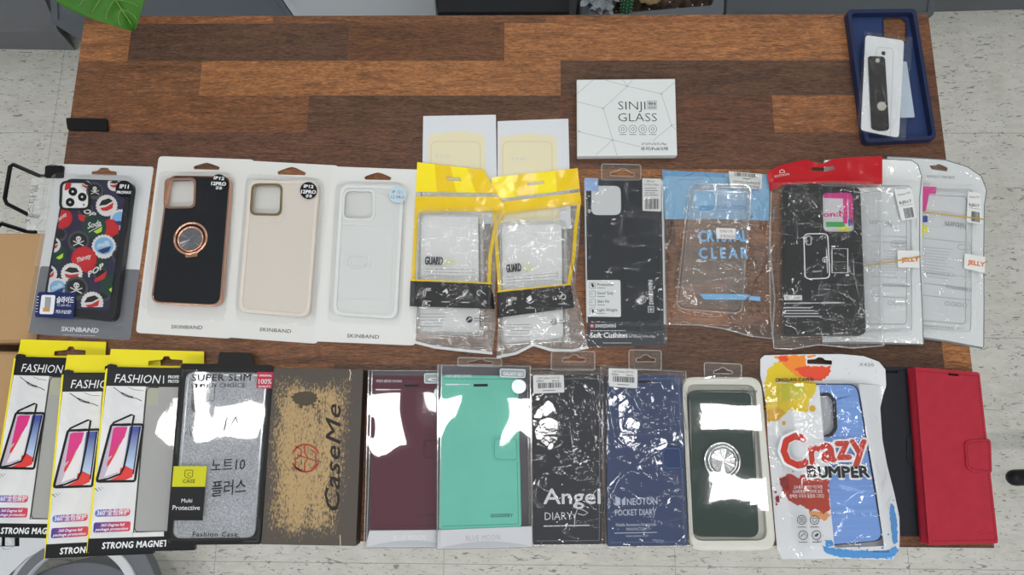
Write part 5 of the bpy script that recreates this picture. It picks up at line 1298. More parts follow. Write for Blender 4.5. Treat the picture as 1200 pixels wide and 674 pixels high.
# ================================================================== LOWER ROW
# ---- three FASHION packs
def marble_mat(g=222):
    key = 'marble%d' % g
    if key in MATS: return MATS[key]
    m, nt, out = newmat(key); p = N(nt, 'ShaderNodeBsdfPrincipled'); p.inputs['Roughness'].default_value = .35; nt.links.new(p.outputs[0], out.inputs[0])
    tc = N(nt, 'ShaderNodeTexCoord'); n = N(nt, 'ShaderNodeTexNoise'); n.inputs['Scale'].default_value = 18; n.inputs['Detail'].default_value = 5; n.inputs['Distortion'].default_value = .6
    nt.links.new(tc.outputs['Object'], n.inputs['Vector'])
    r = N(nt, 'ShaderNodeValToRGB'); r.color_ramp.elements[0].color = rgb(g - 22, g - 20, g - 16); r.color_ramp.elements[1].color = rgb(g + 2, g + 2, g + 4); r.color_ramp.elements[0].position = .35; r.color_ramp.elements[1].position = .6
    nt.links.new(n.outputs['Fac'], r.inputs[0]); nt.links.new(r.outputs[0], p.inputs['Base Color']); return m
def grad_mat(key, c0, c1, x0, x1, axis='X'):
    """printed two-colour blend along the thing's own axis (metres)"""
    m, nt, out = newmat(key); p = N(nt, 'ShaderNodeBsdfPrincipled'); p.inputs['Roughness'].default_value = .35; nt.links.new(p.outputs[0], out.inputs[0])
    tc = N(nt, 'ShaderNodeTexCoord'); s = N(nt, 'ShaderNodeSeparateXYZ'); nt.links.new(tc.outputs['Object'], s.inputs[0])
    r = N(nt, 'ShaderNodeMapRange'); r.inputs['From Min'].default_value = x0; r.inputs['From Max'].default_value = x1; nt.links.new(s.outputs[axis], r.inputs['Value'])
    x = N(nt, 'ShaderNodeMix', data_type='RGBA'); x.inputs['A'].default_value = rgb(*c0); x.inputs['B'].default_value = rgb(*c1)
    nt.links.new(r.outputs[0], x.inputs['Factor']); nt.links.new(x.outputs['Result'], p.inputs['Base Color']); return m
YB = M(232, 218, 30, .4)
c = [(124.5, 432), (239, 432), (228, 645), (101.5, 648)]
FB = Item('retail_box', 'black and marble FASHION box with yellow tab, topmost and rightmost of the three', 'phone case box', c, zl=15.6, zr=.2, group='FASHION phone case boxes')
it = FB; T = 7
p = lay(it, 'box_body', M(20, 21, 23, .4), bevel=.2); p.px(c, 0, T - .3, at_h=T); body = p.end()
p = lay(it, 'yellow_side', YB, parent=body, label='yellow left side'); p.px([(123.8, 432), (126, 432), (103.6, 648), (101, 648)], .4, T + .02); p.end()
p = lay(it, 'front_panel', marble_mat(), parent=body); p.px([(124.6, 452.3), (171, 453), (155, 633), (103, 634)], T - .2, T); p.px([(155, 624.5), (192, 623), (192, 631.5), (154, 633.5)], T - .2, T); p.end()
p = lay(it, 'header', M(22, 23, 26, .35), parent=body); p.px([(126.3, 432.5), (237, 432), (235.5, 453.2), (124.6, 451.6)], T - .2, T + .03); p.end()
p = lay(it, 'footer', M(22, 23, 26, .35), parent=body); p.px([(103.6, 631.3), (229, 627.5), (228, 645), (101.8, 648)], T - .2, T + .03); p.end()
p = lay(it, 'window_insert', M(168, 169, 168, .35), parent=body, label='grey insert behind the window'); p.px([(171.5, 453.5), (234, 454), (228, 623), (157, 624)], T - 1.2, T - .25); wi = p.end()
p = lay(it, 'window_edge', M(52, 52, 50, .4), parent=wi); p.ribbon([(186, 454.3), (175, 454), (171.8, 458), (157.4, 619), (160, 623.5), (226, 622.5)], 1.5, T - .1); p.end()
p = lay(it, 'window_slot', M(176, 178, 160, .4), parent=wi); p.px([(173, 455), (186, 455), (185, 476), (171.6, 475)], T - .25, T - .15); p.end()
H = T + .12
p = lay(it, 'lettering', PRINTW(), parent=body)
p.text('FASHION', (134, 448.2), (187.5, 449.5), 10.4, H, shear=.12); p.ribbon([(191.8, 440.5), (191.4, 449.5)], 1.1, H)
p.text('PROFESSIONAL', (197, 443.5), (226, 443.6), 3.6, H, bold=.04); p.text('PROTECTION', (197, 448.6), (221, 448.8), 3.6, H, bold=.04)
p.end(); p = lay(it, 'footer_lettering', PRINTW(), parent=body); p.text('STRONG MAGNET', (119.5, 643.3), (196.5, 640.2), 7.4, H, bold=.045, shear=.1, space=1.08); p.end()
p = lay(it, 'marble_veins', M(60, 58, 58, .5), parent=body)
p.ribbon([(133, 454), (140, 459), (146, 464), (153, 466), (160, 467), (166, 470)], .9, H); p.ribbon([(142, 460), (150, 464), (156, 465.5)], 1.3, H); p.ribbon([(150, 454), (158, 457), (168, 458)], .5, H)
for q_ in range(8): p.disc((112 + q_ * 1.2, 573 - q_ * .3 + (q_ % 3) * 1.5), .8 - .05 * q_, H - .05, H, n=8)
p.end()
x0 = it.q(131, 540, T).x; x1 = it.q(166, 520, T).x
p = lay(it, 'screen_picture', M(190, 178, 196, .35), parent=body); p.px([(132, 500), (148, 499.5), (138, 556), (115, 562)], H); p.end()
p = lay(it, 'magenta_picture', M(208, 52, 128, .35), parent=body); p.px([(133, 502), (137, 500.5), (149.5, 500.5), (146, 512), (142, 519), (137, 524), (133, 533), (127, 536)], H + .08); p.end()
p = lay(it, 'red_picture', M(214, 62, 60, .35), parent=body); p.px([(126, 541), (131, 535), (136, 524), (140, 521), (133, 536), (128, 545), (125, 547)], H + .16); p.px([(141, 549), (147, 546), (156.5, 551), (155, 559), (146, 563), (127, 563.5), (140, 557)], H + .08); p.end()
p = lay(it, 'white_picture', M(226, 222, 226, .35), parent=body); p.px([(122, 559), (128, 545), (137, 530), (144, 515), (150, 508), (146, 535), (139, 553)], H + .2); p.end()
p = lay(it, 'blue_picture', grad_mat('blue_picture', (170, 192, 224), (48, 66, 150), it.q(140, 545, T).y, it.q(160, 505, T).y, 'Y'), parent=body); p.px([(152, 500), (165.5, 499.5), (160, 530), (157, 552), (147, 548), (144, 549)], H + .04); p.end()
p = lay(it, 'frame_picture', BLACK(), parent=body); p.ribbon(rp([(130.5, 498), (168, 497.5), (158, 564), (113, 564.5)], 3), 3.0, H + .26, closed=True)
p.ribbon([(130, 500), (133, 495.5), (154, 486.2), (157, 487), (151, 520), (145, 548), (141, 555.5), (127, 561), (112.5, 564)], 2.3, H + .34); p.px([(140, 496.5), (152, 496), (151, 499.3), (142, 499.5)], H + .3); p.ribbon([(164, 500), (160, 528), (156, 556)], 1.4, H + .3); p.end()
PG1 = grad_mat('pill_one', (64, 112, 196), (216, 50, 62), it.q(111, 600, T).x, it.q(153, 600, T).x); PG2 = grad_mat('pill_two', (46, 40, 140), (214, 54, 66), it.q(110, 618, T).x, it.q(153, 618, T).x)
p = lay(it, 'upper_pill', PG1, parent=body); p.px([(111.5, 597.5), (153, 596), (152, 604.6), (111, 606)], H, r=3.2); p.end()
p = lay(it, 'lower_pill', PG2, parent=body); p.px([(110, 612.5), (153.3, 611), (152.3, 622.5), (109, 624.5)], H, r=2); p.end()
p = lay(it, 'pill_lettering', PRINTW(), parent=body); p.text('360°全包保护', (113.5, 604), (150.5, 602.6), 5.6, H + .12, bold=.02); p.text('360 Degree full', (118, 617.2), (146, 616.2), 3.2, H + .12, bold=.03, shear=.25); p.text('package protection', (111.5, 622.3), (150, 620.8), 3.2, H + .12, bold=.03, shear=.25); p.end()
p = lay(it, 'window_film', FILM('fashion_film', tint=.98, refl=.045, haze=.02, rough=.03, bump=.05, bscale=30), smooth=True, parent=body)
p.sheet([(171.5, 453.5), (234, 454)], [(157, 624), (228, 623)], [(171.5, 453.5), (157, 624)], [(234, 454), (228, 623)], 20, 40, lambda x, y: T + .3 + .5 * noise.noise(Vector((x / 40, y / 45, 3)))); p.end()
p = lay(it, 'hang_tab', YB, label='yellow hang tab')
p.plate([(130, 409), (239, 412), (239, 431), (128.5, 431.5), (127, 427)], [rp([(173.5, 428.5), (174, 423), (190, 421.5), (192, 417.5), (198, 417.5), (200, 421), (214, 422), (214, 429)], 1.5)], 2.5, 3.2, r=.5); p.end()
p = lay(it, 'corner_flap', M(24, 24, 26, .4)); p.px([(124.5, 432), (126, 427.5), (130, 426.3), (136, 427.5), (136.5, 430), (240, 432), (236, 434)], 2.6, 5.5, r=.6); p.end()
TLl = it.q(124.5, 432, T)
def place_copy(cq, zl, zr, label):
    fr = Frame(cq, zl=zl, zr=zr)
    r = copy_tree(FB.root); r['label'] = label
    r.rotation_euler = fr.R.to_euler(); r.location = fr.w(cq[0][0], cq[0][1], T) - fr.R @ TLl
    return r
place_copy([(73, 439), (181, 439), (172, 650), (52.5, 649)], 13.4, .2, 'black and marble FASHION box with yellow tab, middle one of the three')
place_copy([(17, 420), (121, 422), (97, 630), (-12, 622)], .2, .2, 'black and marble FASHION box with yellow tab, leftmost one cut by the photo edge')

# ---- SUPER SLIM pack
c = [(211, 430), (322, 433), (305, 638), (194.5, 639)]
it = Item('retail_box', 'black edged box with glittery silver case, reading SUPER SLIM', 'phone case box', c, zl=12.0, zr=.3)
T = 11
p = lay(it, 'tray', M(18, 18, 20, .4), bevel=.4); p.plate(c, [[(215, 435), (317.5, 437), (301.5, 633.5), (199.5, 634)]], .8, T, r=1); p.px([(212, 431), (321, 434), (304, 637), (195.5, 638)], 0, .8, at_h=T); tr = p.end()
p = lay(it, 'hang_tab', M(16, 16, 18, .4)); p.px([(211.5, 430), (214, 426), (255, 426.5), (257, 412.5), (295, 413.5), (297, 427), (318, 428), (322, 433), (214, 434)], 5, 7.5, r=1.5); p.end()
cs = Item('phone_case', 'silver glitter phone case inside the SUPER SLIM box', 'phone case', [(218, 436), (314, 437), (299, 630), (202, 631)], h=.9, base=it)
def glitter():
    m, nt, out = newmat('glitter'); p = N(nt, 'ShaderNodeBsdfPrincipled'); p.inputs['Roughness'].default_value = .28; p.inputs['Metallic'].default_value = .55; nt.links.new(p.outputs[0], out.inputs[0])
    tc = N(nt, 'ShaderNodeTexCoord')
    v1 = N(nt, 'ShaderNodeTexVoronoi'); v1.inputs['Scale'].default_value = 1500; nt.links.new(tc.outputs['Object'], v1.inputs['Vector'])
    v2 = N(nt, 'ShaderNodeTexVoronoi', feature='DISTANCE_TO_EDGE'); v2.inputs['Scale'].default_value = 95; nt.links.new(tc.outputs['Object'], v2.inputs['Vector'])
    r = N(nt, 'ShaderNodeValToRGB'); r.color_ramp.elements[0].color = rgb(128, 132, 142); r.color_ramp.elements[1].color = rgb(226, 229, 236)
    nt.links.new(v1.outputs['Color'], r.inputs[0]); nt.links.new(r.outputs[0], p.inputs['Base Color'])
    b1 = N(nt, 'ShaderNodeBump'); b1.inputs['Strength'].default_value = .7; b1.inputs['Distance'].default_value = .0008; nt.links.new(v1.outputs['Distance'], b1.inputs['Height'])
    b2 = N(nt, 'ShaderNodeBump'); b2.inputs['Strength'].default_value = .8; b2.inputs['Distance'].default_value = .0012; nt.links.new(v2.outputs['Distance'], b2.inputs['Height']); nt.links.new(b1.outputs[0], b2.inputs['Normal'])
    nt.links.new(b2.outputs[0], p.inputs['Normal']); return m
GLT = glitter()
p = lay(cs, 'shell', GLT, bevel=.8); cam = rp([(226, 452), (232, 447), (238, 451), (237, 478), (233, 484), (228, 484), (224, 478)], 3)
p.plate(cs.c, [cam], .9, 8, r=8); sh = p.end()
p = lay(cs, 'edge', M(196, 200, 208, .15, metal=.4), parent=sh, bevel=.2); p.ribbon(rp([(221, 439), (312, 440), (297, 627.5), (205, 628)], 8), 2.2, 8.9, closed=True, t=1); p.end()
p = lay(cs, 'camera_print', M(84, 88, 96, .4), parent=sh); p.ribbon(cam, 1, 8.3, closed=True); p.ribbon(rp([(243, 449), (252, 449), (251, 470), (242, 470)], 4), .9, 8.3, closed=True); p.end()
H = T + .1
p = lay(it, 'window_film', FILM('slim_film', tint=.97, refl=.045, haze=.03, rough=.03, bump=.05, bscale=25), smooth=True, parent=tr)
p.sheet([(213, 433), (320, 435)], [(197, 636), (303, 635.5)], [(213, 433), (197, 636)], [(320, 435), (303, 635.5)], 30, 50, lambda x, y: T - .2 + .7 * noise.noise(Vector((x / 50, y / 60, 13.2)))); fm = p.end()
H = T + .9
p = lay(it, 'lettering', M(40, 42, 50, .4)); p.text('SUPER SLIM', (224.5, 446.5), (293.5, 446), 8, H, bold=.012, space=1.1); p.text('STYLISH CHOICE', (223.6, 454.5), (287, 454), 5, H, space=1.1); p.end(); p = lay(it, 'lower_lettering', M(40, 42, 50, .4)); p.text('Fashion Case', (225.5, 629), (278, 629), 5.6, H, bold=.012, space=1.15); p.end()
p = lay(it, 'handwriting', M(24, 25, 30, .4), label='handwritten black marker note'); p.text('노트10', (247, 552), (287, 550), 12, H, bold=.006, shear=.1); p.text('플러스', (248, 581), (288, 577), 14, H, bold=.006, shear=.1)
p.ribbon([(217, 509), (222, 500), (224, 512)], .8, H); p.ribbon([(262, 505), (266, 488), (268, 503), (276, 488), (278, 496)], .9, H); p.end()
p = lay(it, 'red_label', M(188, 44, 74, .4)); p.px([(302, 436), (320.5, 436.3), (318.5, 455.5), (300.5, 455)], H); p.end()
p = lay(it, 'red_label_lettering', PRINTW()); p.text('100%', (303, 450), (318, 450), 6, H + .15, bold=.01); p.text('ORIGINAL', (303.5, 441.2), (318.5, 441.4), 2.4, H + .15, bold=.03); p.text('QUALITY', (302.5, 454), (317, 454.1), 2.2, H + .15, bold=.03); p.end()
p = lay(it, 'yellow_label', M(198, 198, 26, .4)); p.px([(203.5, 546.5), (242.5, 546.5), (240.5, 570.5), (201.5, 570.5)], H); p.end()
p = lay(it, 'black_label', M(24, 24, 28, .35)); p.px([(201.5, 570.5), (240.5, 570.5), (237.5, 610), (196.8, 610)], H); p.end()
p = lay(it, 'label_lettering', M(50, 52, 24, .4)); p.text('CASE', (214, 566), (228.5, 566), 4, H + .15, bold=.02); p.ribbon(rp([(217, 551), (226, 551), (225.5, 558.5), (221, 561), (216.5, 558.5)], 1), .7, H + .15, closed=True); p.text('C', (219.3, 558.3), (223.2, 558.3), 4.6, H + .15); p.end()
p = lay(it, 'white_lettering', PRINTW()); p.text('Multi', (212.5, 589), (225, 589), 4.6, H + .15); p.text('Protective', (202, 597.7), (234, 597.7), 5.4, H + .15, bold=.01); p.end()

# ---- CaseMe kraft box
T = 18
c = [(321, 431.5), (425.5, 433), (417, 640), (306, 638)]
it = Item('retail_box', 'dark brown box with rough gold brushed patch, reading CaseMe', 'phone case box', c)
def rough_gold():
    m, nt, out = newmat('brushed_gold_print'); p = N(nt, 'ShaderNodeBsdfPrincipled'); p.inputs['Roughness'].default_value = .5; nt.links.new(p.outputs[0], out.inputs[0])
    tc = N(nt, 'ShaderNodeTexCoord'); s = N(nt, 'ShaderNodeSeparateXYZ'); nt.links.new(tc.outputs['Object'], s.inputs[0])
    def nz(sx, sy, sc_, d):
        mp = N(nt, 'ShaderNodeMapping'); mp.inputs['Scale'].default_value = (sx, sy, 1); nt.links.new(tc.outputs['Object'], mp.inputs[0])
        n = N(nt, 'ShaderNodeTexNoise'); n.inputs['Scale'].default_value = sc_; n.inputs['Detail'].default_value = d; n.inputs['Roughness'].default_value = .7; nt.links.new(mp.outputs[0], n.inputs['Vector']); return n.outputs['Fac']
    def mth(op, a, b):
        k = N(nt, 'ShaderNodeMath', operation=op)
        for i_, v_ in enumerate((a, b)):
            if isinstance(v_, (int, float)): k.inputs[i_].default_value = v_
            else: nt.links.new(v_, k.inputs[i_])
        return k.outputs[0]
    # signed box distance in metres, centre slightly up
    ax = mth('ABSOLUTE', mth('ADD', s.outputs['X'], -.0), 0); ay = mth('ABSOLUTE', mth('ADD', s.outputs['Y'], .001), 0)
    dx = mth('SUBTRACT', ax, .034); dy = mth('SUBTRACT', ay, .072)
    d = mth('MAXIMUM', dx, dy)
    edge = mth('MULTIPLY', mth('MAXIMUM', d, -.014), 34)
    v = mth('ADD', edge, mth('MULTIPLY', nz(1, .4, 40, 6), 1.5)); v = mth('ADD', v, mth('MULTIPLY', nz(1, .45, 620, 6), 2.4))
    r = N(nt, 'ShaderNodeMapRange'); r.inputs['From Min'].default_value = 1.42; r.inputs['From Max'].default_value = 1.85; r.inputs['To Min'].default_value = 1; r.inputs['To Max'].default_value = 0
    nt.links.new(v, r.inputs['Value'])
    # solid ink near the top left, as a worn block
    x = N(nt, 'ShaderNodeMix', data_type='RGBA'); x.inputs['A'].default_value = rgb(70, 62, 55); x.inputs['B'].default_value = rgb(172, 144, 98)
    nt.links.new(r.outputs[0], x.inputs['Factor']); nt.links.new(x.outputs['Result'], p.inputs['Base Color']); return m
p = lay(it, 'box_body', M(56, 50, 44, .5), bevel=.3); p.px(c, 0, T - .1); bd = p.end()
p = lay(it, 'lid_print', rough_gold(), parent=bd, label='rough gold patch on dark brown'); p.px(c, T - .1, T + .02); p.end()
H = T + .15
p = lay(it, 'dark_stain', M(78, 70, 60, .5), parent=bd); p.splat((357, 467), 15, 8.5, H - .06, seed=4, amp=.12, spikes=13, drops=8); p.end()
p = lay(it, 'lettering', M(40, 34, 32, .4), parent=bd); p.text('CaseMe', (397.5, 598), (399, 474), 17, H, bold=.02, shear=.3, space=1.05); p.end()
p = lay(it, 'red_emblem', M(158, 66, 50, .45), parent=bd); p.ribbon(Part.circ(None, (358, 537), 16, 20, None, 20, 160), 2.2, H); p.ribbon(Part.circ(None, (358, 537), 16, 20, None, 200, 340), 2.2, H)
p.ribbon([(346, 523), (353, 527), (353, 534), (346, 538), (346, 548), (354, 552)], 1.7, H); p.ribbon([(357, 522), (357, 531), (361, 537), (357, 543), (357, 553)], 1.7, H); p.ribbon([(364, 527), (370, 531), (370, 546), (364, 549)], 1.7, H); p.ribbon([(348, 533), (372, 541)], 1.3, H); p.end()
p = lay(it, 'seal_thread', M(206, 196, 170, .5), parent=bd); p.ribbon([(409.5, 433), (411, 437), (409.5, 446)], .9, H); p.ribbon([(398.5, 627), (399, 641)], .9, H); p.end()

# ---- wallets
def leather(r, g, b, var=.12, rough=.42, vs_=60, bump=.35): return M(r, g, b, rough, var=var, vscale=vs_, bump=bump, bscale=700)
def wallet(label, c, mat, matd, T, slot, clasp, h=0, base=None, zl=0, zr=0, stm=None, r=3, inner=M(26, 26, 28, .5), spine='left', name='wallet_case'):
    it = Item(name, label, 'phone case', c, zl=zl, zr=zr, h=h, base=base)
    p = lay(it, 'cover', mat, bevel=1.3)
    A, B, C_, D_ = c
    p.plate(c, [slot], h + T - 2.2, h + T, r=r)                         # front flap
    p.px(c, h, h + 2.2, r=r, at_h=h + T)                                 # back cover
    p.px([A, bil(c, .06, 0), bil(c, .06, 1), D_], h + .4, h + T - .4, r=1.2, at_h=h + T)   # spine
    cv = p.end()
    p = lay(it, 'inner_case', inner, bevel=.6); p.px([bil(c, .07, .012), bil(c, .975, .012), bil(c, .975, .988), bil(c, .07, .988)], h + 2.2, h + T - 2.2, r=4, at_h=h + T); p.end()
    p = lay(it, 'slot_bottom', M(12, 12, 14, .6), parent=cv); p.px(slot, h + T - 2.6, h + T - 1.6); p.end()
    p = lay(it, 'stitching', stm or matd, parent=cv); i_ = [bil(c, .03, .022), bil(c, .965, .022), bil(c, .965, .978), bil(c, .03, .978)]
    p.stitch(i_[:2], h + T + .12); p.stitch(i_[1:3], h + T + .12); p.stitch(i_[2:], h + T + .12); p.end()
    if clasp:
        p = lay(it, 'clasp', mat, bevel=.5); p.px(clasp[0], h + T, h + T + 1.6, r=clasp[1]); cl = p.end()
        p = lay(it, 'clasp_stitching', stm or matd, parent=cl); q_ = clasp[0]; cx_ = sum(k[0] for k in q_) / len(q_); cy_ = sum(k[1] for k in q_) / len(q_)
        s_ = [((x - cx_) * .84 + cx_, (y - cy_) * .84 + cy_) for x, y in q_]; rr = rp(s_, 3.2); p.stitch(rr, h + T + 1.75, closed=True, dash=1.6, gap=1); p.end()
    return it, cv
def blue_moon(label, c, wc, wlab, mat, matd, zl, zr, ins, txtcol, slot, clasp, seed, gx, labq, disc_):
    it = Item('clear_box', label, 'phone case box', c, zl=zl, zr=zr, group='clear boxes with white BLUE MOON base')
    T = 14
    w_, cv = wallet(wlab, wc, mat, matd, 11.2, slot, clasp, h=1.2, base=it)
    p = lay(w_, 'lettering', M(30, 60, 58, .4) if seed == 2 else M(60, 22, 34, .4), parent=cv); p.text('GOOSPERY', gx[0], gx[1], 3.8, 12.55, bold=.03, space=1.1); p.end()
    p = lay(it, 'back_card', M(104, 102, 110, .4)); p.px(c, 0, .8, at_h=T); p.end()
    p = lay(it, 'base_insert', M(206, 208, 214, .4), label='white insert at the box foot'); p.px(ins, 10, T - .4); bi = p.end()
    p = lay(it, 'insert_curve', M(184, 188, 198, .4), parent=bi); x0, x1, yb_ = ins[3][0], ins[2][0], (ins[3][1] + ins[2][1]) / 2
    p.px([(x0 + 3, ins[3][1] - 1)] + [(x0 + 3 + (x1 - x0 - 6) * k / 12, ins[3][1] - 1 + (ins[2][1] - ins[3][1]) * k / 12 - 7 * math.sin(math.pi * k / 12)) for k in range(13)] + [(x1 - 3, ins[2][1] - 1)], T - .28); p.end()
    p = lay(it, 'lettering', txtcol, parent=bi); a = bil(ins, .3, .62); b = bil(ins, .66, .60); p.text('BLUE MOON', a, b, 6, T - .15, bold=-.01, space=1.1); p.end()
    p = lay(it, 'clear_cover', FILM('box_film', tint=.98, refl=.045, haze=.012, rough=.02, bump=.03, bscale=18), smooth=True)
    n1, n2 = 36, 66; I = [bil(c, .008, .004), bil(c, .992, .004), bil(c, .992, .996), bil(c, .008, .996)]
    p.sheet([c[0], c[1]], [c[3], c[2]], [c[0], c[3]], [c[1], c[2]], n1, n2, lambda x, y: T + .55 * noise.noise(Vector((x / 55, y / 60, seed * 7.3))) * min(1, max(0, -pdist((x, y), c) / 12)))
    me_ = p
    L4 = [it.q(x, y, T) for x, y in c]; z0_ = 0.0
    b_ = len(p.v)
    cc_ = p.end()
    p = lay(it, 'cover_side', BLIS(), parent=cc_); p.add([tuple(k) for k in L4] + [(k.x, k.y, z0_) for k in L4], [(i, (i + 1) % 4, 4 + (i + 1) % 4, 4 + i) for i in range(4)]); p.end()
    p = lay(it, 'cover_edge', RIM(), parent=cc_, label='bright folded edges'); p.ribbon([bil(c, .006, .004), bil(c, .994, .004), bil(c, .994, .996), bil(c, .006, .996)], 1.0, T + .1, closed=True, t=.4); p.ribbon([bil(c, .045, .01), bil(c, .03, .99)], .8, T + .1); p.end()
    H = T + .9
    p = lay(it, 'cover_print', PRINTW(), parent=cc_); a = bil(c, .06, .045)
    p.text('자동차 블루문 다이어리', (a[0] + 3, a[1] + 5), (a[0] + 33, a[1] + 5.3), 2.6, H, bold=.0); p.dashes([(a[0] + 3, a[1] + 12.5), (a[0] + 18, a[1] + 12.5), (a[0] + 18, a[1] + 15), (a[0] + 3, a[1] + 15)], 1, H, 3, fill=.9, wpx=1.4); p.dashes([(a[0] + 18, a[1] + 12.5), (a[0] + 32, a[1] + 12.5), (a[0] + 32, a[1] + 15), (a[0] + 18, a[1] + 15)], 1, H, 5, fill=.8, wpx=.8); p.end()
    p = lay(it, 'model_label', M(150, 164, 166, .4), parent=cc_); p.px(labq, H, r=2); p.end()
    p = lay(it, 'model_label_print', PRINTW(), parent=cc_); p.ribbon(rp(labq, 2), .9, H + .12, closed=True); p.text('GALAXY A51' if seed == 2 else 'G', bil(labq, .12, .8), bil(labq, .9, .82), 4, H + .15, bold=.02); p.end()
    p = lay(it, 'round_seal', M(186, 196, 200, .25, metal=.4), parent=cc_); p.disc(disc_, 8.5, H, H + .1); p.end()
    return it
it = blue_moon('clear box with burgundy wallet case and white foot insert, beside the dark brown box', [(431.5, 433.5), (537, 434), (535, 642.5), (426, 643)], [(436, 440), (528, 440.5), (526, 619.5), (434, 621)], 'burgundy leather wallet case inside a clear box', leather(84, 32, 50, vs_=40), M(46, 14, 26, .5), .2, .2,
    [(433, 622), (534, 621), (534, 641), (428, 641.5)], M(232, 233, 236, .4), rp([(473, 450.5), (490.5, 450.3), (490.5, 453.4), (473, 453.6)], 1), ([(497, 514), (524, 514), (524, 538), (497, 538), (494, 526)], 3), 1, ((488, 606), (514, 606)), [(497.5, 438), (524, 438), (524, 449), (497.5, 449)], (517, 461))
p = None
it = blue_moon('clear box with mint green wallet case and white foot insert', [(512.5, 427), (622, 428.5), (624.5, 642), (511.7, 644.5)], [(518, 440), (607, 440.5), (611, 618), (514.6, 621)], 'mint green leather wallet case inside a clear box', leather(106, 190, 172, vs_=40), M(60, 130, 114, .5), 17.4, .3,
    [(513.5, 621.5), (623, 617), (624, 641), (512.5, 643.5)], M(160, 164, 172, .4), rp([(555, 450), (572, 449.8), (572, 453), (555, 453.2)], 1), ([(577.5, 514), (582, 511.5), (608, 512.5), (609, 541.5), (582, 540.5), (577.5, 537)], 3), 2, ((575, 606.5), (601, 606)), [(586, 432.5), (615.5, 433.5), (615, 442.6), (586.5, 441.5)], (608, 453))
hang_tab(it, [(536.5, 419), (588, 420), (588, 430), (536.5, 429)], [(548, 427), (548, 424), (556, 423), (560, 421), (566, 421), (570, 423.5), (577, 424), (577, 427.5)], h=6)

# ---- diary wallets in crinkled bags
def diary(label, wlab, c, bagc, mat, matd, slot, clasp, lab, seed, prints, tabq, zz=0, st=None, amp=1.0):
    it = Item('retail_bag', label, 'phone case pouch', bagc, zl=.3 + zz, zr=.3 + zz, group='crinkled clear bags with diary cases')
    w_, cv = wallet(wlab, c, mat, matd, 11, slot, clasp, h=.8, base=it, stm=st)
    prints(w_, 12.1)
    hf = bagh(c, 11.8, 12, seed, a1=.9 * amp, a2=.12 * amp, inner=.5, s1=34, s2=12, ang=.35, st=3.2)
    A, B, C_, D_ = bagc
    p = lay(it, 'bag_film', FILM('diary_film', tint=.985, refl=.06, haze=.006, rough=.035, bump=.2, bscale=60, crease=1.4, cs=32), smooth=True)
    p.sheet([A, B], [D_, bil(bagc, .5, 1.006), C_], [A, bil(bagc, -.01, .5), D_], [B, bil(bagc, 1.01, .5), C_], 100, 180, lambda x, y: hf(x, y) + .5); bf = p.end()
    p = lay(it, 'bag_back', FILM('diary_back', tint=.97, refl=.03, haze=.04, rough=.1, bump=.4), smooth=True); p.sheet([A, B], [D_, C_], [A, D_], [B, C_], 8, 12, lambda x, y: .3); p.end()
    p = lay(it, 'seal_edge', RIM(), label='clear sealed edge'); p.ribbon([bil(bagc, u_, v_) for u_, v_ in ((.01, .01), (.99, .01), (.99, .99), (.01, .99))], 1.5, 1.6, closed=True, t=.3); p.end()
    hang_tab(it, tabq[0], tabq[1], h=6)
    p = lay(it, 'barcode_label', M(206, 208, 208, .5)); p.px(lab, 14.6, 14.8, r=1.4); bb = p.end()
    p = lay(it, 'barcode', M(70, 70, 74, .5), parent=bb); p.barcode(sub(lab, .14, .42, .9, .72), 14.95, seed=seed); p.text('LGM Galaxy A10 5G', bil(lab, .14, .22), bil(lab, .86, .2), 2.4, 14.95); p.text('00860', bil(lab, .1, .38), bil(lab, .34, .37), 2.4, 14.95); p.text('Black' if seed == 91 else 'Navy', bil(lab, .62, .38), bil(lab, .86, .37), 2.4, 14.95); p.dashes(sub(lab, .3, .82, .7, .88), 1, 14.95, 3, wpx=1); p.end()
    return it
def pr1(w, H):
    p = lay(w, 'lettering', M(206, 208, 212, .4)); p.text('Angel', (637, 590.5), (703.5, 590.5), 17, H, bold=.018); p.text('DIARY', (638.5, 609.5), (671, 609), 8.5, H, bold=-.005)
    p.dashes([(637, 615.5), (691, 614.5), (691, 617), (637, 618)], 1, H, 2, fill=.9, wpx=1.3); p.ribbon([(673, 618), (674, 604), (677, 596), (684, 598), (689, 601), (684, 604), (677, 602)], .9, H); p.end()
diary('crinkled clear bag with black wallet case reading Angel DIARY', 'black leather wallet case inside a crinkled bag', [(623.5, 439.5), (706, 439.5), (705, 638), (625, 638.5)], [(617, 430), (713, 431), (716, 646), (620, 645)],
      leather(34, 37, 45), M(18, 18, 22, .6), rp([(664, 447), (680, 447), (680, 450), (664, 450)], 1), None, [(624.5, 440), (660.5, 439.5), (661.5, 460), (625.3, 461.5)], 91, pr1,
      ([(646, 412), (697, 412), (697, 434), (646, 434)], [(659, 424), (660, 420), (667, 419), (671, 416), (676, 416), (679, 419), (686, 420), (686, 424)]), st=M(120, 122, 128, .5))
def pr2(w, H):
    p = lay(w, 'lettering', M(180, 190, 206, .4)); p.text('NEOTON', (735, 592), (770.5, 591), 7.5, H, bold=.02); p.text('POCKET DIARY', (721, 604.5), (769, 603.5), 6.8, H, bold=.015); p.text('Mobile Accessory Design Lab.', (722, 617), (769.5, 616), 3.4, H, bold=.01); p.text('MANUFACTORY', (734, 622), (758.5, 621.5), 3.2, H)
    p.ribbon([(720, 625), (770, 624)], .8, H); p.text('www.neoton.co.kr', (733.5, 629.5), (760, 629), 2.6, H); p.end()
    p = lay(w, 'emblem', M(170, 182, 200, .4)); p.px([(721, 581.5), (727, 584), (727, 592), (721, 592.5)], H); p.px([(728.5, 586), (733, 582), (733, 592), (729, 592)], H); p.end()
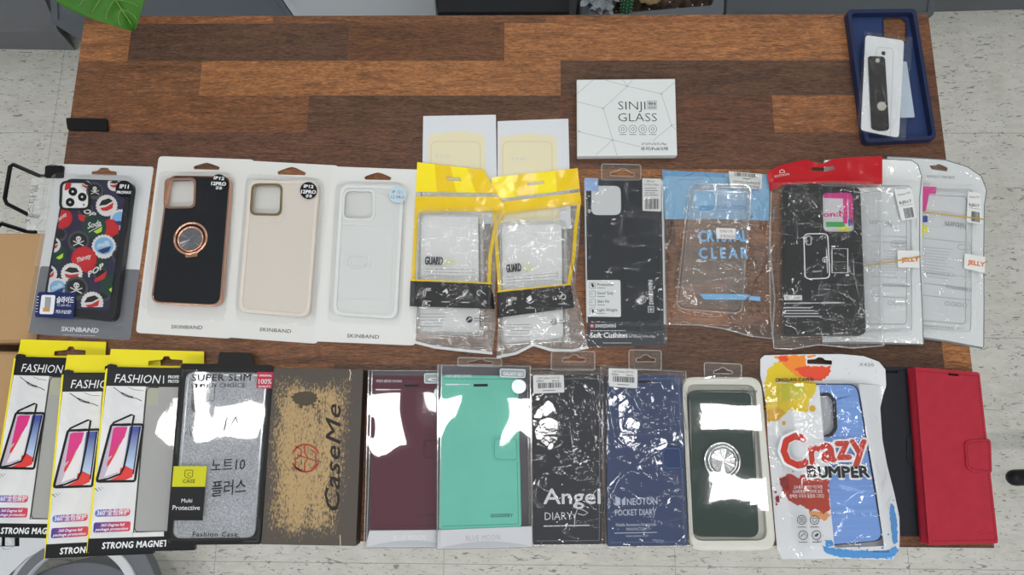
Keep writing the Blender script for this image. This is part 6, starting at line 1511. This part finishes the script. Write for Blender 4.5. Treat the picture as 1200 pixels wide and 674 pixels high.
diary('crinkled clear bag with navy blue wallet case reading POCKET DIARY', 'navy blue leather wallet case inside a crinkled bag', [(711, 440), (798, 439.5), (806, 639.5), (712, 640.5)], [(703, 427.5), (804.5, 434), (812, 643), (709, 646)],
      leather(46, 62, 98), M(96, 112, 150, .6), rp([(748, 446), (764, 446), (764, 449), (748, 449)], 1), ([(775, 528), (779, 523.5), (799, 523.5), (801, 551), (780, 551), (776, 547)], 3), [(713, 431.5), (747, 433), (747, 455.3), (713.6, 453)], 97, pr2,
      ([(737, 410), (775, 411), (775, 434), (737, 433)], [(745, 424), (746, 420), (751, 419), (754, 416), (759, 416), (762, 419), (768, 420), (768, 424)]), zz=.6, amp=1.15)

# ---- dark green case in white tray
c = [(799, 444), (890, 444), (907.5, 643), (808.5, 643)]
it = Item('blister_pack', 'cream white molded tray pack with dark green case and ring, beside the navy diary', 'phone case package', c)
TRM = M(212, 212, 204, .4)
inn = [(804, 450.5), (885, 451), (899.5, 633.5), (812.5, 634)]
p = lay(it, 'tray', TRM, bevel=1.0); p.plate(c, [inn], .6, 9, r=12, hr=9); p.px(c, 0, .6, r=12, at_h=9)
p.plate([(797.5, 442), (891.5, 442), (909.5, 645), (807.5, 645.5)], [inn], .3, 2.2, r=13, hr=9); tr = p.end()
cs = Item('phone_case', 'dark green phone case with three camera cutouts and silver ring', 'phone case', [(806.8, 457), (882, 457.5), (889.5, 630), (811.6, 629)], h=.8, base=it)
GRN = M(30, 52, 46, .35, var=.2, vscale=50)
p = lay(cs, 'shell', GRN, bevel=1.0)
holes = [rp([(830, 476), (838, 476), (838.5, 492.5), (830.5, 492.5)], 3.5), rp([(838.5, 475.5), (856, 475.5), (856.3, 493), (839, 493)], 5), rp([(857.5, 476), (867, 476), (867.5, 492.5), (858, 492.5)], 3.5)]
p.plate(cs.c, [[(831, 477), (837.3, 477), (837.5, 491.5), (831.3, 491.5)], [(841, 477.5), (854, 477.5), (854.3, 491.5), (841.3, 491.5)], [(859, 477), (866, 477), (866.3, 491.5), (859.3, 491.5)]], .8, 8, r=9, hr=2.6); sh = p.end()
p = lay(cs, 'edge', M(58, 68, 66, .12, coat=1), parent=sh, bevel=.3); p.ribbon(rp([(808.5, 459), (880.5, 459.5), (887.8, 628), (813.3, 627)], 8), 1.4, 8.6, closed=True, t=.7)
for q_ in holes: p.ribbon(q_, 1.0, 8.5, closed=True, t=.5)
p.end()
p = lay(cs, 'tray_foam', M(196, 196, 190, .5)); p.px([(828, 474), (869, 474), (870, 495), (829, 495)], 1, 3); p.end()
CHR = M(206, 208, 210, .12, metal=1)
p = lay(cs, 'ring_plate', M(96, 102, 104, .2, metal=.8), parent=sh); p.disc((847, 540), 20, 8, 8.8, n=48); p.end()
p = lay(cs, 'ring_holder', CHR, parent=sh, smooth=True); p.torus((846.5, 540), 20.5, 1.2, 9.6, n=60); p.torus((847, 540), 16.5, 1.1, 9.4, n=60); p.end()
p = lay(cs, 'ring_disc', M(222, 223, 225, .22, metal=1), parent=sh); p.fan((847.5, 540.5), 14, 10, .3, n=40, t=1.2); p.end()
p = lay(it, 'lettering', M(70, 72, 70, .5)); p.text('Galaxy', (869, 459.5), (888, 460), 4, 10.9); p.end()
p = lay(it, 'cover_film', FILM('tray_film', tint=.98, refl=.05, haze=.012, rough=.02, bump=.04, bscale=22), smooth=True)
def th(x, y): return 11.4 - .45 * ((y - 488) / 45) ** 2 * (y < 533) - (.45 if y >= 533 else 0) + .2 * ((x - 848) / 42) ** 2 + .12 * noise.noise(Vector((x / 60, y / 50, 21.7))) + (0 if y < 535 else .045 * (y - 535) ** 2 / 80 if y < 575 else .045 * (y - 555))
p.sheet([(802, 447), (888, 447)], [(810, 640), (904, 640)], [(802, 447), (810, 640)], [(888, 447), (904, 640)], 40, 70, th); p.end()
hang_tab(it, [(825, 425), (869, 427), (869, 446), (826, 445)], [(836, 438), (837, 434.5), (842, 433.5), (845, 431), (849, 431), (852, 434), (858, 435), (858, 438)], h=3)

# ---- black and red wallets
wb, cvb = wallet('black wallet case half hidden between the red wallet case and Crazy BUMPER pouch', [(1001, 429.5), (1087, 430), (1096, 629), (1012, 628)], leather(34, 37, 44), M(18, 18, 20, .6), 11, rp([(1037, 434.3), (1052, 434.5), (1052, 437.3), (1037, 437.3)], 1),
    ([(1063, 512), (1067, 509), (1090, 511), (1091, 545), (1068, 546), (1063.5, 540)], 4))
wr2, cvr = wallet('bright red wallet case with clasp, rightmost on the desk', [(1072.5, 430), (1148, 436.5), (1170, 637), (1088.5, 639)], leather(168, 42, 58, vs_=90, var=.2), M(120, 18, 36, .6), 11, rp([(1110, 436.8), (1123.5, 438), (1124, 441), (1111.5, 440)], 1),
    ([(1131, 519), (1136, 515.5), (1161.5, 514), (1163, 555.5), (1140, 553), (1133, 548)], 4), zl=13, zr=.3, inner=M(30, 30, 34, .5))
p = lay(wr2, 'embossed_mark', M(150, 26, 46, .5), parent=cvr); H = 11.15; p.ribbon([(1146, 624), (1152, 621), (1158, 624), (1164, 622)], .6, H); p.ribbon([(1148, 626.5), (1166, 625)], .7, H); p.ribbon([(1154, 619), (1157, 615)], .5, H); p.end()

# ---- Crazy BUMPER pouch
top_ = [(891, 421), (896, 416.5), (940, 415.3), (985, 415), (1012, 417.5), (1030, 424), (1037.5, 433)]
rt_ = [(1037.5, 433), (1038.5, 452), (1035, 463), (1031.5, 478), (1034, 515), (1039.5, 545), (1048, 578), (1054, 606), (1054.5, 630), (1054, 641), (1046, 656.5)]
lf_ = [(891, 421), (891, 440), (898, 475), (900, 520), (904.5, 570), (908, 615), (911, 644), (917, 655.5)]
bt_ = [(917, 655.5), (960, 655), (1000, 655), (1046, 656.5)]
it = Item('zip_pouch', 'white paint-splashed zip pouch with blue case, reading Crazy BUMPER', 'phone case pouch', [(891, 417), (1037, 420), (1054, 656), (914, 656)], zl=.3, zr=14.5)
core = [(930, 451), (1003, 451), (1035, 634), (955, 638)]
hf = bagh(core, 9.8, 26, 111, a1=1.0, a2=.25, inner=.25, s1=34, s2=12)
SIL = M(214, 217, 222, .3, coat=.3)
slot_ = rp([(946, 426.5), (946, 421.5), (955, 421), (959, 418.7), (964, 419.2), (967, 422), (975, 422.5), (975, 427.5)], 1.2)
p = lay(it, 'back_sheet', M(206, 209, 214, .35)); p.plate(top_ + rt_[1:] + bt_[::-1][1:] + lf_[::-1][1:-1], [slot_], 0, .5); p.end()
cs = Item('phone_case', 'light blue brushed bumper case inside the Crazy BUMPER pouch', 'phone case', [(930, 451), (1004, 451), (1034, 633), (955, 640)], h=.8, base=it)
BL_ = M(112, 150, 212, .4, var=.2, vscale=14, aniso=(.4, 22, 1))
p = lay(cs, 'shell', BL_, bevel=1.3); cam = rp([(944, 463), (972, 462), (978, 470), (979.5, 502), (973, 511), (948, 511)], 6)
p.plate(cs.c, [cam], .8, 9.4, r=[9, 9, 9, 9][0]); sh = p.end()
p = lay(cs, 'side_bumper', M(46, 54, 92, .4), parent=sh, bevel=.6); p.plate([(928.5, 449.5), (1005, 449.5), (1036.5, 634), (953.5, 641.5)], [[(932, 453), (1001.5, 453), (1031.5, 630.5), (957.5, 637.5)]], 1.2, 7.6, r=9.5, hr=8); p.end()
p = lay(cs, 'camera_frame', M(22, 23, 28, .4), parent=sh, bevel=.4); p.ribbon(cam, 4.2, 10.2, closed=True, t=1.6); p.end()
p = lay(cs, 'lining', M(178, 180, 186, .5), parent=sh); p.px(cam, .9, 4); p.end()
# white frame around the window with raised folds
H = 10.2
p = lay(it, 'printed_front', SIL, smooth=True, label='white printed front with paint splashes')
hh = lambda x, y: hf(x, y) + .35
def csheet(t, b, l, r, nu, nv): p.sheet(t, b, l, r, nu, nv, hh)
# left panel
rl = [(960, 452), (966, 520), (972, 580), (978, 642)]
csheet([(893, 447), (930, 449), (960, 452)], [(911, 644), (945, 643), (978, 642)], [(893, 447), (898, 475), (900, 520), (904.5, 570), (908, 615), (911, 644)], rl, 50, 110)
# header above the window, leaving the slot open
def lerp_l(px_): return px_
csheet(top_, [(891, 425), (946, 421), (975, 421.5), (1037, 436)], [top_[0], (891, 425)], [top_[-1], (1037, 436)], 60, 6) if False else None
hdr = Part(it, 'header_print', SIL, label='white header with hanger slot'); hdr.plate(top_ + [(1038.5, 452), (1003, 449), (960, 452), (930, 449), (893, 447), (891, 440)], [slot_], 1.6, 2.2); hd_ = hdr.end()
# right border and foot
csheet([(1006, 450), (1038.5, 452)], [(1036, 640), (1054, 641)], [(1006, 450), (1014, 500), (1026, 570), (1036, 640)], [(1038.5, 452), (1035, 463), (1031.5, 478), (1034, 515), (1039.5, 545), (1048, 578), (1054, 606), (1054, 641)], 24, 80)
csheet([(911, 644), (978, 642), (1036, 640), (1054, 641)], bt_, [(911, 644), (917, 655.5)], [(1054, 641), (1046, 656.5)], 60, 6)
pf = p.end()
# paint splashes (at the printed front, just over it)
HS = 11.6
def splash(nm, mt, fn, h=None):
    p = lay(it, nm, mt); fn(p); return p.end()
def conf(p, pts, seed=1, rough=1.4, drops=8, box=None, dz=0.0):
    """ragged patch that follows the pouch surface"""
    rnd = random.Random(seed); P = [Vector(q_) for q_ in pts]; out = []
    for i in range(len(P)):
        a, b = P[i], P[(i + 1) % len(P)]; n = max(2, int((b - a).length / 2.2))
        for k in range(n):
            m_ = a.lerp(b, k / n); out.append(m_ + Vector((rnd.uniform(-rough, rough), rnd.uniform(-rough, rough))))
    tri = tessellate_polygon([[Vector((q_.x, q_.y, 0)) for q_ in out]])
    bm = bmesh.new(); vs = [bm.verts.new((q_.x, -q_.y, 0)) for q_ in out]
    for t in tri:
        try: bm.faces.new([vs[i] for i in t])
        except ValueError: pass
    for _ in range(3):
        es = [e for e in bm.edges if e.calc_length() > 5]
        if es: bmesh.ops.subdivide_edges(bm, edges=es, cuts=1)
        bmesh.ops.triangulate(bm, faces=bm.faces[:])
    bmesh.ops.recalc_face_normals(bm, faces=bm.faces[:])
    bm.verts.index_update()
    vv = []
    for v_ in bm.verts:
        x, y = v_.co.x, -v_.co.y
        hgt = (2.5 if y < 449 else max(2.5, hh(x, y) + .45)) + dz
        vv.append(it.q(x, y, hgt))
    p.add(vv, [tuple(v_.index for v_ in f_.verts) for f_ in bm.faces]); bm.free()
    xs = [q_.x for q_ in out]; ys = [q_.y for q_ in out]
    for _ in range(drops):
        x = rnd.uniform(min(xs) - 5, max(xs) + 5); y = rnd.uniform(min(ys) - 5, max(ys) + 5)
        if box and not (box[0] < x < box[2] and box[1] < y < box[3]): continue
        if pdist((x, y), [(min(xs), min(ys)), (max(xs), min(ys)), (max(xs), max(ys)), (min(xs), max(ys))]) < -6: continue
        hgt = (2.5 if y < 449 else hh(x, y) + .5) + dz + .05; r_ = rnd.uniform(.5, 1.5)
        p.disc((x, y), r_, hgt - .08, hgt, n=9)
YE = M(216, 190, 36, .35); ORG = M(232, 136, 44, .35); REDO = M(222, 74, 44, .35); OCH = M(206, 160, 36, .35)
splash('yellow_splash', YE, lambda p: (conf(p, [(900, 432), (912, 424), (932, 428), (938, 440), (957, 450), (955, 462), (948, 470), (946, 480), (936, 482), (925, 480), (918, 488), (902, 494), (898, 470), (896, 450)], 1, 1.6, 14, (893, 420, 958, 500)), [conf(p, [(944 + 3.6 * math.cos(a), 480 + 3.6 * math.sin(a)) for a in [k * .7 for k in range(9)]], 2, .2, 0)]))
splash('green_yellow_splash', M(190, 186, 44, .35), lambda p: conf(p, [(905, 449), (922, 447), (940, 452), (946, 460), (935, 468), (922, 468), (910, 474), (903, 468)], 5, 1.6, 4, (897, 445, 955, 490), .06))
splash('ochre_splash', OCH, lambda p: (conf(p, [(899, 480), (912, 476), (920, 484), (914, 492), (900, 494)], 6, 1.3, 3, (897, 470, 930, 500), .1), conf(p, [(952 + 4 * math.cos(a), 479 + 4 * math.sin(a)) for a in [k * .7 for k in range(9)]], 2, .2, 0), conf(p, [(918.5 + 2.2 * math.cos(a), 496 + 2.6 * math.sin(a)) for a in [k * .7 for k in range(9)]], 2, .2, 0)))
splash('orange_splash', ORG, lambda p: (conf(p, [(907, 419), (920, 416.5), (944, 417), (944.5, 429), (957, 430), (950, 440), (935, 442), (924, 432), (914, 424)], 7, 1.3, 8, (893, 416, 945, 449), .05), conf(p, [(946, 417), (956, 416), (956, 417.6), (947, 420)], 8, .3, 0, None, .05)))
splash('red_orange_splash', REDO, lambda p: conf(p, [(931, 432), (944, 429.5), (974, 429.5), (973, 436), (968, 444), (958, 447), (946, 444), (936, 437)], 9, 1.1, 7, (945, 428, 985, 449), .1))
splash('red_orange_blot', REDO, lambda p: (conf(p, [(912, 418), (920, 417), (925, 421), (921, 424), (914, 423)], 10, .6, 3, (900, 416, 930, 426), .12)))
MRO = M(164, 52, 34, .35)
splash('brick_splash', MRO, lambda p: conf(p, [(913, 561), (924, 556), (934, 560), (946, 556), (960, 558), (970, 561), (972, 585), (974, 598), (964, 601), (955, 597), (948, 600), (940, 592), (930, 590), (922, 585), (917, 573)], 21, 1.8, 12, (905, 548, 972, 612)))
splash('crimson_splash', M(128, 26, 36, .35), lambda p: (conf(p, [(914, 562), (922, 559), (926, 566), (922, 576), (916, 572)], 22, 1.1, 4, (905, 550, 940, 600), .08), conf(p, [(908, 582), (913, 581), (914, 587), (910, 590)], 23, .8, 4, (905, 570, 918, 596))))
splash('apricot_splash', M(206, 146, 96, .35), lambda p: conf(p, [(947, 598), (958, 599), (970, 600), (974, 604), (966, 610), (958, 607), (950, 604)], 24, 1.1, 3, (945, 595, 976, 614)))
SB = M(62, 140, 206, .35)
def foot(p):
    conf(p, [(964, 640), (978, 643), (1000, 645), (1020, 646), (1040, 645), (1050, 640), (1053, 645), (1046, 655), (1020, 654.5), (1000, 654), (985, 653), (972, 650), (966, 646)], 31, .9, 6, (955, 630, 1050, 656))
    conf(p, [(967, 633), (975, 633), (977, 640), (968, 641)], 32, .6, 3, (955, 625, 980, 645)); conf(p, [(1043, 590), (1047, 592), (1051, 610), (1052.5, 636), (1047, 638), (1043, 610)], 33, .8, 3, (1040, 580, 1054, 640))
splash('blue_splash', SB, foot)
# lettering
def lift(p, poly=None):
    """drape flat lettering on the pouch: raise each vertex to the printed surface"""
    return p
H = 12.1
CR = [('C', 918, 946, 547.5, 39, 0), ('r', 950.5, 963, 544, 32, 0), ('a', 963.5, 980, 540.5, 31, 0), ('z', 981.5, 997, 538, 31, 0), ('y', 999, 1017, 536, 31, 0)]
p = lay(it, 'title_outline', PRINTW())
for ch, x0, x1, yb_, ch_, _ in CR: p.text(ch, (x0 - 1.6, yb_ + 1.0), (x1 + 1.6, yb_ + .6), ch_ + 2, H, bold=.08)
for ch, x0, x1, yb_ in (('B', 947, 957.5, 559), ('U', 960, 970, 559.5), ('M', 972, 985, 559.5), ('P', 987.5, 996.5, 559.5), ('E', 998.5, 1006, 559.5), ('R', 1008, 1019, 559)): p.text(ch, (x0 - 1.5, yb_ + 1.3), (x1 + 1.5, yb_ + 1.3), 15.6, H + .02, bold=.1)
p.end()
p = lay(it, 'title_lettering', M(184, 46, 32, .35), label='red lettering')
for ch, x0, x1, yb_, ch_, _ in CR: p.text(ch, (x0, yb_), (x1, yb_ - .4), ch_, H + .12, bold=.045)
p.end()
p = lay(it, 'subtitle_lettering', M(18, 18, 20, .35), label='black lettering')
for ch, x0, x1, yb_ in (('B', 947, 957.5, 559), ('U', 960, 970, 559.5), ('M', 972, 985, 559.5), ('P', 987.5, 996.5, 559.5), ('E', 998.5, 1006, 559.5), ('R', 1008, 1019, 559)): p.text(ch, (x0, yb_), (x1, yb_), 12.8, H + .16, bold=.06)
p.end()
p = lay(it, 'white_print', PRINTW()); p.text('고사용자 편한한 커드무팜', (930, 573), (964, 572.5), 3.4, H, bold=.0); p.text('스마트폰을 안전하게 보호', (929, 578.2), (964, 577.7), 3.4, H); p.text('완벽한 구조의 돌출형 고정감', (925.5, 583.5), (966, 583), 3.4, H); p.end()
p = lay(it, 'icons', M(60, 62, 66, .4))
for k_, (x, y) in enumerate(((939.6, 609.5), (954.6, 609.5), (941.2, 627.3), (956.8, 627.3))):
    p.hoop((x, y), 5.2, .8, 11.6, 22); p.dashes([(x - 5, y + 7.6), (x + 5, y + 7.6), (x + 5, y + 9), (x - 5, y + 9)], 1, 11.6, k_, wpx=1)
    if k_ == 0:
        for dx, dy in ((-1.6, -1.6), (1.6, -1.6), (-1.6, 1.6), (1.6, 1.6)): p.hoop((x + dx, y + dy), 1.3, .5, 11.6, 8)
    if k_ == 1: p.ribbon([(x - 2.5, y - 2), (x + 2.5, y - 2), (x + 2.5, y + 1), (x, y + 3), (x - 2.5, y + 1)], .7, 11.6, closed=True)
    if k_ == 2: p.ribbon([(x - 3, y + 2), (x + 2, y - 3), (x + 3, y + 1)], .9, 11.6)
    if k_ == 3: p.px([(x - 3, y + 1), (x + 1, y - 2.5), (x + 3, y - 1), (x, y + 2)], 11.6)
p.end()
p = lay(it, 'small_lettering', M(40, 36, 34, .4)); p.text('MOLAN CANO', (913.5, 447), (953, 446.3), 3.6, 4.8, bold=.04, space=1.1); p.hoop((911, 445.4), 1.8, 1, 4.8, 10)
p.text('www.molancano.com', (1009, 646.8), (1042, 647.8), 3, 7.5, bold=.01); p.end()
p = lay(it, 'code_print', M(110, 112, 114, .4)); p.text('X420', (1007, 429), (1024, 429.5), 4, 2.6, space=1.2)
rnd = random.Random(8)
for _ in range(22): x = rnd.uniform(960, 1030); y = rnd.uniform(420, 447); p.disc((x, y), rnd.uniform(.2, .5), 2.5, n=6)
p.end()
p = lay(it, 'front_film', FILM('crazy_film', tint=.985, refl=.04, haze=.01, rough=.04, bump=.3, bscale=60, crease=.8, cs=20), smooth=True)
hg = lambda x, y: hf(x, y) + 2.8
p.sheet([(893, 447), (960, 449), (1038, 451)], bt_, [(893, 447), (898, 475), (900, 520), (904.5, 570), (908, 615), (911, 644), (917, 655.5)], rt_[1:], 60, 100, hg); p.end()

# ================================================================== CAMERA AND OUTPUT
cd_ = bpy.data.cameras.new('camera'); cam_ = bpy.data.objects.new('camera', cd_); COL.objects.link(cam_)
cd_.sensor_width = 36; cd_.sensor_fit = 'HORIZONTAL'; cd_.lens = FPX / 1200 * 36; cd_.clip_start = .01
cam_.location = CAM; cam_.rotation_euler = CEUL; sc.camera = cam_
sc.view_settings.view_transform = 'Standard'; sc.view_settings.look = 'None'; sc.view_settings.gamma = 1; sc.view_settings.use_curve_mapping = False
sc.view_settings.exposure = -0.16
sc.cycles.transparent_max_bounces = 24; sc.cycles.max_bounces = 10; sc.cycles.use_denoising = True; sc.cycles.sample_clamp_indirect = 8
